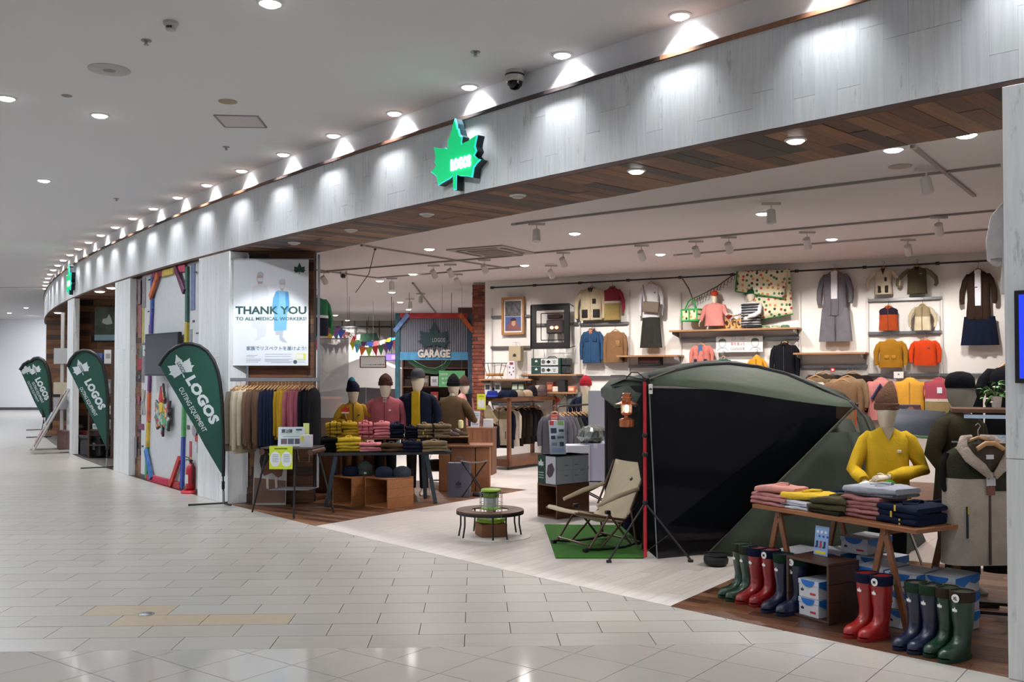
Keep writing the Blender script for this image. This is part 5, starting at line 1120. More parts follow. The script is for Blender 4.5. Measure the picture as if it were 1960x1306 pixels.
# frosted hanging panel
fa, fb_ = at(606, 648, 16.6), at(669, 800, 16.6)
fp = E('frosted_panel', ((fa.x+fb_.x)/2, 16.6, fb_.z), R_(-12), 'tall hanging frosted clear plastic sheet right of the poster wall', 'panel')
MB().box((0, 0, (fa.z-fb_.z)/2), (fb_.x-fa.x, .006, fa.z-fb_.z)).build('sheet', M('#ccd2d4', .3, alpha=.6, nz=.2, ns=2), fp)
MB().tube([(-.28, 0, fa.z-fb_.z), (.28, 0, fa.z-fb_.z)], .008, 6).build('top_rod', STEEL, fp, 50)
for x in (-.27, .27): MB().tube([(x, 0, fa.z-fb_.z), (x*.9, 0, ZS-fb_.z-.005)], .003, 4).build('cord', M('#5b5f5a', .5), fp)
# jacket hanging at the end of the poster wall
q = at(600, 570, 12.75); garment('two_tone_jacket', 'green, white and navy jacket hanging on the end of the poster wall', 'jacket', (q.x+.03, q.y, q.z), R_(55), .42, .50, '#2c6b48', low=(.5, '#15192a', '#cfd2d2'), spread=.04)
# ================= MIDDLE DISPLAY =================
bl = hz(924, 941); wbk = E('wooden_block_stand', (bl.x-.12, bl.y+.25, 0), R_(0), 'chunky brown wooden display block holding shoes, right of the black table', 'stand')
for i, (x, w_) in enumerate(((.12, .20), (-.16, .34), (-.42, .16))): MB().box((x, 0, .31), (w_, .5, .62), bev=.006).build('block', M('#8a5a38', .5, nz=.3, ns=5, rnd=.2), wbk)
MB().box((-.13, -.02, .636), (.78, .52, .03), bev=.003).build('top_board', SHOPWOOD, wbk)
shb = crate((bl.x-.42, bl.y+.15, .652), R_(4), .44, .26, .12, 'pale brown low wooden box under the brown shoes', m=M('#7a5638', .6, nz=.2))
def shoe(p, rz, col, label, group):
    o = E('shoe', tuple(p), rz, label, 'shoe', group)
    b = MB().ell([(.095, 0, .06, .03, .04), (.08, 0, .055, .033, .05), (.06, 0, .02, .036, .085), (.04, 0, -.01, .04, .125), (.018, 0, -.015, .042, .135)], 14, .9); b.build('upper', fab(col), o, 60)
    MB().ell([(.02, 0, -.015, .044, .138), (0, 0, -.015, .043, .136)], 14, .9).build('sole', M('#2a2624', .6), o, 40)
    MB().tube([(0, -.03, .068), (0, .0, .082), (0, .03, .095)], .012, 6).build('laces', M('#8d8780', .7), o); return o
shoe((bl.x-.47, bl.y+.12, .774), R_(70), '#4f4540', 'dark grey brown shoe in front on the low box', 'shoes on the low box'); shoe((bl.x-.36, bl.y+.2, .774), R_(75), '#4a3d38', 'dark grey brown shoe behind on the low box', 'shoes on the low box')
gb = hz(887, 953)
def paper_bag(p, rz, w, d, h, col, label, lf='#262a32', group=None):
    o = E('shopping_bag', tuple(p), rz, label, 'bag', group); m = M(col, .7, nz=.06, ns=4)
    MB().box((0, 0, h/2), (w, d, h), bev=.002).build('bag_body', m, o)
    for sd in (-1, 1): MB().tube([(-w*.2, sd*d*.45, h*.98), (-w*.15, sd*d*.4, h+.07), (w*.15, sd*d*.4, h+.07), (w*.2, sd*d*.45, h*.98)], .004, 5).build('handle', M(col, .7), o, 50)
    leaf(w*.3, M(lf, .6), o, (0, -d/2-.001, h*.40), .002); ink(o, 0, h*.30, w*.28, .012, lf, -d/2-.002)
    return o
paper_bag((gb.x-.06, gb.y+.1, 0), R_(-6), .30, .14, .46, '#5d5d6c', 'grey paper shopping bag with leaf emblem standing by the wooden block')
cs_ = E('folding_stool', (gb.x+.14, gb.y+.12, 0), 0, 'folding camp stool with crossed dark legs beside the grey bag', 'stool')
for sd in (-1, 1):
    for y in (-.1, .1): MB().tube([(sd*.16, y, 0.005), (-sd*.17, y, .48)], .008, 6).build('leg', BLACK, cs_, 50)
MB().rings([[(-.18, -.12, .485), (-.06, -.12, .46), (.06, -.12, .46), (.18, -.12, .485)], [(-.18, .12, .485), (-.06, .12, .46), (.06, .12, .46), (.18, .12, .485)]], cap=False, close=False).build('seat', M('#3a3230', .8), cs_, 60)
gb2 = hz(905, 950); t_ = MB().box((0, 0, .025), (.16, .12, .05), bev=.01).build('dark_pouch', M('#1c1d22', .6), None, 50, loc=(gb2.x+.08, gb2.y, 0)); tag(t_, 'small dark pouch on the floor right of the grey bag', 'pouch')
# pot on white frame under the table right side
pf = hz(838, 930); ps = E('pot_stand', (pf.x, pf.y+.0, 0), 0, 'small white tubular stand with a black pot behind the black table', 'stand')
for x in (-.15, .15): MB().tube([(x, 0, 0), (x, 0, .55)], .012, 6).build('post', WHITEP, ps, 50)
for z in (.08, .22): MB().tube([(-.15, 0, z), (.15, 0, z)], .012, 6).build('bar', WHITEP, ps, 50)
pot = E('black_pot', (pf.x, pf.y, .232), 0, 'round black cooking pot on the white tubular stand', 'pot'); MB().lathe([(.10, 0), (.12, .02), (.13, .14), (.135, .15), (.12, .15), (.11, .03), (.001, .03)], 20).build('pot_body', M('#0e0f11', .3, .4), pot, 40)
MB().tube([(-.13, 0, .13), (-.1, 0, .23), (0, 0, .26), (.1, 0, .23), (.13, 0, .13)], .005, 5).build('handle', BLACK, pot, 50)
# counter with signs
cq = at(918, 819, 15.9); cn = E('wooden_counter', (cq.x, cq.y+.2, 0), R_(-10), 'brown wooden counter with price signs in front of the brick column', 'counter')
CZ = cq.z
MB().box((0, 0, CZ-.015), (.5, .42, .03), bev=.003).build('top', SHOPWOOD, cn)
for i in range(3): MB().box((-.16+.16*i, -.2, CZ/2-.015), (.158, .02, CZ-.03), bev=.002).build('front_plank', SHOPWOODZ, cn)
for sd in (-1, 1): MB().box((sd*.235, 0, CZ/2-.015), (.02, .38, CZ-.03)).build('side_panel', SHOPWOODZ, cn)
c_ = card((cq.x-.08, cq.y+.08, CZ), R_(-14), .15, .27, '#b8bcc4', 'white leaning price sign on the wooden counter', 'sign', tilt=-.2)
for k in range(6): ink(c_, 0, .23-.035*k, .11, .014, '#6a7480' if k % 2 else '#8a9098')
w2 = E('white_box', (cq.x+.14, cq.y+.1, CZ), R_(-10), 'small plain white carton at the right end of the wooden counter', 'box'); MB().box((0, 0, .07), (.15, .12, .14), bev=.003).build('carton', M('#bfc0c6', .6), w2); MB().box((0, -.0615, .11), (.14, .002, .004)).build('lid_seam', M('#8a8b90', .6), w2)
c_ = card((cq.x+.02, cq.y+.25, CZ+.29), 0, .145, .26, '#cdd832', 'bright yellow notice standing above the wooden counter', 'notice', name='yellow_notice')
MB().tube([(0, .005, 0), (0, .005, -.29)], .006, 5).build('stem', STEEL, c_); MB().prism([(-.05, .03), (.05, .03), (.06, .12), (.04, .18), (0, .15), (-.04, .18), (-.06, .12)], -.001, 0).build('white_print', M('#d8dad8', .6), c_, loc=(0, -.004, 0)); ink(c_, 0, .22, .08, .01, '#66702a')
# wooden garment rack
K = Vector((-.05, 16.7)); rkr = R_(-35.4)+pi/2
gr_ = E('wooden_garment_rack', (K.x, K.y, 0), atan2(sv.y, sv.x), 'brown wooden garment rack of square posts with hats on top, left of the white boxes', 'garment rack')
RW = M('#6b4229', .5, nz=.25, ns=6); Lr, Wr, Hr = 1.45, .50, 1.24     # local x along v, y to the left
for x in (0, Lr):
    for y in (0, Wr): MB().box((x, y, Hr/2+.03), (.06, .06, Hr-.06), bev=.003).build('post', RW, gr_)
for y in (0, Wr): MB().box((Lr/2, y, Hr-.03), (Lr+.06, .06, .06), bev=.003).build('top_rail', RW, gr_)
for x in (0, Lr): MB().box((x, Wr/2, Hr-.03), (.06, Wr-.06, .06), bev=.003).build('end_rail', RW, gr_)
MB().box((Lr/2, Wr/2, Hr+.006), (Lr+.04, Wr+.04, .012)).build('top_board', RW, gr_)
MB().box((Lr/2, Wr/2, .12), (Lr+.06, Wr+.06, .13), bev=.004).build('base_tray', RW, gr_)
for x in (.05, Lr-.05):
    for y in (.04, Wr-.04): MB().lathe([(.03, -.012), (.03, .012)], 12).xf(Matrix.Rotation(pi/2, 4, 'X')).build('castor', BLACK, gr_, 40, loc=(x, y, .03))
MB().tube([(0, Wr/2, Hr-.10), (Lr, Wr/2, Hr-.10)], .012, 8).build('hanging_rail', STEEL, gr_, 50)
GM = Matrix.Translation((K.x, K.y, 0)) @ Matrix.Rotation(atan2(sv.y, sv.x), 4, 'Z')
for i, (t, c_, nm_, hh) in enumerate(((.06, '#b3a48e', 'cream fleece vest with khaki yoke at the near end of the wooden rack', .62), (.22, '#151a2b', 'navy fleece second on the wooden rack', .68), (.36, '#b7ab9c', 'cream fleece third on the wooden rack', .66), (.52, '#1e1916', 'black brown jacket fourth on the wooden rack', .66), (.70, '#221c18', 'dark brown jacket fifth on the wooden rack', .64), (.88, '#1d1a1c', 'black jacket sixth on the wooden rack', .64), (1.06, '#241f1c', 'dark brown jacket seventh on the wooden rack', .62), (1.25, '#a89a88', 'beige jacket at the far end of the wooden rack', .62))):
    p = GM @ Vector((t, Wr/2+.03*(i % 2), Hr-.20))
    garment('fleece_vest' if i == 0 else 'rack_jacket', nm_, 'vest' if i == 0 else 'jacket', p, R_(-35.4)+R_(10 if i else 25), .40, hh, '#6f6248' if i == 0 else c_, sleeve=(i != 0), low=(.27, c_) if i == 0 else None, collar='#a69884' if i == 0 else None, zipc='#3a2f28' if i == 0 else None, group='jackets on the wooden rack', dep=.05, seed=i, spread=.0, pockets=((-.3, .72, .03, .22, '#2e2620'), (.3, .72, .03, .22, '#2e2620')) if i == 0 else ())
p = GM @ Vector((-.05, Wr*.72, .86)); o = E('shoulder_bag', p, R_(-20), 'cream shoulder bag hanging at the near end of the wooden rack', 'bag')
MB().rings([[( -.13, 0, .22), (-.05, 0, .26), (.14, 0, -.02), (.04, 0, -.1), (-.12, 0, .05)], [(-.13, .06, .22), (-.05, .06, .26), (.14, .06, -.02), (.04, .06, -.1), (-.12, .06, .05)]]).build('bag_body', fab('#a89a7c'), o); MB().tube([(-.1, .03, .22), (-.02, .03, .36), (.12, .03, 0)], .008, 5).build('strap', BLACK, o, 50)
p = GM @ Vector((-.10, Wr*.55, .80)); garment('dark_bag', 'black padded bag hanging below the cream shoulder bag', 'bag', p, R_(-20), .26, .42, '#14151d', sleeve=0, dep=.07)
for i, (kind, x, y, c_, nm_) in enumerate((('bucket_hat', .05, .40, '#1f2f7c', 'bright blue bucket hat at the left end on top of the wooden rack'), ('cap', .10, .18, '#151c35', 'navy cap nearest on top of the wooden rack'), ('cap', .28, .14, '#131728', 'dark navy cap second on top of the wooden rack'), ('cap', .52, .16, '#8e7f6e', 'beige cap in the middle on top of the wooden rack'), ('cap', .72, .12, '#a08c72', 'tan cap right of the beige one on the wooden rack'), ('beanie', .92, .15, '#201d22', 'dark beanie standing on top of the wooden rack'), ('beanie', 1.2, .12, '#5a4a48', 'brown grey beanie at the far end on top of the wooden rack'))):
    p = GM @ Vector((x, y, Hr+.013)); hat_obj(kind, p, R_(-60+i*20), c_, nm_, k=1.1)
# black metal rack behind
mr0, mr1 = at(1066, 778, 14.0), at(1131, 777, 14.9)
mr = E('black_garment_rail', (mr0.x, mr0.y, 0), atan2(mr1.y-mr0.y, mr1.x-mr0.x), 'black metal garment rail with grey and navy coats behind the product boxes', 'garment rail')
ml_ = (mr1-mr0).xy.length; hh_ = mr0.z
MB().tube([(0, 0, .02), (0, 0, hh_-.04), (.04, 0, hh_), (ml_-.04, 0, hh_), (ml_, 0, hh_-.04), (ml_, 0, .02)], .014, 8).build('frame', BLACK, mr, 50)
for x in (0, ml_): MB().box((x, 0, .02), (.03, .45, .03)).build('foot', BLACK, mr)
MB().tube([(0, 0, .25), (ml_, 0, .25)], .01, 6).build('lower_bar', BLACK, mr, 50)
for i in range(8):
    t = (i+.6)/8.2; p = mr0.lerp(mr1, t); c_, nm_ = [('#56535a', 'grey coat first'), ('#5b585e', 'grey coat second'), ('#616066', 'pale grey coat third'), ('#3c3a36', 'dark olive coat fourth'), ('#171a2a', 'navy coat fifth'), ('#141724', 'dark navy coat sixth'), ('#4c4438', 'brown coat seventh'), ('#1a1a1e', 'black coat last')][i]
    side_garment((p.x, p.y, p.z-.09), R_(35), c_, .62, .40, nm_+' on the black metal rail', 'coats on the black metal rail', i+40, 'hanging_coat', 'coat', .045)
q = at(1062, 793, 13.1); garment('grey_coat', 'long grey coat over a red and white striped shirt hanging in front of the rail', 'coat', (q.x, q.y, q.z), R_(-8), .37, .62, '#5a5760', inner=(None or MATS.setdefault('stripe_red', None) or M('#b8584c', .8), .88), collar='#5a5760', spread=.02, seed=4, sl=.7)
gc = [o for o in bpy.data.objects if o.name.startswith('grey_coat')][0]
for k in range(18): MB().box((0, -.088, -.05-k*.028), (.074, .002, .010)).build('white_stripe', M('#c9c0b8', .8), gc)
# boxes, crate
kc = hz(1066, 995); kd = hz(1128, 987); krz = atan2(kd.y-kc.y, kd.x-kc.x)
kw = (kd-kc).xy.length; kdir = Vector((cos(krz), sin(krz))); kn = Vector((-kdir.y, kdir.x)); kcen = kc.xy+kdir*kw/2+kn*.17
kr = crate((kcen.x, kcen.y, 0), krz-pi/2, .34, kw, .385, 'brown wooden crate under the green and white product box, beside the chair', m=wood('crate_dark', ['#5f3c28', '#6b452e', '#54341f'], .5, 0, .25))
pb = E('product_box', (kcen.x, kcen.y, .386), krz, 'green and white product box with leaf emblem on the brown crate', 'box')
PBH = .33; MB().box((0, 0, PBH/2), (kw, .32, PBH), bev=.003).build('carton', M('#b9bcc4', .5), pb)
GRN = M('#17382c', .5)
for z in (.004, PBH-.004): MB().box((0, 0, z), (kw+.003, .323, .008)).build('green_edge', GRN, pb)
MB().box((-kw/2-.001, .09, PBH/2), (.003, .135, PBH*.98)).build('green_panel', GRN, pb); MB().box((-kw/2-.001, -.156, PBH/2), (.003, .008, PBH)).build('green_edge', GRN, pb)
l_ = MB().prism(leaf_poly(.10), 0, -.002).xf(Matrix.Rotation(-pi/2, 4, 'Z')).build('leaf_emblem', M('#c9d2d0', .5), pb, loc=(-kw/2-.0026, .10, PBH*.72))
for z in (.13, .10, .07): MB().box((-kw/2-.003, .10, z), (.001, .09, .012)).build('print', M('#8fa39a', .5), pb)
MB().prism([(-.06, .12), (-.04, .22), (.03, .25), (.07, .18), (.03, .10), (-.02, .08)], 0, -.002).xf(Matrix.Rotation(-pi/2, 4, 'Z')).build('tent_print', M('#4a3a40', .5), pb, loc=(-kw/2-.003, -.06, 0))
for x, z in ((-.1, .22), (.06, .22), (-.1, .1), (.06, .1), (.15, .15)): ink(pb, x, z, .06, .012, '#8a8f98', -.162)
MB().box((.0, -.161, PBH/2), (.004, .002, PBH)).build('panel_line', M('#9da1a8', .5), pb); MB().box((.0, -.161, PBH/2), (kw, .002, .004)).build('panel_line', M('#9da1a8', .5), pb)
ps_ = card((kcen.x-.06, kcen.y+.0, .386+PBH), krz-.5, .19, .40, '#b9c2cf', 'tall white price board with product pictures leaning on the product box', 'sign', tilt=-.22)
ink(ps_, -.06, .37, .05, .05, '#c84040'); ink(ps_, .05, .37, .07, .05, '#7aa05a')
for k, (x, z, w_, h_, c_) in enumerate(((-.04, .28, .07, .06, '#2a3050'), (.05, .28, .06, .03, '#3a4048'), (-.05, .20, .05, .04, '#22304a'), (.04, .2, .08, .025, '#5a6472'), (-.04, .12, .06, .04, '#8a96a8'), (.05, .12, .05, .05, '#3a4656'), (0, .05, .14, .05, '#9db0cc'))): ink(ps_, x, z, w_, h_, c_)
wbx = at(1142, 925, 12.2); ww = E('white_carton', (wbx.x+.02, 12.45, .30), R_(-8), 'large pale lilac carton on a folding stand behind the chair', 'box')
whh = at(1142, 850, 12.2).z-.30
MB().box((0, 0, whh/2), (.36, .36, whh), bev=.004).build('carton', M('#a9a8bd', .6), ww); MB().box((0, -.181, whh-.03), (.05, .002, .06)).build('tape', M('#c4c3d0', .4), ww)
w3 = E('green_label_carton', (wbx.x-.27, 12.35, .30), R_(18), 'white carton with dark green label panel left of the lilac carton', 'box')
MB().box((0, 0, whh/2-.01), (.30, .3, whh-.02), bev=.004).build('carton', M('#b6b8c2', .6), w3); MB().box((.03, -.151, whh*.62), (.2, .002, .12)).build('green_label', GRN, w3)
for x in (-.02, .05, .12): ink(w3, x, whh*.36, .03, .05, '#3a4048', -.152)
fs = E('folding_stand', (wbx.x-.12, 12.45, 0), 0, 'folding stand of crossed black tubes carrying the white cartons', 'stand')
for y in (-.14, .14):
    MB().tube([(-.28, y, 0.005), (.28, y, .29)], .009, 6).build('leg', BLACK, fs, 50); MB().tube([(.28, y, 0.005), (-.28, y, .29)], .009, 6).build('leg', BLACK, fs, 50)
MB().box((0, 0, .292), (.62, .34, .012)).build('top_plate', BLACK, fs)
sv_ = E('silver_bundle', (wbx.x-.04, 12.4, .30+whh), 0, 'shiny bundle wrapped in clear plastic with green filling on the white cartons', 'bundle')
b = MB().lathe([(.03, 0), (.14, .02), (.19, .08), (.18, .15), (.12, .20), (.03, .23), (.001, .232)], 28, (0, 0, 0), 1, .8); b.jig(.035, 5, 18); b.build('wrapping', M('#8b938e', .12, .7, nz=.5, ns=9), sv_)
b = MB().lathe([(.001, .02), (.13, .04), (.15, .09), (.10, .15), (.001, .17)], 18, (0, -.03, 0), 1, .8).jig(.02, 8, 14); b.build('green_filling', M('#35462c', .6), sv_, 60)
# red beanie bust
mannequin('mannequin in a navy jacket and bright red beanie in front of the grey panel', MP(1121, 15.2), R_(-10), 1.555, '#1b2236',
    (dn(-1), dn(1)), hat=beanie('#9c2430', tip=.0), sw=.36, inner='#b8b098', collar=False)
gp0, gp1 = at(1126, 748, 14.3), at(1162, 850, 14.3); gp = MB().box((0, 0, gp0.z/2), (gp1.x-gp0.x, .03, gp0.z), bev=.003).build('standing_partition', M('#7f828c', .5), loc=((gp0.x+gp1.x)/2, 14.3, 0)); tag(gp, 'tall plain grey standing panel left of the tent', 'partition')
# garage sign structure
GY = 20.2; ga, gb_ = at(757, 600, GY), at(905, 690, GY); GW = gb_.x-ga.x; GH = ga.z
gs = E('garage_gate', ((ga.x+gb_.x)/2, GY, 0), 0, 'wooden gate frame with teal posts and a corrugated sign reading GARAGE', 'gate')
TEAL = M('#2b5d6c', .7, nz=.45, ns=9, stretch=(6, 6, 1)); 
MB().box((-GW/2+.05, 0, GH/2), (.10, .10, GH), bev=.005).build('post', TEAL, gs); MB().box((GW/2-.05, 0, GH/2), (.10, .10, GH), bev=.005).build('post', M('#3d5568', .7, nz=.5, ns=9, stretch=(6, 6, 1)), gs)
MB().box((0, -.01, GH-.05), (GW-.2, .08, .11), bev=.004).build('top_beam', M('#b53a3c', .7, nz=.3, ns=9), gs)
sb_ = gb_.z; n = 60; prof = [(-GW/2+.1+(GW-.2)*i/n, .012*cos(i*pi)) for i in range(n+1)]
mb = MB().rings([[(x, y, z) for x, y in prof] for z in (sb_+.02, GH-.10)], cap=False, close=False); o = mb.build('corrugated_sheet', M('#8b8f9b', .5, .2), gs); md = o.modifiers.new('t', 'SOLIDIFY'); md.thickness = .004
MB().box((0, -.025, sb_+.09), (GW-.2, .03, .17), bev=.003).build('blue_board', M('#4d93bd', .7, nz=.25, ns=9), gs)
for sd, c_ in ((-1, '#6d8fc4'), (1, '#d06a30')): MB().box((0, 0, 0), (.09, .02, .46), rot=Matrix.Rotation(R_(-38*sd), 3, 'Y')).build('corner_brace', M(c_, .7, nz=.3), gs, loc=(sd*(GW/2-.13), -.07, GH-.20))
leaf(.66, M('#15363a', .6), gs, (.0, -.03, GH-.50), .02, name='leaf_emblem'); text('LOGOS', .27, .09, M('#8f9494', .6), gs, (.10, -.055, GH-.56), .02, depth=.004); text('GARAGE', .68, .17, M('#cfc3b6', .6), gs, (.0, -.05, sb_+.14), .045, depth=.02)
# things seen below and beyond the gate
def shelf_unit(px0, px1, Y, z1, label, levels, col='#5a3a2a'):
    a, b = at(px0, 700, Y), at(px1, 700, Y); o = E('shelf_unit', ((a.x+b.x)/2, Y, 0), 0, label, 'shelf'); w = b.x-a.x; m = M(col, .5, nz=.2)
    for sd in (-1, 1): MB().box((sd*w/2, 0, z1/2), (.03, .35, z1)).build('upright', m, o)
    for z in levels: MB().box((0, 0, z), (w, .34, .025)).build('shelf_board', m, o)
    return o, w
su1, w_ = shelf_unit(772, 903, 23.5, 2.25, 'dark wooden shelf unit behind the garage gate', (.4, .9, 1.35, 1.80, 2.23))
MB().box((0, .16, 1.12), (w_, .02, 2.22)).build('back_board', M('#33241d', .7), su1)
rnd = random.Random(9)
def odds(px0, px1, Y, z, n, cols, grp, word, hmax=.3, where=''):
    a, b = at(px0, 700, Y).x, at(px1, 700, Y).x
    for i in range(n):
        x = a+(b-a)*(i+.5)/n; w = (b-a)/n*.8; h = rnd.uniform(.5, 1)*hmax; c_, cn_ = cols[i % len(cols)]
        o = MB().box((0, 0, h/2), (w, .16, h), bev=.004).build('carton', M(c_, .6), None, loc=(x, Y, z)); MB().box((0, -.082, h*.55), (w*.6, .004, h*.35)).build('printed_label', M('#8b8f92', .6), o)
        tag(o, '%s %s %s' % (cn_, word, where), 'box', grp)
WC = [('#6b5a44', 'tan'), ('#c4c4c6', 'white'), ('#3f5a3c', 'green'), ('#8a2a24', 'red'), ('#2a2c30', 'black')]
odds(805, 895, 23.5, 1.363, 5, WC, 'cartons on the gate shelf', 'carton', .35, 'on the middle board of the dark shelf behind the gate')
odds(805, 895, 23.5, .913, 5, WC[::-1], 'lower cartons on the gate shelf', 'box', .33, 'on the lower board of the dark shelf behind the gate')
c_ = card(T_(at(865, 741, 19.6)), 0, .53, .33, '#4f8f5e', 'green hanging notice with white writing below the garage sign', 'notice', name='green_notice')
text('2020年', .16, .05, M('#c9d8c9', .6), c_, (-.16, -.005, .26)); text('新アイテム入荷', .42, .05, M('#c9d8c9', .6), c_, (.0, -.005, .17)); text('秋キャンプ', .3, .05, M('#c9d8c9', .6), c_, (-.05, -.005, .08))
hm_ = MB().rings([[tuple(at(x, y+dy, 21.2)+Vector((0, dd, 0))) for x, y in ((783, 692), (800, 703), (818, 712), (836, 714), (852, 706), (864, 690))] for dy, dd in ((-6, .3), (0, .1), (3, -.1), (0, -.25), (-8, -.35))], cap=False, close=False).build('green_hammock', M('#1f5a3a', .7, bump=.3, bs=8), None, 60)
md = hm_.modifiers.new('t', 'SOLIDIFY'); md.thickness = .015; tag(hm_, 'dark green hammock slung under the garage sign', 'hammock')
MB().tube([tuple(at(783, 690, 21.2)), tuple(at(760, 672, 21.2))], .01, 5).build('rope', CREAM, hm_)
# far display: white tent, framed panel, cushions, posters
def px_sheet(pts, Y, name, label, cat, col, dy=.35, parent=None, th=.02):
    c = at(sum(p[0] for p in pts)/len(pts), sum(p[1] for p in pts)/len(pts), Y)
    poly = [(at(x, y, Y).x-c.x, at(x, y, Y).z-c.z) for x, y in pts]
    o = MB().prism(poly, 0, dy).build(name, M(col, .75, nz=.08, ns=3), parent, loc=tuple(c))
    if label: tag(o, label, cat)
    return o
w_t = px_sheet([(612, 745), (640, 705), (700, 682), (757, 705), (757, 745), (700, 742)], 26, 'white_tent', 'white tent roof pitched in the far left part of the shop', 'tent', '#c8c6c4', 2.0)
w_t.name = 'white_tent'
a = at(612, 745, 26); 
for x in (612, 700, 757): v = at(x, 742, 26); MB().tube([(v.x-w_t.location.x, .02, v.z-w_t.location.z), (v.x-w_t.location.x, .02, -w_t.location.z)], .02, 6).build('tent_pole', M('#55585c', .4), w_t, 50)
px_sheet([(607, 752), (660, 742), (757, 742), (757, 800), (607, 800)], 26.5, 'grey_awning', 'grey canvas awning below the white far tent', 'awning', '#6d6a70', .1)
fr_ = E('framed_panorama', T_(at(714, 693, 24)), 0, 'brown framed white board with a small black skyline print', 'picture')
MB().box((0, 0, 0), (.66, .04, .30), bev=.004).build('frame', M('#5a3c30', .5), fr_); MB().box((0, -.022, .0), (.60, .006, .25)).build('white_board', M('#c9c8c8', .6), fr_)
for k in range(14): MB().prism([(-.27+.04*k, 0), (-.235+.04*k, 0), (-.25+.04*k, .012+.02*(k/14)*(1+(k % 3)*.4))], 0, -.003).build('skyline_print', BLACK, fr_, loc=(0, -.026, -.08))
MB().tube([(0, 0, .15), (0, 0, ZS-fr_.location.z)], .004, 4).build('hanging_wire', STEEL, fr_)
scn = E('small_screen', T_(at(749, 684, 22.5)), 0, 'small screen glowing blue and pink left of the garage gate post', 'screen'); MB().box((0, .01, 0), (.26, .04, .16)).build('frame', BLACK, scn); MB().box((0, -.012, 0), (.24, .004, .14)).build('display', M('#6a54e8', .4, emit=2), scn)
MB().box((.06, -.015, 0), (.1, .002, .08)).build('pink_picture', M('#e87aa0', .4, emit=1.5), scn)
for (px, py, c_, nm_) in ((634, 775, '#b8602c', 'orange'), (648, 788, '#c8702c', 'bright orange'), (660, 797, '#2b4d6b', 'blue')):
    v = at(px, py, 18.5); o = MB().ell([(.0, 0, 0, .18, .12), (.03, 0, 0, .21, .15), (.12, 0, 0, .21, .15), (.15, 0, 0, .17, .11)], 20, .6).build('cushion', fab(c_), None, 50, loc=tuple(v)); MB().tube([(-.2, -.05, .075), (0, -.152, .075), (.2, -.05, .075)], .006, 5).build('piping', fab(c_), o); tag(o, nm_+' cushion on the far left display beyond the yellow mannequin', 'cushion')
ped = MB().box((0, 0, 0), (1.0, .5, .88), bev=.01).build('display_plinth', M('#4c3a32', .6, nz=.2), loc=(at(645, 800, 18.6).x, 18.65, .44)); tag(ped, 'brown display plinth under the orange cushions', 'plinth')
for i, (px, Y, c_, nm_) in enumerate(((612, 17.8, '#23242a', 'dark'), (935, 19.0, '#30251f', 'brown'))): pass
# far wall shelving with white panels + black rail
rl = E('far_black_rail', T_(at(690, 626, 32.6)), 0, 'long black rail high on the far wall behind the bunting', 'rail'); MB().tube([(-1.7, 0, 0), (1.2, 0, 0)], .03, 6).build('bar', BLACK, rl, 50)
for k in range(7): MB().box((-1.5+k*.42, .25, -.2), (.03, .03, .9)).build('wall_upright', M('#4c4a4c', .5), rl); MB().tube([(-1.5+k*.42, 0, 0), (-1.5+k*.42, .25, 0)], .02, 5).build('bracket', BLACK, rl)
bk = px_sheet([(690, 640), (720, 637), (726, 655), (700, 662), (688, 655)], 30, 'green_banner_cloth', 'dark green cloth hanging high behind the bunting', 'cloth', '#1f4a35', .1)
# bunting
def bunting(pts, n, label, h, Y, cols, seed):
    P = [at(x, y, Y) for x, y in pts]; o = E('bunting', tuple(P[0]), 0, label, 'bunting'); loc = [p-P[0] for p in P]
    MB().tube([tuple(p) for p in loc], .006, 4).build('string', BLACK, o); rnd = random.Random(seed); me = {}
    for i in range(n):
        t = (i+.5)/n*(len(loc)-1); k = min(int(t), len(loc)-2); p = loc[k].lerp(loc[k+1], t-k); c_ = cols[(i*3+seed) % len(cols)]
        if c_ not in me: me[c_] = MB().prism([(-.42*h, 0), (.42*h, 0), (0, -h)], -.003, .003).mesh('flag', M(c_, .7))
        link(me[c_], 'flag', o, p, rot=(0, rnd.uniform(-.2, .2), rnd.uniform(-.5, .5)))
FC = ['#c8b030', '#2c4c9c', '#b8343c', '#3c8fb0', '#cf7a84', '#3f7a48', '#d0652c', '#c9c4bc', '#7a4c8c', '#8cb84a']
bunting([(603, 615), (625, 640), (660, 632), (690, 655), (725, 652), (757, 645)], 15, 'upper string of multicoloured triangular flags in the far left', .25, 24.5, FC, 1)
bunting([(603, 650), (640, 662), (670, 650), (700, 666), (735, 660), (757, 650)], 15, 'lower string of multicoloured triangular flags in the far left', .25, 23.8, FC, 2)
bunting([(600, 632), (620, 622), (650, 628), (672, 645)], 9, 'short string of bright flags above the frosted panel', .24, 22.5, FC, 3)
v = at(865, 741, 19.6); MB().tube([(v.x-.2, v.y, v.z+.33), (v.x-.2, v.y, ZS-.005)], .003, 4).tube([(v.x+.2, v.y, v.z+.33), (v.x+.2, v.y, ZS-.005)], .003, 4).build('hanging_wire', STEEL, None).name = 'notice_wire'
nw = bpy.data.objects['notice_wire']; nw.parent = c_g = bpy.data.objects['green_notice']; nw.matrix_parent_inverse = Matrix.Translation(-c_g.location)
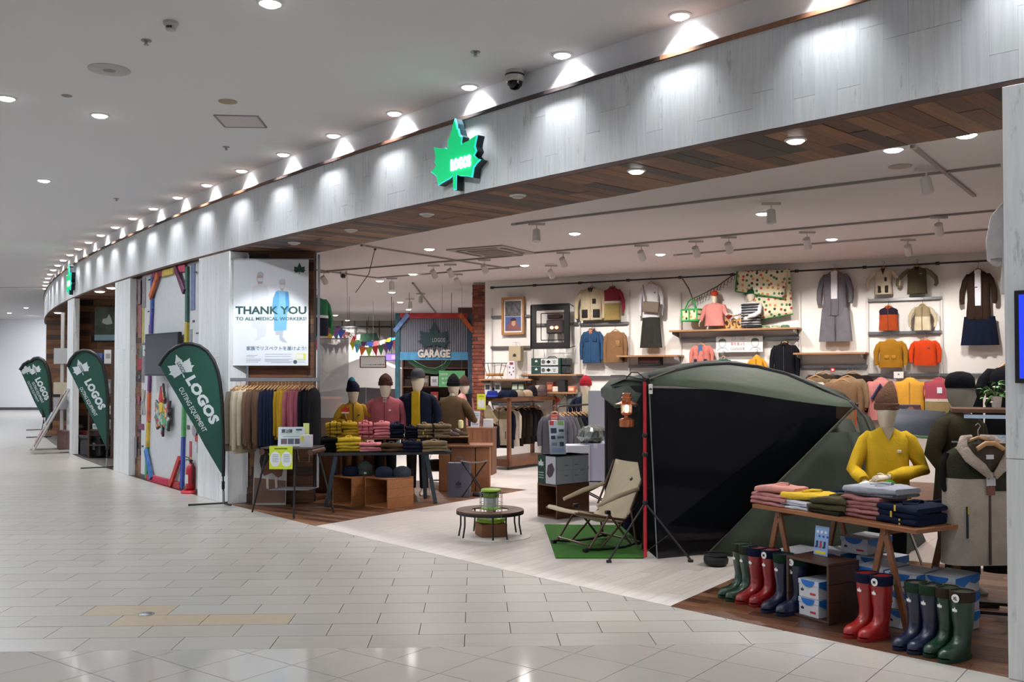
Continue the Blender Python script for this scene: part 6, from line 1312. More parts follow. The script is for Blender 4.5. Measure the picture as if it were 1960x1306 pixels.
for o in [q for q in bpy.data.objects if q.name.startswith(('bunting', 'small_screen', 'green_banner_cloth', 'green_hammock')) and q.parent is None]:
    z = ZS-o.location.z-.005
    if o.name.startswith('bunting'):
        ends = [ch for ch in bpy.data.objects if ch.parent == o and ch.name.startswith('flag')]
        for e in (min(ends, key=lambda q: q.location.x), max(ends, key=lambda q: q.location.x)): MB().tube([tuple(e.location), (e.location.x, e.location.y, z)], .004, 4).build('hanging_cord', BLACK, o)
    elif o.name == 'green_hammock':
        for x in (783, 864): a = at(x, 690, 21.4); MB().tube([tuple(a), (a.x, a.y, ZS-.005)], .005, 4).build('hanging_cord', BLACK, o)
    else: MB().tube([(0, .03, 0), (0, .03, z)], .006, 4).build('hanging_cord', BLACK, o)
# ================= BACK WALL =================
def W3(px, py, off=.09): return wl(px, py, off)
def wallbox(px0, px1, py, name, m, dep, th, label, cat, brackets=True, group=None, off0=.0, parts='shelf_board'):
    a, b = W3(px0, py, dep/2+off0), W3(px1, py, dep/2+off0); c = (a+b)/2; L_ = (b-a).length
    o = E(name, tuple(c), WROT, label, cat, group)
    MB().box((0, 0, 0), (L_, dep, th), bev=.002).build(parts, m, o)
    if brackets:
        for x in (-L_/2+.06, L_/2-.06): MB().prism([(-dep/2, -.04), (dep/2, -.09), (dep/2, 0), (-dep/2, -.0)], -.003, .003).xf(Matrix.Rotation(pi/2, 4, 'Z')).build('bracket', STEEL, o, loc=(x, 0, -th/2))
    return o
# black rail at the top
a, b = W3(940, 551, .10), W3(1893, 495, .10); o = E('long_black_rail', tuple(a), WROT, 'long black rail running along the top of the white back wall', 'rail')
MB().tube([(0, 0, 0), ((b-a).xy.length, 0, 0)], .014, 8).build('bar', BLACK, o, 50)
for px in (942, 1023, 1110, 1202, 1302, 1402, 1525, 1655, 1795):
    v = W3(px, 540, .10); x = (v-a).xy.length; MB().tube([(x, .11, .02), (x, .0, 0)], .012, 6).build('bracket', BLACK, o, 50); MB().lathe([(.026, -.03), (.026, .03)], 10).xf(Matrix.Rotation(pi/2, 4, 'Y')).build('joint', BLACK, o, 40, loc=(x, 0, 0))
STEELR = [((941, 1013, 606), 'upper steel wall rail behind the framed photo'), ((940, 1018, 665), 'steel wall rail with the kraft bag in front, left end of the wall'), ((1110, 1204, 620), 'steel wall rail between the cream jacket and the denim shirt'),
    ((1110, 1300, 722), 'steel wall rail behind the red beanie mannequin'), ((1204, 1300, 702), 'steel wall rail left of the tent top'), ((1303, 1530, 649), 'steel wall rail behind the white illustrated board'), ((1531, 1661, 702), 'steel wall rail above the brown knitwear'),
    ((1662, 1803, 573), 'bright steel rail under the two small fleece jackets at upper right'), ((1662, 1803, 637), 'bright steel rail under the orange vest'), ((1662, 1932, 718), 'long steel rail above the hooded jackets at lower right'), ((1019, 1108, 621), 'black arm rail behind the square mesh frame')]
for (x0, x1, y), lb in STEELR: wallbox(x0, x1, y, 'steel_wall_rail', M('#9b9a9b', .28, .85), .05, .045, lb, 'wall rail', group='steel rails on the back wall', parts='bar', brackets=False)
SH = [((1287, 1530, 632), 'long wooden wall shelf carrying the two child mannequins'), ((1187, 1303, 682), 'wooden wall shelf above the left end of the tent'), ((1523, 1660, 677), 'wooden wall shelf below the grey coat outfit'), ((1005, 1110, 718), 'wooden wall shelf carrying two green and white boxes'), ((925, 1024, 727), 'wooden wall shelf carrying the wire basket, next to the brick column'), ((1024, 1110, 752), 'lower wooden wall shelf of small goods below the boxes')]
SHO = {}
for (x0, x1, y), lb in SH: SHO[y] = wallbox(x0, x1, y, 'wall_shelf', SHELF, .32, .03, lb, 'shelf', group='wooden shelves on the back wall')
# slotted uprights
for i, (px, y0, y1, lb) in enumerate(((1110, 560, 780, 'second'), (1204, 555, 745, 'third'), (1303, 560, 700, 'fourth'), (1531, 560, 745, 'fifth'), (1661, 570, 790, 'sixth'), (1803, 560, 790, 'seventh'), (941, 590, 780, 'first'), (1019, 600, 780, 'extra thin'))):
    a, b = W3(px, y0, .012), W3(px, y1, .012); o = MB().box((0, 0, 0), (.03, .02, a.z-b.z)).build('wall_upright', M('#cfcac4', .5), loc=tuple((a+b)/2), rotz=WROT); tag(o, lb+' slotted white upright strip from the left on the back wall', 'wall strip', 'slotted uprights on the back wall')
# framed photo
v = W3(982, 605, .06); fp_ = E('framed_photo', tuple(v), WROT, 'wooden framed photo of a smiling person outdoors, hanging left on the white wall', 'picture')
fw_, fh_ = .50, .72
for sd in (-1, 1): MB().box((sd*(fw_/2-.022), 0, 0), (.045, .05, fh_), bev=.004).build('frame_side', M('#a8794a', .5, nz=.2), fp_); MB().box((0, 0, sd*(fh_/2-.022)), (fw_-.09, .05, .045), bev=.004).build('frame_rail', M('#a8794a', .5, nz=.2), fp_)
MB().box((0, .01, 0), (fw_-.09, .01, fh_-.09)).build('mount', M('#dcd8d4', .6), fp_)
MB().box((0, -.001, .14), (fw_-.15, .006, .29)).build('grey_photo', M('#5c5a5c', .6, nz=.8, ns=14), fp_); MB().box((0, -.001, -.15), (fw_-.15, .006, .27)).build('blue_photo', M('#46598c', .6, nz=.3, ns=6), fp_)
MB().prism([(-.15, -.28), (-.13, -.18), (-.08, -.12), (-.04, -.06), (.03, -.04), (.09, -.08), (.10, -.15), (.16, -.2), (.17, -.28)], -.007, -.004).build('figure_print', M('#7a4a4c', .6), fp_); MB().prism([(-.03, -.17), (-.02, -.09), (.05, -.08), (.06, -.17), (.02, -.2)], -.009, -.006).build('face_print', M('#b08a72', .6), fp_); MB().prism([(-.06, -.08), (-.03, -.045), (.04, -.035), (.08, -.07), (.06, -.09), (-.02, -.10)], -.011, -.008).build('hair_print', M('#1c1a1c', .6), fp_)
# square mesh frame with grill
v = W3(1053, 625, .35); sq = E('mesh_frame', tuple(v), WROT, 'large square black mesh frame holding a glowing camp grill on the back wall', 'frame')
s2 = .40
for sd in (-1, 1):
    MB().box((sd*(s2-.05), 0, 0), (.11, .02, 2*s2)).build('mesh_side', M('#101012', .6, alpha=.93), sq); MB().box((0, 0, sd*(s2-.05)), (2*s2-.2, .02, .11)).build('mesh_panel', M('#101012', .6, alpha=.93), sq)
    for sz in (-1, 1): MB().tube([(sd*s2, 0, sz*s2), (sd*s2*.9, .3, sz*s2*.9)], .01, 6).build('strut', BLACK, sq)
    MB().tube([(sd*s2, -.015, -s2), (sd*s2, -.015, s2)], .014, 6).tube([(-s2, -.015, sd*s2), (s2, -.015, sd*s2)], .014, 6).build('edge_tube', BLACK, sq)
    MB().tube([(sd*s2*.62, .1, -s2*.62), (sd*s2*.62, .1, s2*.62)], .008, 6).tube([(-s2*.62, .1, sd*s2*.62), (s2*.62, .1, sd*s2*.62)], .008, 6).build('inner_tube', BLACK, sq)
gl = E('camp_grill', tuple(v+Vector((-WN.x, -WN.y, 0))*.15), WROT, 'dark camp grill with glowing orange embers inside the square mesh frame', 'grill')
MB().box((.03, 0, .0), (.34, .12, .26), bev=.02).build('firebox', M('#3a3236', .5, .3), gl); MB().box((.02, 0, .19), (.26, .14, .07), bev=.01).build('hood', M('#2a1512', .5), gl)
for x, c_, e_ in ((-.01, (1, .35, .12), 9), (.09, (1, .3, .1), 7)): MB().lathe([(.001, -.03), (.03, -.015), (.034, 0), (.03, .015), (.001, .03)], 10).build('ember', M(c_, emit=e_), gl, 60, loc=(x, -.07, -.02))
for k in range(7): MB().tube([(-.13+k*.05, -.06, .15), (-.13+k*.05, .06, .15)], .004, 4).build('grate_bar', STEEL, gl)
for x in (-.1, .14): MB().tube([(x, 0, -.13), (x*1.3, 0, -.34)], .008, 6).build('leg', STEEL, gl)
# garments on the wall
def WG(px0, px1, py0, py1, name, label, cat, col, **k):
    a = W3((px0+px1)/2, py0, .11); l, r = W3(px0, py0, .11), W3(px1, py0, .11); h = (a.z-W3((px0+px1)/2, py1, .11).z)
    w = (r-l).xy.length
    return garment(name, label, cat, tuple(a), WROT, w*k.pop('wk', .74), h, col, dep=k.pop('dep', .06), **k)
DK = '#2e2a26'
WG(1103, 1162, 552, 613, 'fleece_jacket', 'cream fleece jacket with dark pockets and V neck, top row left on the back wall', 'jacket', '#b9ab90', vneck=(1.5, DK), pockets=((-.24, .80, .26, .26, DK), (.26, .80, .28, .26, DK), (.17, .42, .16, .16, DK)), spread=.08, sl=.95, b=.7, asym=-.7, seed=1, zipc='#a0937c')
WG(1150, 1194, 551, 613, 'colour_block_jacket', 'maroon and khaki colour block jacket with a white stripe, next to the cream one', 'jacket', '#7a2d3c', low=(.45, '#94804f', '#c9c0b4'), scol='#8c3242', spread=.05, sl=.75, collar='#7a2d3c', wk=.72, seed=2)
WG(1110, 1156, 632, 695, 'denim_shirt', 'blue denim shirt with rolled orange cuffs, below the cream fleece jacket', 'shirt', '#2e4a6a', collar='#2a4462', vneck=(.9, '#c98260'), pockets=((-.2, .30, .24, .12, '#28415f'), (.22, .30, .24, .12, '#28415f')), zipc='#2b486c', spread=.03, sl=.9, seed=3)
WG(1154, 1202, 634, 694, 'brown_knit', 'light brown fleece pullover with chest pocket, right of the denim shirt', 'pullover', '#7f5f42', pockets=((.2, .4, .24, .2, '#8c6c4a'),), spread=.02, sl=.97, seed=4, b=.6)
o_ = WG(1224, 1268, 543, 608, 'white_sweatshirt', 'white sweatshirt with a brown crossbody bag, worn over a dark skirt on the wall', 'sweatshirt', '#cfccce', spread=.04, sl=.95, seed=5, wk=.75)
leaf(.03, M('#222', .5) if False else BLACK, o_, (.10, -.07, -.17), .004)
v = W3(1246, 588, .24); bg_ = E('crossbody_bag', tuple(v), WROT, 'flat brown crossbody bag with strap over the white sweatshirt', 'bag'); MB().box((0, 0, 0), (.30, .03, .19), rot=Matrix.Rotation(R_(6), 3, 'Y'), bev=.01).build('bag_body', M('#5c4a3c', .6), bg_); MB().tube([(-.10, 0, .09), (-.13, .0, .3), (-.16, .02, .40)], .008, 6).build('strap', M('#463832', .6), bg_, 50)
def skirt(px, y0, y1, w, label, col, grp=None, name='skirt', flare=.12, split=False, cat='skirt'):
    a = W3(px, y0, .11); h = a.z-W3(px, y1, .11).z; o = E(name, tuple(a), WROT, label, cat, grp)
    if split:
        for sd in (-1, 1): MB().ell([(0, sd*w*.22, 0, w*.25, .05), (-.3*h, sd*w*.25, 0, w*.26, .055), (-h, sd*w*.30, 0, w*.30, .05)], 16, .8, .05, 3).build('leg', fab(col), o, 60)
        MB().ell([(.01, 0, 0, w*.42, .055), (-.15*h, 0, 0, w*.47, .06)], 20, .8).build('waistband', fab(col), o, 60)
    else:
        rs = []; n = 48
        for k in range(7):
            t = k/6; rs.append([((w/2+flare*t)*cos(2*pi*i/n)*(1+.0*i), (.05+.01*t)*sin(2*pi*i/n)*(1+.35*t*sin(i*pi/2.0+k*.1)), -h*t) for i in range(n)])
        MB().rings(rs).build('skirt_body', fab(col), o, 60); MB().ell([(.015, 0, 0, w*.5, .052), (-.035, 0, 0, w*.505, .054)], 20, .9).build('waistband', fab(col), o, 60)
    return o
skirt(1246, 601, 666, .30, 'dark grey pleated skirt hanging below the white sweatshirt', '#33332f', flare=.06)
WG(1564, 1632, 520, 605, 'grey_long_coat', 'long grey open coat over a white T-shirt, middle right of the back wall', 'coat', '#67636a', inner=(M('#d3d0d4', .8), .62), spread=.05, sl=.72, seed=6, wk=.70)
skirt(1599, 590, 654, .44, 'grey wide trousers hanging below the long grey coat', '#6b686e', name='trousers', split=True, cat='trousers')
WG(1664, 1718, 515, 564, 'small_fleece_jacket', 'small cream fleece jacket with dark pockets, top row right', 'jacket', '#c5b8a2', vneck=(1.5, DK), pockets=((-.2, .80, .2, .28, '#33312a'), (.2, .80, .2, .28, '#33312a'), (.15, .42, .14, .16, '#33312a')), spread=.10, sl=.75, seed=7, wk=.62, dep=.05, b=.6)
WG(1722, 1788, 512, 563, 'small_olive_jacket', 'small olive green jacket with pale sleeve, top row far right', 'jacket', '#4f4a36', vneck=(1.4, '#251c1a'), zipc='#2a241e', scol='#6f6a50', spread=.12, sl=.72, seed=8, wk=.60, dep=.05, logo=(.2, .25, '#8a8a8a'))
WG(1680, 1721, 588, 633, 'orange_vest', 'small orange vest with navy shoulders, second row right', 'vest', '#2a1f2c', sleeve=0, low=(.33, '#a04420'), collar='#b8502c', zipc='#3a2320', seed=9, wk=.92, dep=.05)
WG(1741, 1790, 585, 633, 'small_hooded_jacket', 'small khaki and cream hooded jacket, second row far right', 'jacket', '#8c7f62', low=(.45, '#c4b79a'), scol='#b8ab90', hood='#7c7058', zipc='#5a5040', spread=.06, sl=.85, seed=10, wk=.66, dep=.05)
WG(1675, 1735, 652, 704, 'mustard_hoodie', 'mustard brown hooded jacket, third row right', 'jacket', '#96691e', hood='#a0732a', pockets=((-.14, .62, .18, .14, '#a5782c'), (.14, .62, .18, .14, '#a5782c')), spread=.03, sl=.9, seed=11, wk=.80, dep=.06)
WG(1742, 1799, 651, 700, 'orange_pullover', 'vivid orange small pullover with dark patch, third row far right', 'pullover', '#c0401a', spread=.03, sl=.88, seed=12, wk=.80, dep=.06, logo=(.18, .33, '#3a2a40'))
WG(1836, 1908, 518, 612, 'dark_cardigan', 'long dark brown open cardigan over a white T-shirt at the far right of the wall', 'cardigan', '#33261f', inner=(M('#d8d6dc', .8), .72), spread=.05, sl=.68, seed=13, wk=.66)
skirt(1875, 608, 661, .42, 'navy pleated skirt hanging below the dark cardigan', '#151b2e', flare=.05)
WG(1320, 1366, 661, 702, 'pink_jacket', 'salmon pink jacket over a denim shirt, just above the tent left part', 'jacket', '#c07468', inner=(M('#3c5c84', .7), .9), pockets=((-.25, .8, .24, .3, '#1e2844'), (.25, .8, .24, .3, '#1e2844')), seed=14, wk=.74, sl=.9, spread=.03)
WG(1366, 1404, 686, 745, 'green_jacket', 'dark green small jacket with grey collar peeking above the tent', 'jacket', '#35524a', collar='#7a8284', seed=15)
WG(1430, 1467, 683, 745, 'yellow_hoodie', 'small yellow hooded jacket peeking above the tent', 'jacket', '#c58e2c', hood='#cf9a38', zipc='#a5741e', seed=16)
WG(1474, 1530, 658, 727, 'black_jacket', 'black zip jacket hanging above the tent, left of the brown knitwear', 'jacket', '#14151a', collar='#191a20', zipc='#22262e', seed=17, spread=.02, sl=.95, wk=.8)
for i, (px, c_, nm_) in enumerate(((1575, '#3a2e26', 'dark brown knit at the back of the left group'), (1561, '#6d5c48', 'tan knit in the middle of the left group'), (1546, '#c4bcae', 'cream knit at the front of the left group'), (1632, '#231c1c', 'black knit at the back of the right group'), (1622, '#8a7358', 'pale tan knit in the middle of the right group'), (1611, '#7a6048', 'light brown knit at the front of the right group'))):
    a = W3(px, 716+(i % 3)*7, .12+.12*(i % 3)); garment('knit_jumper', nm_+' on the rail behind the tent', 'jumper', tuple(a), WROT+R_(12), .50, .60, c_, group='brown knitwear behind the tent', seed=i+20, spread=.02)
for i, (px, c_, nm_, kw_) in enumerate(((1687, '#c27c78', 'pink hooded jacket with a navy bag strap', dict(hood='#c27c78')), (1742, '#d0993a', 'yellow hooded jacket with a goggles print', dict(hood='#d8a548', zipc='#a5742a')), (1797, '#a04a58', 'dark pink and khaki hooded jacket', dict(hood='#a04a58', low=(.5, '#94825a', '#cfc4b4'))))):
    a = W3(px, 727, .14); g_ = garment('hooded_jacket', nm_+' in the lower row right of the tent', 'jacket', tuple(a), WROT, .42, .62, c_, group='hooded jackets in the lower row', seed=i+30, spread=.04, **kw_)
    if i == 1: MB().box((0, -.09, -.46), (.32, .02, .16), bev=.02).build('print_panel', M('#3a3040', .6), g_); [MB().lathe([(.05, -.012), (.05, .012)], 14).xf(Matrix.Rotation(pi/2, 4, 'X')).build('round_print', M(c2, .6), g_, 40, loc=(x, -.10, -.46)) for x, c2 in ((-.10, '#22263a'), (.02, '#8a5a4a'), (.12, '#4a2838'))]
    if i == 0: MB().tube([(-.12, -.09, -.30), (0, -.10, -.08), (.12, -.09, -.30)], .03, 8).build('strap', M('#2c3050', .7), g_, 50)
    if i == 2: MB().box((.02, -.09, -.16), (.07, .004, .09)).build('paper_tag', M('#d8dae0', .6), g_)
# blanket
def cloth_px(pts, off, name, label, cat, m, edge, group=None):
    P = [W3(x, y, off) for x, y in pts]; c = sum(P, Vector())/len(P); inv = Matrix.Rotation(-WROT, 4, 'Z')
    loc = [inv @ (p-c) for p in P]; n = 8; rs = []
    for j in range(n+1): rs.append([tuple((loc[0].lerp(loc[1], i/n)).lerp(loc[3].lerp(loc[2], i/n), j/n)+Vector((0, .012*sin(i*1.9+j*.4)*j/n, 0))) for i in range(n+1)])
    o = E(name, tuple(c), WROT, label, cat, group); q = MB().rings(rs, cap=False, close=False).build('fabric', m, o, 60); md = q.modifiers.new('t', 'SOLIDIFY'); md.thickness = .008
    MB().tube([rs[n][i] for i in range(n+1)], .012, 6).build('green_hem', edge, o, 50)
    return o, loc
BLK = bpy.data.materials.new('pattern_cloth'); BLK.use_nodes = True; nt = BLK.node_tree; N = nt.nodes; Lk = nt.links; bs = N['Principled BSDF']; bs.inputs['Roughness'].default_value = .85
tc = N.new('ShaderNodeTexCoord'); vo = N.new('ShaderNodeTexVoronoi'); vo.voronoi_dimensions = '2D'; vo.inputs['Scale'].default_value = 12; vo.inputs['Randomness'].default_value = .7; mp = N.new('ShaderNodeMapping'); mp.inputs['Rotation'].default_value = (pi/2, 0, 0); Lk.new(tc.outputs['Object'], mp.inputs[0]); Lk.new(mp.outputs[0], vo.inputs['Vector'])
lt = N.new('ShaderNodeMath'); lt.operation = 'LESS_THAN'; lt.inputs[1].default_value = .27; Lk.new(vo.outputs['Distance'], lt.inputs[0])
sx = N.new('ShaderNodeSeparateColor'); Lk.new(vo.outputs['Color'], sx.inputs[0]); rp = N.new('ShaderNodeValToRGB'); rp.color_ramp.interpolation = 'CONSTANT'; Lk.new(sx.outputs[0], rp.inputs[0])
el = rp.color_ramp.elements; cs = ['#b8503c', '#3f6a44', '#3a3a34', '#c88a4a', '#a83c44', '#55785a']
while len(el) < 6: el.new(.5)
for i, h_ in enumerate(cs): el[i].position = i/6; el[i].color = (*srgb(h_), 1)
mx = N.new('ShaderNodeMix'); mx.data_type = 'RGBA'; Lk.new(lt.outputs[0], mx.inputs[0]); mx.inputs[6].default_value = (*srgb('#d8d0b0'), 1); Lk.new(rp.outputs[0], mx.inputs[7]); Lk.new(mx.outputs[2], bs.inputs['Base Color'])
GH_ = M('#2a7a3c', .8)
o1, l1 = cloth_px([(1422, 518), (1512, 515), (1518, 601), (1432, 616)], .13, 'patterned_blanket', 'cream patterned blanket with green hem, rear layer hanging on the rail', 'blanket', BLK, GH_)
o2, l2 = cloth_px([(1411, 520), (1508, 516), (1500, 571), (1408, 558)], .20, 'patterned_blanket', 'cream patterned blanket folded over in front of the other, with green hem', 'blanket', BLK, GH_)
MB().tube([tuple(l2[3]+Vector((0, -.01, 0))), tuple(l2[0]+Vector((0, -.01, 0)))], .012, 6).build('green_side_hem', GH_, o2, 50)
# cooler bag and garland of loops
v = W3(1324, 615, .2); cb2 = E('cooler_bag', tuple(v), WROT+R_(-10), 'small green and cream patterned cooler bag hanging on the wall', 'bag')
MB().box((0, 0, .10), (.32, .16, .19), bev=.01).build('bag_body', BLK, cb2); 
for z in (.01, .195): MB().box((0, 0, z), (.335, .175, .03), bev=.006).build('green_trim', M('#2f9a4c', .6), cb2)
for x in (-.15, 0, .15): MB().box((x, -.085, .1), (.025, .012, .19)).build('green_strap', M('#2f9a4c', .6), cb2)
MB().tube([(-.10, -.06, .2), (-.06, 0, .34), (0, 0, .38), (.06, 0, .34), (.10, -.06, .2)], .014, 6).build('handle', M('#2f9a4c', .6), cb2, 50)
P = [W3(1304, 530, .12), W3(1318, 552, .12), W3(1326, 572, .12), W3(1345, 563, .12), W3(1372, 549, .12), W3(1402, 527, .12)]; g0 = E('gear_strap', tuple(P[0]), 0, 'dark daisy chain strap with many loops hanging from the black rail', 'strap')
MB().tube([tuple(p-P[0]) for p in P], .012, 5).build('webbing', M('#5a4a40', .7), g0, 50)
for i in range(14):
    t = i/13*3+2; k = min(int(t), 4); p = P[k].lerp(P[k+1], t-k)-P[0]; MB().tube([tuple(p), tuple(p+Vector((-.02, -.02, -.07))), tuple(p+Vector((.03, -.02, -.08))), tuple(p+Vector((.04, 0, 0)))], .005, 4).build('loop', M('#5a4a40', .7), g0)
# child mannequins on the long shelf
zs = SHO[632].location.z+.015
def WM(px, off, z): v = W3(px, 620, off); return (v.x, v.y, z)
def bust(px, label, col, hatf, arms, stripes=False, turn=0, rz=0, hat_z=0):
    v = WM(px, .18, zs-.45); o = mannequin(label, v, WROT+rz, 1.06, col, arms, hat=hatf, sw=.34, legs=False, collar=False, topname='sweater', turn=turn)
    return o
m1 = bust(1368, 'child mannequin bust in a pink sweater and orange red cap on the long wall shelf', '#c07c74', cap('#c8432a'), (A_((-.20, -.02, .70), (-.23, -.08, .58), (-.3, 0, -1), (-1, 0, 0)), A_((.20, -.05, .74), (.27, -.16, .68), (.8, -.3, .3), (0, 0, 1))), turn=R_(20))
m2 = bust(1438, 'child mannequin bust in a striped top and dark green hat on the long shelf', '#c6c4c4', cap('#1d4630'), (A_((-.19, -.05, .72), (-.26, -.15, .68), (-.8, -.3, .3), (0, 0, 1)), A_((.19, -.06, .70), (.05, -.2, .62), (-.8, 0, -.3), (0, -1, 0))), turn=R_(-35), rz=R_(-15))
for k in range(9): MB().ell([(.86-k*.045, 0, .0, .176, .100), (.838-k*.045, 0, .0, .178, .101)], 20, .8).build('dark_stripe', M('#23252c', .8), m2, 60)
v = WM(1395, .2, zs+.18); o = E('red_bowl', v, 0, 'small red bowl held between the two child mannequins', 'bowl'); MB().lathe([(.02, 0), (.055, .03), (.06, .05), (.05, .05), (.015, .012), (.001, .012)], 16).build('bowl_body', M('#b8303a', .4), o, 50); MB().lathe([(.02, -.008), (.022, .0)], 12).build('foot_ring', M('#b8303a', .4), o, 40)
WLB = M('#b98a4c', .6); v = WM(1379, .12, zs); o = E('wooden_leaf', v, WROT, 'small flat wooden leaf standing on the long wall shelf', 'ornament'); leaf(.22, WLB, o, (0, 0, .10), .02); MB().box((0, -.01, .006), (.14, .05, .012)).build('base', WLB, o)
v = WM(1404, .12, zs); o = E('wooden_letters', v, WROT, 'wooden lettering standing on the long wall shelf between the busts', 'ornament'); text('LOGOS', .46, .17, WLB, o, (0, 0, .10), .04, depth=.03, name='letters'); MB().box((0, -.015, .008), (.48, .06, .016)).build('base', WLB, o)
for i, px in enumerate((1465, 1485, 1503)): v = WM(px, .14, zs); o = MB().ell([(0, 0, 0, .07, .06), (.03, 0, 0, .075, .06), (.05, 0, 0, .05, .04)], 14).build('folded_cloth', M(['#8c9a7a', '#c8c4b0', '#5a7a5a'][i], .8), None, 60, loc=v, rotz=WROT); MB().tube([(-.05, -.055, .03), (.05, -.055, .03)], .006, 5).build('seam', M('#2a7a3c', .8), o); tag(o, ['grey green', 'pale', 'green'][i]+' small folded cloth at the right end of the long wall shelf', 'cloth')
# illustrated board
v = W3(1415, 659, .10); ib = E('illustrated_board', tuple(v), WROT, 'white board with line drawn faces and faint writing under the long wall shelf', 'sign')
MB().box((0, 0, 0), (.80, .015, .27), bev=.002).build('board', M('#d8d5d3', .6), ib)
for i, (s_t, c_) in enumerate((('スポーツの', '#9aa0a4'), ('秋もあっと', '#c07a84'), ('LOGOSを', '#9aa0a4'))): text(s_t, .24, .05, M(c_, .6), ib, (-.02, -.010, .085-.08*i), 0)
for sx_, cc_ in ((-.29, '#4a5a58'), (.27, '#2f5a44')):
    MB().tube([(sx_+.06*cos(a*pi/8), -.009, .02+.07*sin(a*pi/8)) for a in range(17)], .003, 4).build('drawn_outline', M('#5a6064', .6), ib); MB().prism([(sx_+.065*cos(a*pi/8), .05+.05*sin(a*pi/8)) for a in range(9)], -.010, -.007).build('drawn_cap', M(cc_, .6), ib)
    MB().tube([(sx_-.09, -.009, -.11), (sx_-.04, -.009, -.06), (sx_+.05, -.009, -.06), (sx_+.10, -.009, -.11)], .003, 4).build('drawn_shoulders', M('#5a6064', .6), ib)
v = W3(1720, 718, .14); c_ = card((v.x, v.y, v.z-.05), WROT, .14, .10, '#d6d4d2', 'small white card clipped on the long steel rail at right', 'sign'); ink(c_, 0, .06, .02, .02, '#4a5056')
v = W3(1594, 708, .14); o = E('red_rail_tag', tuple(v), WROT, 'tiny red tag on the steel rail between the two knitwear groups', 'tag'); MB().box((0, 0, -.0), (.07, .01, .07), bev=.004).build('tag_plate', M('#c0402e', .5), o); MB().box((0, -.006, 0), (.03, .004, .03)).build('print', WHITEP, o)
# boxes on shelves
zb_ = SHO[718].location.z+.015
for i in range(2):
    v = W3(1057, 700, .18); o = E('product_box', (v.x, v.y, zb_+i*.15+.001), WROT, ['lower', 'upper'][i]+' green and white grill box on the wall shelf under the mesh frame', 'box')
    MB().box((-.06, 0, .073), (.62, .28, .144), bev=.003).build('carton', M('#1c3a30', .5), o); MB().box((.02, -.1415, .075), (.36, .003, .12)).build('white_label', M('#b4b8b8', .5), o); MB().box((.31, 0, .073), (.11, .26, .14), bev=.02).build('plastic_wrap', M('#3c4044', .2, .3), o)
    leaf(.06, M('#c8d0cc', .5), o, (-.26, -.142, .09), .002); MB().lathe([(.04, -.001), (.04, .001)], 14).xf(Matrix.Rotation(pi/2, 4, 'X')).build('round_picture', M('#4c5450', .5), o, loc=(-.11, -.1435, .075)); MB().prism([(-.05, .0), (0, .035), (.05, 0), (0, -.035)], -.002, 0).build('grill_picture', BLACK, o, loc=(.0, -.1435, .075)); ink(o, .12, .09, .07, .02, '#6a7070', -.1435); ink(o, .12, .055, .05, .015, '#3a4040', -.1435)
    if i: MB().tube([(-.1, 0, .146), (-.06, 0, .17), (.06, 0, .17), (.1, 0, .146)], .008, 5).build('handle', BLACK, o, 50)
v = W3(988, 691, .16); kb = paper_bag((v.x, v.y, v.z), WROT, .26, .12, .28, '#a8987c', 'kraft paper bag with dark leaf emblem hanging on the left wall rail', lf='#26221e')
zb_ = SHO[727].location.z+.015
v = W3(947, 727, .18); wb3 = E('wire_basket', (v.x, v.y, zb_+.001), WROT, 'black wire basket holding light brown goods on the shelf by the brick column', 'basket')
for z, w_ in ((.06, .16), (.30, .23)): MB().tube([(w_*cos(a*pi/4+pi/4)*1.2, w_*.6*sin(a*pi/4+pi/4)*1.2, z) for a in range(9)], .007, 5).build('ring', BLACK, wb3)
for k in range(10): a = k*pi/5; MB().tube([(.17*cos(a), .09*sin(a), .06), (.26*cos(a), .15*sin(a), .30)], .004, 4).build('wire', BLACK, wb3)
for x in (-.12, .12): MB().tube([(x, 0, .06), (x*1.4, 0, .004)], .006, 5).build('foot', BLACK, wb3)
for k in range(6): o = MB().ell([(0, 0, 0, .04, .025), (.02, 0, 0, .05, .03), (.04, 0, 0, .035, .02)], 10).build('bread_roll', M('#b07c40', .7, rnd=.2), None, 60, loc=(v.x-.13+.05*k, v.y+.03*(-.13+.05*k)*-8*.3, zb_+.065)); tag(o, 'light brown roll in the black wire basket by the brick column, %s from the left' % ORD[k], 'roll', 'rolls in the wire basket')
v = W3(979, 727, .24); c_ = card((v.x, v.y, zb_), WROT, .14, .34, '#d2cfd4', 'tall white product card standing right of the wire basket', 'sign'); ink(c_, 0, .29, .08, .05, '#7a3040')
for x, z in ((-.04, .22), (.04, .21), (-.04, .12), (.045, .14), (0, .08)): ink(c_, x, z, .025, .035, '#50505a')
v = W3(1007, 727, .2); o = E('flat_case', (v.x, v.y, zb_), WROT, 'flat pale box at the right end of the shelf by the brick column', 'box'); MB().box((0, 0, .035), (.2, .2, .06), bev=.006).build('carton', M('#a8a29c', .6), o); MB().box((0, 0, .072), (.205, .205, .012), bev=.003).build('lid', M('#bab4ae', .6), o)
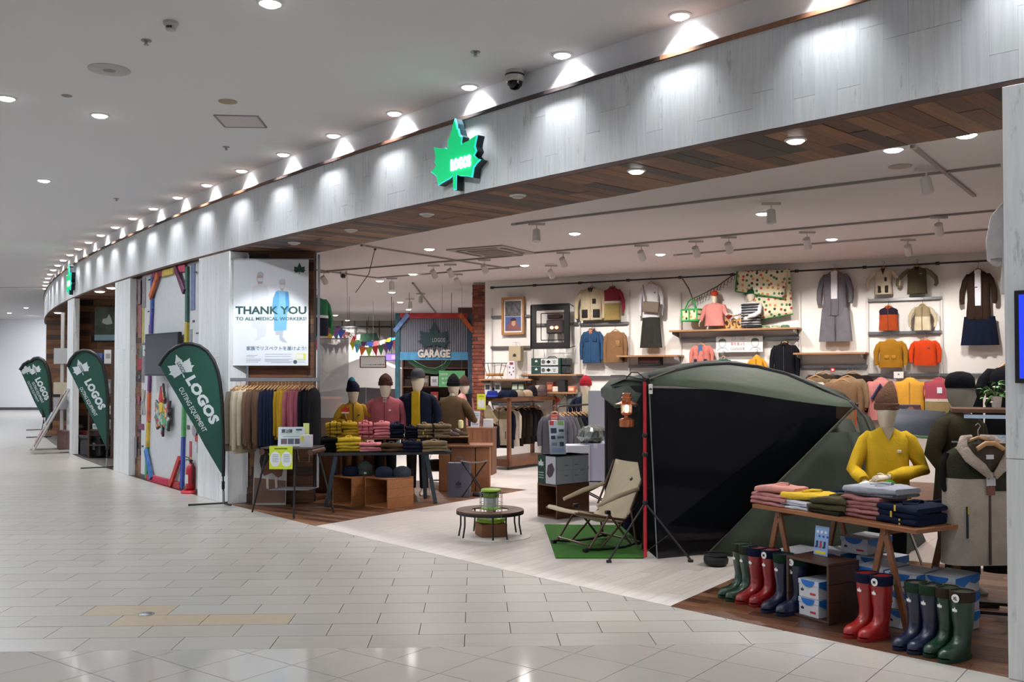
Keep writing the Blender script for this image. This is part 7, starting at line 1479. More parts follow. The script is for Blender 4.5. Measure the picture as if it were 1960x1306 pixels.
# goods below shelves
a, b = W3(925, 735, .3), W3(1024, 735, .3)
def wgoods(px, py, w, h, col, name, label, cat, d=.12, off=.2, lab=None):
    v = W3(px, py, off); o = E(name, tuple(v), WROT, label, cat); MB().box((0, 0, h/2), (w, d, h), bev=.006).build('pack', M(col, .5), o)
    if lab: MB().box((0, -d/2-.001, h*.55), (w*.7, .003, h*.45)).build('label_print', M(lab, .5), o)
    return o
wgoods(934, 752, .14, .19, '#c2c4c6', 'hanging_pack', 'white hanging pack with black dot, leftmost under the basket shelf', 'pack', .03, .2, '#3a3c40'); wgoods(953, 752, .14, .19, '#c2c4c6', 'hanging_pack', 'white hanging pack with black dot, second under the basket shelf', 'pack', .03, .2, '#3a3c40')
wgoods(986, 752, .15, .20, '#3c5844', 'hanging_pack', 'green hanging pack with pale window, left of two under the basket shelf', 'pack', .03, .2, '#c8d4be'); wgoods(998, 752, .15, .20, '#3c5844', 'hanging_pack', 'green hanging pack with pale window, right of two under the basket shelf', 'pack', .03, .2, '#c8d4be')
wgoods(1012, 750, .12, .24, '#4a2420', 'hanging_pack', 'dark red hanging pack at the right end under the basket shelf', 'pack', .03)
v = W3(975, 772, .18); w_ = .92; o = E('hook_board', tuple(v), WROT, 'dark panel with hooks under the basket shelf', 'panel'); MB().box((0, .12, .12), (w_, .02, .34)).build('board', M('#2a2d2e', .7), o); [MB().tube([(x, .1, .25), (x, -.0, .25)], .004, 4).build('hook', STEEL, o) for x in (-.35, -.15, .05, .25)]
zb_ = SHO[752].location.z+.015
for px, w_, h_, c_, nm_, l_ in ((1034, .16, .12, '#a9a49a', 'pale wire rack', None), (1055, .14, .18, '#6a2c20', 'dark red kettle carton', '#a86a4a'), (1066, .14, .10, '#c8c0b0', 'cream round tin', None), (1077, .16, .22, '#17181a', 'black stew pot box', None), (1096, .14, .11, '#b8654a', 'orange food pack', '#d8b8a0')):
    v = W3(px, 752, .2); o = E('shelf_item', (v.x, v.y, zb_), WROT, nm_+' on the lower wall shelf below the two grill boxes', 'carton'); MB().box((0, 0, h_/2), (w_, .12, h_), bev=.01).build('pack', M(c_, .6), o)
    if l_: MB().box((0, -.061, h_/2), (w_*.7, .003, h_*.5)).build('label_print', M(l_, .6), o)
def tri_obj(px, py, col, label):
    v = W3(px, py, .16); o = E('triangle_reflector', tuple(v), WROT, label, 'triangle'); MB().tube([(-.11, 0, -.09), (0, 0, .10), (.11, 0, -.09), (-.11, 0, -.09)], .014, 6).build('triangle_frame', M(col, .5), o); MB().tube([(0, 0, .10), (0, 0, .16)], .003, 4).build('hook', STEEL, o)
tri_obj(1068, 752, '#c49a3a', 'yellow triangle hanging below the lower wall shelf'); tri_obj(1081, 765, '#8a8f7a', 'pale green triangle hanging right of the yellow one')
v = W3(1067, 766, .17); o = E('round_red_tag', tuple(v), WROT, 'round red disc hanging under the yellow triangle', 'tag'); MB().lathe([(.045, -.008), (.045, .008)], 16).xf(Matrix.Rotation(pi/2, 4, 'X')).build('disc', M('#b83a2c', .5), o, 40); MB().tube([(0, 0, .04), (0, 0, .09)], .003, 4).build('cord', BLACK, o)
for i, px in enumerate((1095, 1100)): v = W3(px, 788, .2); side_garment((v.x, v.y, v.z+.42), WROT+R_(80), ['#5f6668', '#737a7c'][i], .45, .25, ['darker', 'paler'][i]+' grey garment hanging behind the red beanie mannequin', None, 70+i)
v = W3(1240, 690, .16); o = E('dark_red_case', tuple(v), WROT, 'dark case with a red panel under the shelf left of the tent top', 'case'); MB().box((.05, 0, 0), (.42, .14, .16), bev=.01).build('case_body', M('#181417', .5), o); MB().box((.05, -.072, 0), (.34, .004, .09)).build('red_panel', M('#4a1a18', .5), o)
q = W3(1238, 748, .3)
# ================= LEFT FRONT: mural panel, screen, leaf, extinguisher =================
sa, sb_ = s_of(380), s_of(263); smid = (sa+sb_)/2; MW = sb_-sa; mo = C(smid, -.06)
mu = MB().box((0, .06, ZF0/2), (MW, .08, ZF0-.02)).build('wall_mural', M('#c2c4c6', .75, nz=.05), loc=(mo.x, mo.y, 0), rotz=crot(smid)); tag(mu, None, kind='structure')
inv = mu.matrix_basis.inverted() if False else (Matrix.Translation((mo.x, mo.y, 0)) @ Matrix.Rotation(crot(smid), 4, 'Z')).inverted()
def ml(px, py):                       # pixel -> local x,z on the mural plane
    n_ = Vector((cos(crot(smid)-pi/2), sin(crot(smid)-pi/2))); o_ = mo.xy+n_*0; d = ray(px, py); t = (o_.dot(n_)-0)/(d.x*n_.x+d.y*n_.y); v = inv @ Vector((d.x*t, d.y*t, H+d.z*t)); return v.x, v.z
def mz(x, y): return ml(240+x/2.841, 500+y/2.839)
def beam(a, b, w, col, lab=None, y=.0, d=.04, name='painted_beam'):
    A, B = mz(*a), mz(*b); v = Vector((B[0]-A[0], 0, B[1]-A[1])); ang = atan2(v.x, v.z)
    MB().box((0, 0, 0), (w, d, v.length), rot=Matrix.Rotation(ang, 3, 'Y'), bev=.004).build(name, M(col, .7, nz=.35, ns=10), mu, loc=((A[0]+B[0])/2, y, (A[1]+B[1])/2))
for a, b, c_ in (((148, 80), (146, 262), '#3f5a9a'), ((146, 264), (140, 392), '#4a4a9a'), ((140, 394), (134, 586), '#3f9a5c'), ((134, 588), (130, 710), '#6a3a6c'), ((129, 712), (126, 872), '#c0603c'), ((125, 875), (120, 1010), '#c9a83c'), ((119, 1012), (116, 1180), '#4a9a6c'),
    ((337, 30), (336, 330), '#3c6458'), ((335, 332), (333, 450), '#c0a83c'), ((320, 780), (316, 955), '#4a9a5c'), ((315, 957), (308, 1235), '#3c4fa8')): beam(a, b, .09, c_)
for a, b, c_ in (((150, 74), (205, 66), '#8a2c44'), ((206, 68), (268, 50), '#c0a84c'), ((268, 46), (330, 38), '#c04a64'), ((122, 1175), (240, 1205), '#c02c4c'), ((240, 1205), (300, 1222), '#b83a44')): beam(a, b, .10, c_)
for a, b, c_ in (((188, 72), (146, 198), '#c8683c'), ((284, 36), (332, 168), '#5a2c4c'), ((120, 1025), (152, 1180), '#3c6cb0'), ((306, 1070), (256, 1218), '#c03c34')): beam(a, b, .09, c_, y=-.03)
MURT = ['#9aa0a8', '#8c8a90', '#7a3a44', '#b8b0a4', '#55585e', '#8f8794']
for i, (x0, x1, y0, y1, c_) in enumerate(((65, 78, 100, 235, '#7c7680'), (90, 106, 90, 255, '#8a848c'), (65, 84, 240, 420, '#8a5a5c'), (86, 96, 255, 450, '#b0aa5a'), (122, 132, 345, 425, '#9a4a5c'), (84, 130, 440, 455, '#6a6f9c'), (60, 88, 530, 592, '#9a3040'), (86, 98, 515, 660, '#7e7a84'), (72, 86, 460, 530, '#5c6a62'), (62, 74, 735, 780, '#9a4a5c'), (80, 90, 762, 832, '#7e8a9c'), (68, 96, 886, 914, '#7a3a5c'), (44, 56, 955, 1065, '#7a747c'), (64, 74, 1028, 1050, '#55505a'), (350, 374, 15, 268, '#6f7fa0'), (345, 357, 370, 455, '#8c8e98'), (345, 365, 790, 865, '#7aa89c'), (330, 343, 893, 914, '#5a5660'), (343, 354, 980, 1085, '#b04a5c'), (380, 394, 950, 980, '#c04444'), (378, 392, 985, 1040, '#c4c6ca'),
    (120, 130, 96, 106, '#33302e'), (128, 136, 202, 210, '#33302e'), (116, 124, 270, 277, '#33302e'), (98, 106, 480, 488, '#33302e'), (108, 114, 575, 582, '#33302e'), (66, 76, 622, 638, '#6a6a70'), (84, 92, 1003, 1010, '#44404a'), (376, 388, 56, 66, '#4a4844'), (402, 414, 160, 172, '#4a4844'), (360, 370, 320, 332, '#4a4844'), (385, 396, 388, 396, '#4a4844'))):
    a, b = mz(x0, y1), mz(x1, y0); MB().box(((a[0]+b[0])/2, .016 if x0 < 340 or x0 < 375 else .0, (a[1]+b[1])/2), (max(b[0]-a[0], .02), .014, b[1]-a[1]), bev=.002).build('painted_block', M(c_, .7, nz=.25, ns=12), mu)
v = mz(95, 765); 
for r in (-.35, .35): MB().box((0, 0, 0), (.04, .015, .42), rot=Matrix.Rotation(r, 3, 'Y')).build('crossed_slat', M('#a8a29a', .8), mu, loc=(v[0], .008, v[1]))
v = mz(378, 920); MB().lathe([(.085, -.008), (.085, .008)], 18).xf(Matrix.Rotation(pi/2, 4, 'X')).build('round_plate', M('#8f8e92', .5), mu, 40, loc=(v[0], -.005, v[1]))
MB().box((0, .012, .03), (MW, .03, .06)).build('dark_plinth', M('#4a4442', .6), mu)
a, b = mz(146, 635), mz(304, 358); MM = Matrix.Translation((mo.x, mo.y, 0)) @ Matrix.Rotation(crot(smid), 4, 'Z')
c_ = MM @ Vector(((a[0]+b[0])/2+.16, -.10, (a[1]+b[1])/2-.02)); ws_ = E('wall_television', tuple(c_), crot(smid)+R_(6), 'large dark switched off television on the white mural panel', 'television')
tw, th_ = (b[0]-a[0])*.88, (b[1]-a[1])*.86
MB().box((0, 0, 0), (tw, .05, th_), bev=.006).build('casing', M('#17191d', .35), ws_); MB().box((0, -.027, 0), (tw-.05, .004, th_-.05)).build('glass_screen', M('#0a0c0e', .18), ws_); MB().box((0, .05, 0), (.3, .06, .3)).build('wall_mount', BLACK, ws_)
# collage leaf
a, b = mz(178, 962), mz(268, 668); c_ = MM @ Vector(((a[0]+b[0])/2, -.03, (a[1]+b[1])/2)); cl = E('collage_leaf', tuple(c_), crot(smid), 'multicoloured maple leaf collage on the white mural panel below the television', 'leaf sign')
lh_ = (b[1]-a[1])
MB().prism([(x*lh_*.92, z*lh_*1.02) for x, z in LEAF], 0, -.03).build('leaf_board', M('#3c3436', .7), cl)
def inner(poly, k): return [(x*k, z*k+.0) for x, z in poly]
vm_ = bpy.data.materials.new('collage'); vm_.use_nodes = True; nt = vm_.node_tree; N = nt.nodes; Lk = nt.links; tc = N.new('ShaderNodeTexCoord'); vo = N.new('ShaderNodeTexVoronoi'); vo.inputs['Scale'].default_value = 17; Lk.new(tc.outputs['Object'], vo.inputs['Vector'])
sx = N.new('ShaderNodeSeparateColor'); Lk.new(vo.outputs['Color'], sx.inputs[0]); rp = N.new('ShaderNodeValToRGB'); rp.color_ramp.interpolation = 'CONSTANT'; Lk.new(sx.outputs[0], rp.inputs[0]); el = rp.color_ramp.elements
while len(el) < 7: el.new(.5)
for i, h_ in enumerate(['#b8303a', '#c9b03c', '#3f7a5c', '#c4c0c0', '#6a6a78', '#a83a44', '#7aa8a0']): el[i].position = i/7; el[i].color = (*srgb(h_), 1)
Lk.new(rp.outputs[0], N['Principled BSDF'].inputs['Base Color'])
MB().prism([(x*lh_*.84, z*lh_*.93) for x, z in LEAF if True], -.03, -.045).build('collage_face', vm_, cl)
MB().prism([(0, lh_*.46), (lh_*.06, lh_*.30), (lh_*.10, lh_*.22), (0, lh_*.16), (-lh_*.10, lh_*.22), (-lh_*.06, lh_*.3)], -.045, -.06).build('red_tip', M('#b8283a', .6), cl); MB().prism([(0, lh_*.18), (lh_*.12, lh_*.14), (lh_*.08, 0), (-lh_*.04, -.02), (-lh_*.1, lh_*.12)], -.045, -.058).build('yellow_patch', M('#d0b23c', .6), cl); MB().prism([(lh_*.1, -lh_*.05), (lh_*.3, -lh_*.15), (lh_*.26, -lh_*.24), (lh_*.08, -lh_*.2)], -.045, -.056).build('green_patch', M('#5a9a6c', .6), cl)
# fire extinguisher
fe = hz(365, 944); fx = E('fire_extinguisher', (fe.x, fe.y, 0), R_(-40), 'red fire extinguisher on a red stand between the mural and the big banner', 'fire extinguisher')
RD = M('#a81826', .3); MB().lathe([(.15, 0), (.155, .015), (.14, .045), (.10, .05), (.10, .03), (.001, .03)], 24).build('stand', M('#b82430', .45), fx, 40)
MB().lathe([(.07, .03), (.078, .04), (.078, .37), (.07, .42), (.04, .455), (.025, .47), (.025, .50)], 24).build('cylinder', RD, fx, 40)
MB().box((0, 0, .515), (.05, .05, .04), bev=.005).build('valve', BLACK, fx); MB().tube([(0, 0, .53), (-.06, -.02, .575), (-.11, -.03, .58)], .008, 6).tube([(0, 0, .52), (-.05, -.02, .535), (-.10, -.03, .53)], .008, 6).build('lever', BLACK, fx, 50)
MB().tube([(.03, 0, .51), (.10, -.02, .48), (.115, -.02, .35), (.10, -.02, .15)], .011, 8).build('hose', BLACK, fx, 50); MB().prism([(-.04, .16), (.04, .16), (.04, .30), (-.04, .30)], -.081, -.072).build('label_panel', M('#c9c4c0', .5), fx); MB().box((0, .0, .565), (.02, .02, .03)).build('pin', M('#d0c040', .5), fx)
fx.scale = (.86, .86, .86)
# ================= BANNERS =================
BG = M('#124a3c', .6, nz=.08, ns=3); BW = M('#c9d0d2', .6)
def banner(outline, fit, base_px, dist, label, seed=0, detail=True, grp='green teardrop banners'):
    """outline: pixel points round the sail; built as a flat sail at its own depth"""
    b = hz(*base_px); Y = b.y; c = Vector((b.x, b.y, 0)); sc = Y/FPX
    # plane facing the viewer side, yawed like the banner
    o = E('teardrop_banner', tuple(c), 0, label, 'banner', grp)
    P = [at(x, y, Y)-c for x, y in outline]; poly = [(p.x, p.z) for p in P]
    MB().prism(poly, -.004, .004).build('sail', BG, o)
    edge = [(p.x, .0, p.z) for p in P[:fit]]
    MB().tube(edge, .022*Y/12, 8).build('pole_sleeve', BLACK, o, 60)
    lx, lz = P[0].x, P[0].z
    MB().tube([(lx, 0, lz+.02), (lx, 0, .30), (0, 0, .02)], .011, 8).build('pole', BLACK, o, 50); MB().tube([(lx, 0, .30), (lx, 0, .20)], .02, 8).build('collar', BLACK, o, 50); MB().tube([(lx*.6, 0, .18), (0, 0, .03)], .016, 8).build('lower_pole', STEEL, o, 50)
    for ex, ey in ((-.42, -.08), (.12, -.10), (.05, .3)): MB().tube([(0, 0, .025), (ex, ey, .012)], .012, 6).build('foot_bar', BLACK, o, 50)
    def loc(x, y): p = at(x, y, Y)-c; return (p.x, -.005, p.z)
    return o, loc, sc
# nearest: sail outline in photo pixels, starting at the lower tip and going up the pole side
def Bz(x, y): return (240+x/2.841, 500+y/2.839)
near = [Bz(*p) for p in ((532, 1170), (534, 1080), (536, 940), (530, 830), (524, 740), (515, 660), (503, 600), (480, 540), (445, 490), (405, 462), (360, 450), (320, 450), (280, 465), (240, 490), (210, 525), (184, 568), (190, 575), (230, 645), (280, 730), (330, 820), (380, 905), (430, 1000), (480, 1085), (512, 1140))]
o, loc, sc = banner(near, 16, (428, 967), 0, 'nearest and largest green teardrop banner with maple leaf, left of the poster')
def banner_art(o, loc, sc, lf, l1, l2, ang, k=1):
    q = loc(*lf[:2]); leaf(lf[2]*.84*sc, BW, o, q, .003, rot=lf[3], name='leaf_emblem'); text('LOGOS', lf[2]*sc*.42, lf[2]*sc*.13, M('#33504a', .6), o, (q[0]+lf[2]*sc*.04, q[1]-.004, q[2]-lf[2]*sc*.04), .02, rot=-lf[3]+.0 if False else ang, depth=.002)
    q = loc(*l1[:2]); text('LOGOS', l1[2]*.95*sc, l1[3]*.9*sc, BW, o, q, .055, rot=ang, depth=.003, space=1.05)
    q = loc(*l2[:2]); text('OUTING EQUIPMENT', l2[2]*sc, l2[3]*sc, BW, o, q, .01, rot=ang, depth=.003)
a1, a2 = Bz(355, 640), Bz(495, 885); an = atan2(a2[1]-a1[1], a2[0]-a1[0])
cL, cO, cE = Bz(300, 575), Bz(418, 755), Bz(368, 808)
banner_art(o, loc, sc, (cL[0], cL[1], 60, R_(20)), (cO[0]+1, cO[1], 106, 23), (cE[0]-1, cE[1], 96, 11), an)
# second banner
def Cz(x, y): return (x/2.84, 440+y/2.839)
second = [Cz(*p) for p in ((583, 1195), (586, 1100), (586, 980), (583, 870), (575, 800), (560, 735), (530, 685), (490, 662), (450, 656), (415, 670), (385, 705), (368, 745), (372, 755), (420, 850), (470, 960), (520, 1060), (565, 1160))]
o, loc, sc = banner(second, 12, (204, 897), 0, 'second green teardrop banner, standing before the opening with boxes')
a1, a2 = Cz(470, 810), Cz(565, 985); an = atan2(a2[1]-a1[1], a2[0]-a1[0]); cL, cO, cE = Cz(440, 750), Cz(518, 895), Cz(480, 935)
banner_art(o, loc, sc, (cL[0], cL[1], 40, R_(20)), (cO[0], cO[1], 66, 17), (cE[0], cE[1], 62, 8), an)
third = [Cz(*p) for p in ((276, 1080), (275, 980), (275, 860), (268, 790), (255, 740), (235, 710), (210, 697), (185, 700), (165, 718), (160, 728), (185, 820), (215, 920), (250, 1020))]
o, loc, sc = banner(third, 9, (84, 838), 0, 'third green teardrop banner, just right of the farthest one')
a1, a2 = Cz(200, 800), Cz(262, 925); an = atan2(a2[1]-a1[1], a2[0]-a1[0]); cL, cO, cE = Cz(190, 760), Cz(232, 865), Cz(205, 885)
banner_art(o, loc, sc, (cL[0], cL[1], 28, R_(20)), (cO[0], cO[1], 48, 13), (cE[0], cE[1], 44, 6), an)
fourth = [Cz(*p) for p in ((238, 1020), (238, 900), (232, 820), (222, 770), (205, 735), (180, 718), (155, 716), (130, 732), (110, 762), (113, 770), (145, 840), (185, 930), (222, 1000))]
o, loc, sc = banner(fourth, 9, (80, 824), 0, 'farthest green teardrop banner, half hidden at the left')
cL, cO = Cz(142, 760), Cz(160, 850); q = loc(*cL); leaf(22*sc, BW, o, q, .003, rot=R_(20)); q = loc(*Cz(180, 880)); text('OUTING EQUIPMENT', 44*sc, 5*sc, BW, o, q, .01, rot=1.1, depth=.003)
# ================= LEAF SIGNS ON THE FASCIA =================
def leaf_sign(px, size, label, off=.09):
    s = s_of(px, off); q = C(s, off, (ZF0+ZF1)/2+.0); o = E('leaf_sign', tuple(q), crot(s), label, 'sign')
    MB().prism(leaf_poly(size), 0, .075).build('dark_side', M('#0d1f22', .3), o)
    MB().prism(leaf_poly(size*1.0), -.012, 0).build('glowing_rim', M((.05, .75, .75), .4, emit=.7), o); MB().prism(leaf_poly(size*.96), -.02, -.012).build('lit_face', M((.0, .62, .20), .4, emit=.62), o)
    text('LOGOS', size*.40, size*.15, M((.9, 1, 1), .4, emit=9), o, (size*.14, -.02, -size*.11), .05, depth=.008)
    return o
leaf_sign(872, .68, 'large glowing green maple leaf sign on the whitewashed fascia'); leaf_sign(131, .68, 'far glowing green maple leaf sign seen edge on at the left end of the fascia', .12)
# ================= MALL CEILING BITS =================
dc_ = hz(985, 136, ZC); dm = E('dome_camera', (dc_.x, dc_.y, ZC), 0, 'white and black dome security camera under the mall ceiling above the fascia', 'camera')
MB().lathe([(.075, 0), (.08, -.01), (.08, -.085), (.07, -.095)], 24).build('housing', M('#b9b6b0', .4), dm, 40); MB().lathe([(.068, -.09), (.062, -.125), (.035, -.155), (.001, -.163)], 24).build('dome', M('#0c0c0e', .08), dm, 60); MB().lathe([(.081, -.03), (.082, -.033), (.082, -.042), (.081, -.045)], 24).build('black_band', BLACK, dm, 40)
v = hz(209, 133, ZC); o = E('ceiling_speaker', (v.x, v.y, ZC), 0, 'round grey speaker grille in the mall ceiling at upper left', 'speaker'); MB().lathe([(.17, 0), (.17, -.006), (.155, -.01)], 30).build('rim', M('#b5b2b0', .5), o, 40); MB().lathe([(.154, -.006), (.001, -.012)], 30).build('grille', M('#8b8886', .7), o, 40)
v = hz(436, 194, ZC); o = E('ceiling_sensor', (v.x, v.y, ZC), 0, 'small round tan disc in the mall ceiling above the access panel', 'sensor'); MB().lathe([(.085, 0), (.083, -.008), (.06, -.012), (.001, -.012)], 24).build('disc', M('#a08f78', .6), o, 40); MB().lathe([(.09, 0), (.09, -.003), (.085, -.004)], 24).build('ring', M('#b9b2aa', .6), o, 40)
P = [hz(*p, ZC) for p in ((410, 220), (493, 222), (510, 244), (431, 243))]; c_ = sum(P, Vector())/4; o = E('access_panel', (c_.x, c_.y, ZC), 0, 'square ceiling access panel with grey frame left of the leaf sign', 'ceiling panel')
for i in range(4):
    a, b = P[i]-c_, P[(i+1) % 4]-c_; d_ = (b-a); MB().box((0, 0, 0), (d_.length, .022, .006), rot=Matrix.Rotation(atan2(d_.y, d_.x), 3, 'Z')).build('frame_edge', M('#77757a', .5), o, loc=tuple((a+b)/2+Vector((0, 0, -.003))))
MB().slab([((p-c_).x*.96, (p-c_).y*.96) for p in P], -.003, -.0005).build('panel', M('#c9c5c4', .9), o)
for px, py, lb in ((280, 77, 'below the smoke detector'), (910, 99, 'left of the dome camera'), (433, 281, 'below the access panel'), (223, 380, 'far left, below the ceiling speaker')):
    v = hz(px, py, ZC); o = E('sprinkler', (v.x, v.y, ZC), 0, 'tiny metal sprinkler head in the mall ceiling '+lb, 'sprinkler', 'mall ceiling sprinklers'); MB().lathe([(.04, 0), (.038, -.008), (.012, -.012), (.012, -.03), (.001, -.031)], 14).build('body', M('#9a9794', .4, .5), o, 40); MB().lathe([(.02, -.034), (.02, -.037)], 12).build('deflector', STEEL, o, 40)
v = hz(327, 42, ZC); o = E('smoke_detector', (v.x, v.y, ZC), 0, 'white smoke detector with dark window near the top edge of the ceiling', 'detector'); MB().lathe([(.055, 0), (.055, -.02), (.04, -.035), (.035, -.06), (.001, -.062)], 20).build('housing', M('#b9b6b4', .5), o, 40); MB().box((0, -.034, -.045), (.04, .012, .014)).build('window', BLACK, o)
v = hz(128, 183, ZC); o = E('ceiling_sensor', (v.x, v.y, ZC), 0, 'very small tan disc in the mall ceiling right of the left edge lamp', 'sensor'); MB().lathe([(.045, 0), (.04, -.008), (.001, -.009)], 16).build('disc', M('#8f8478', .6), o, 40); MB().lathe([(.05, 0), (.05, -.003), (.045, -.004)], 16).build('ring', M('#b9b2aa', .6), o, 40)
# ================= SHOP CEILING: tracks, heads, vent =================
TRK = M('#8f8784', .5)
def track(p0, p1, label):
    a, b = hz(*p0, ZS), hz(*p1, ZS); d_ = b-a; o = E('ceiling_track', (a.x, a.y, ZS), atan2(d_.y, d_.x), label, 'lighting track', 'lighting tracks on the shop ceiling')
    MB().box((d_.length/2, 0, -.012), (d_.length, .035, .022)).build('rail', TRK, o); MB().box((.03, 0, -.012), (.06, .042, .03)).build('end_feed', M('#b5aeaa', .5), o); return o
track((980, 428), (1915, 314), 'lighting track nearest the soffit, running to the right pillar'); track((980, 487), (1910, 401), 'second lighting track, over the middle of the shop'); track((1290, 487), (1912, 436), 'third lighting track, nearest the white wall at right'); track((1747, 277), (1865, 373), 'short diagonal lighting track near the right pillar')
track((628, 518), (1000, 487), 'lighting track crossing left of the ceiling air vent'); track((692, 468), (973, 513), 'diagonal lighting track above the gate sign'); track((600, 515), (722, 531), 'short lighting track right of the poster top'); track((722, 531), (1005, 508), 'lighting track running left to right above the gate'); track((790, 541), (835, 600), 'dark far track above the gate sign')
def head(px, py, lit, label, aim=(0, 0, -1), k=1.0):
    v = hz(px, py, ZS); o = E('track_spot', (v.x, v.y, ZS-.022), 0, label, 'spotlight', 'track spotlights in the shop')
    MB().box((0, 0, -.012), (.20*k, .03, .028), bev=.003).build('adapter', M('#c4bebb', .5), o); MB().tube([(0, 0, -.02), (0, 0, -.08)], .008, 6).build('stem', WHITEP, o, 50)
    R = Vector(aim).to_track_quat('-Z', 'Y').to_matrix().to_4x4(); T4 = Matrix.Translation((0, 0, -.14)) @ R
    MB().lathe([(.03, .07), (.045, .06), (.05, -.07), (.046, -.08)], 16).xf(T4).build('lamp_head', M('#cdc8c5', .5), o, 40); MB().lathe([(.043, -.068), (.001, -.07)], 16).xf(T4).build('lens', LAMPON if lit else M('#5f5a58', .4), o, 40)
tw_ = (-WN.x, -WN.y, -1.1)
for px, py, lit, lb, am in ((1773, 318, 1, 'large white track spot near the right end, lit, beside the diagonal track', (.1, -.2, -1)), (1476, 384, 0, 'white track spot beside the lit lamp over the tent', (0, -.1, -1)), (1027, 424, 1, 'small lit track spot at the left end of the nearest track', (0, -.2, -1)), (1228, 466, 0, 'unlit track spot, leftmost on the second track', tw_), (1332, 458, 0, 'unlit track spot, second on the second track', tw_), (1395, 450, 0, 'unlit track spot, third on the second track', tw_), (1545, 440, 0, 'unlit track spot near the right downlight over the wall', tw_), (1797, 411, 0, 'unlit track spot toward the right end of the second track', tw_), (1055, 505, 0, 'small unlit track spot right of the air vent', tw_), (1738, 455, 0, 'faint track spot on the third track', tw_),
    (1078, 480, 0, 'unlit track spot just right of the vent', tw_), (830, 505, 0, 'unlit track spot left of the vent, first of a pair', tw_), (862, 503, 0, 'unlit track spot left of the vent, second of a pair', tw_), (927, 494, 0, 'unlit track spot under the air vent', tw_), (750, 530, 1, 'lit narrow track spot above the poster side', (0, 0, -1)), (875, 522, 0, 'unlit track spot above the brick column', tw_), (805, 560, 1, 'lit far track spot above the gate', (0, -.3, -1)), (785, 570, 1, 'lit far track spot left of the previous one', (0, 0, -1)), (620, 518, 0, 'unlit track spot right beside the poster top', tw_)):
    head(px, py, lit, lb, am)
v = hz(939, 480, ZS); o = E('ceiling_air_vent', (v.x, v.y, ZS), R_(-30), 'square air conditioning cassette in the shop ceiling', 'air vent')
MB().box((0, 0, -.012), (.95, .95, .022), bev=.006).build('panel', M('#a69e99', .6), o); MB().box((0, 0, -.025), (.5, .5, .012)).build('grille', M('#6f6864', .7), o)
for i in range(4): MB().box((0, 0, 0), (.66, .055, .01)).build('air_slot', BLACK, o, loc=(.38*cos(i*pi/2), .38*sin(i*pi/2), -.022), rotz=i*pi/2+pi/2)
for px, py, lb in ((1723, 318, 'grey round speaker in the shop ceiling below the bulb lamp'),): v = hz(px, py, ZS); o = E('ceiling_speaker', (v.x, v.y, ZS), 0, lb, 'speaker'); MB().lathe([(.10, 0), (.10, -.006), (.09, -.01)], 24).build('rim', M('#a59c98', .5), o, 40); MB().lathe([(.089, -.006), (.001, -.01)], 24).build('grille', M('#857c78', .7), o, 40)
cm = hz(657, 520, ZS); o = E('ceiling_camera', (cm.x, cm.y, ZS), 0, 'small black camera hanging under the shop ceiling right of the poster', 'camera'); MB().box((0, 0, -.08), (.07, .10, .07), bev=.01).build('camera_body', BLACK, o); MB().tube([(-.05, 0, 0), (-.05, 0, -.08), (.05, 0, -.08), (.05, 0, 0)], .006, 6).build('bracket', DARKM, o)
a, b = hz(718, 476, ZS), at(690, 565, 15.0); o = E('hanging_chain', (a.x, a.y, ZS), 0, 'thin black chain hanging slanted from the shop ceiling', 'chain'); MB().tube([(0, 0, 0), (-.12, .2, -.35), tuple(Vector((b.x-a.x, .6, b.z-ZS)))], .006, 5).build('links', BLACK, o); MB().lathe([(.02, 0), (.02, -.02), (.001, -.03)], 8).build('ceiling_hook', DARKM, o)
# ================= FAR LEFT OPENINGS =================
su2, w2_ = shelf_unit(178, 221, 19.3, 2.15, 'dark shelf unit with boxes in the opening behind the second banner', (.25, .55, .85, 1.25, 1.85), '#3f2a22')
odds(182, 219, 19.3, 1.863, 2, [('#3c5a9c', 'blue and white'), ('#c4c6cc', 'white')], 'boxes atop the far opening shelf', 'picture box', .40, 'on top of the shelf behind the second banner')
odds(182, 219, 19.25, 1.263, 2, [('#9a9da2', 'grey'), ('#6a6c70', 'dark grey')], 'bags in the far opening', 'wrapped pack', .40, 'on the upper board behind the second banner')
odds(182, 219, 19.25, .863, 3, [('#b8405a', 'red'), ('#c4c6ca', 'white'), ('#c0b8a8', 'cream')], 'books in the far opening', 'small carton', .26, 'on the middle board behind the second banner')
odds(180, 219, 19.25, .563, 3, [('#a8c0b8', 'pale green'), ('#b4ccd0', 'pale blue'), ('#9ab0a4', 'mint')], 'jars in the far opening', 'packet', .2, 'on the lower board behind the second banner')
v = hz(187, 874); cb4 = E('cooler_box', (v.x, v.y, 0), R_(-30), 'black plastic cooler box on the floor behind the second banner', 'cooler box'); MB().box((0, 0, .19), (.62, .38, .34), bev=.02).build('cooler_body', M('#1d2024', .5), cb4); MB().box((0, 0, .385), (.64, .4, .06), bev=.015).build('lid', M('#25282c', .5), cb4); MB().box((.08, -.195, .22), (.18, .01, .14)).build('white_label', M('#a9b0b4', .5), cb4); MB().tube([(-.3, -.2, .3), (-.3, -.22, .42), (.3, -.22, .42), (.3, -.2, .3)], .012, 6).build('handle', BLACK, cb4, 50)
v = hz(142, 866); tr_ = E('display_trough', (v.x, v.y, 0), R_(-30), 'low brown metal trolley bin with grey bags left of the black cooler box', 'trolley'); MB().box((0, 0, .27), (.6, .4, .40), bev=.01).build('bin_body', M('#6b4f4a', .5), tr_)
for x in (-.24, .24): MB().lathe([(.03, -.015), (.03, .015)], 10).xf(Matrix.Rotation(pi/2, 4, 'X')).build('castor', BLACK, tr_, 40, loc=(x, -.15, .03))
MB().box((0, 0, .055), (.56, .36, .03)).build('base_frame', BLACK, tr_)
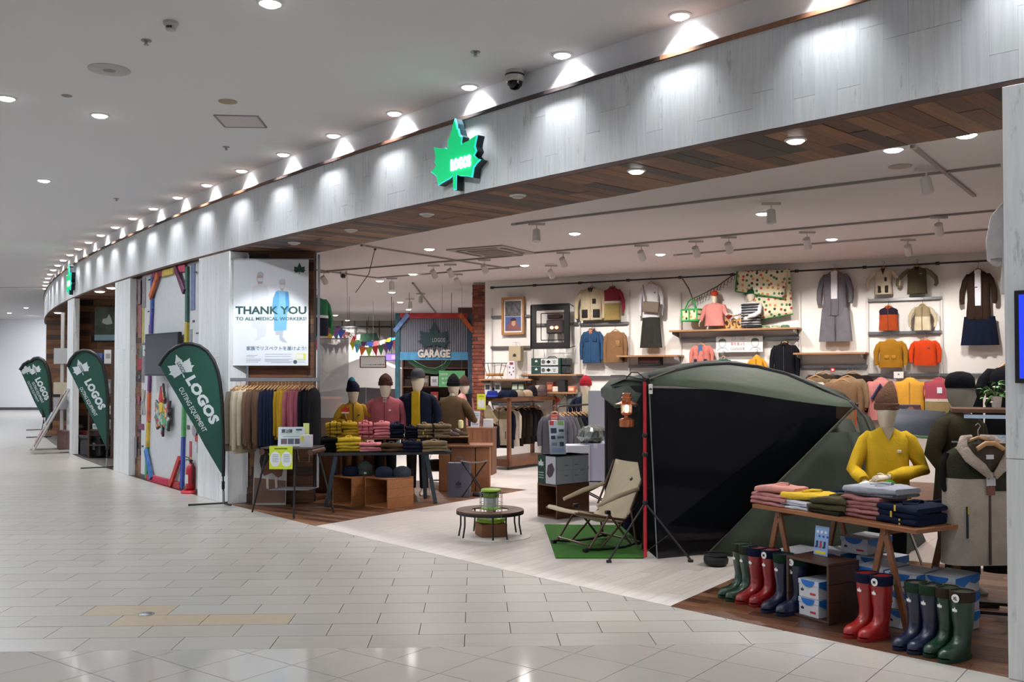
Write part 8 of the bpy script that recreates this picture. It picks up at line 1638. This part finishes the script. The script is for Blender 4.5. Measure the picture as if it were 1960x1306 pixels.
o = MB().ell([(0, 0, 0, .12, .1), (.06, 0, 0, .16, .12), (.12, 0, 0, .10, .08)], 14, wob=.1).build('grey_bag', M('#5c5e60', .5), None, 60, loc=(v.x+.05, v.y, .475)); MB().tube([(-.05, -.1, .1), (.05, -.1, .1)], .01, 5).build('tie', BLACK, o); tag(o, 'grey plastic bag in the brown trolley bin', 'bag')
v = hz(160, 868); o = E('red_case', (v.x+.10, v.y+.05, 0), R_(-30), 'dark red upright case between the trolley bin and the cooler box', 'case'); MB().box((0, 0, .24), (.24, .3, .48), bev=.02).build('case_body', M('#5a1c20', .5), o); MB().tube([(-.06, 0, .48), (-.05, 0, .54), (.05, 0, .54), (.06, 0, .48)], .01, 5).build('handle', BLACK, o, 50)
# A-frame magazine easel
v = hz(108, 866); ea = E('white_easel', (v.x, v.y, 0), R_(-62), 'white A-frame easel rack with posters by the far white pillar', 'easel'); WE = M('#b3ada8', .6)
for x in (-.33, .33):
    MB().tube([(x, -.45, .06), (x, .22, 1.35)], .025, 6).build('leg', WE, ea); MB().tube([(x, .50, .06), (x, .20, .95)], .022, 6).build('leg', WE, ea); MB().box((x, 0, .05), (.05, 1.0, .04)).build('foot_rail', WE, ea)
for z, y in ((.1, -.44), (.55, -.2), (1.0, .04), (1.33, .2)): MB().box((0, y, z), (.66, .03, .05)).build('cross_rail', WE, ea)
for i, (z, c_) in enumerate(((.35, '#a9868a'), (.72, '#9aa0a8'), (1.1, '#7a6a68'))): MB().box((0, 0, 0), (.54, .015, .28), rot=Matrix.Rotation(R_(-27), 3, 'X')).build('poster_sheet', M(c_, .6, nz=.3, ns=7), ea, loc=(0, -.45+.67*(z-.06)/1.29-.04, z))
v = hz(106, 864); o = E('tall_post_stand', (v.x+.02, v.y+.25, 0), 0, 'tall thin pale post with small framed notices at the far opening', 'stand'); MB().box((0, 0, 1.5), (.07, .05, 3.0)).build('post', WE, o)
for z, c_, w_ in ((2.05, '#a9a8a8', .30), (1.35, '#b5a890', .30), (1.02, '#9a989c', .3)): MB().box((-.02, -.04, z), (w_, .02, .34 if z > 2 else .26)).build('notice', M(c_, .6), o)
# hanging picture in the opening
a, b = at(182, 588, 20.3), at(222, 652, 20.3); o = E('hanging_picture', tuple((a+b)/2), 0, 'grey green hanging picture with a pale blue caption in the far opening', 'picture'); MB().box((0, 0, 0), (b.x-a.x, .02, a.z-b.z)).build('print_sheet', M('#4a5548', .6, nz=.4, ns=6), o); MB().box((0, -.012, -(a.z-b.z)/2+.06), (b.x-a.x, .004, .12)).build('caption_band', M('#7fa0aa', .6), o)
MB().prism([(-.08, .1), (0, .12), (.05, .2), (.1, .1), (.12, 0), (0, -.02), (-.1, .02)], -.004, 0).build('white_tent_print', M('#b9beb9', .6), o, loc=(.03, -.012, 0)); MB().tube([(-.15, 0, (a.z-b.z)/2), (-.15, 0, ZF0-o.location.z-.01)], .003, 4).tube([(.15, 0, (a.z-b.z)/2), (.15, 0, ZF0-o.location.z-.01)], .003, 4).build('hanging_wire', STEEL, o)

g_ = bpy.data.objects['grey_coat']; MB().tube([(0, 0, .125), (.02, .3, .12), (.1, 1.1, .11)], .006, 6).build('face_out_arm', DARKM, g_, 50)
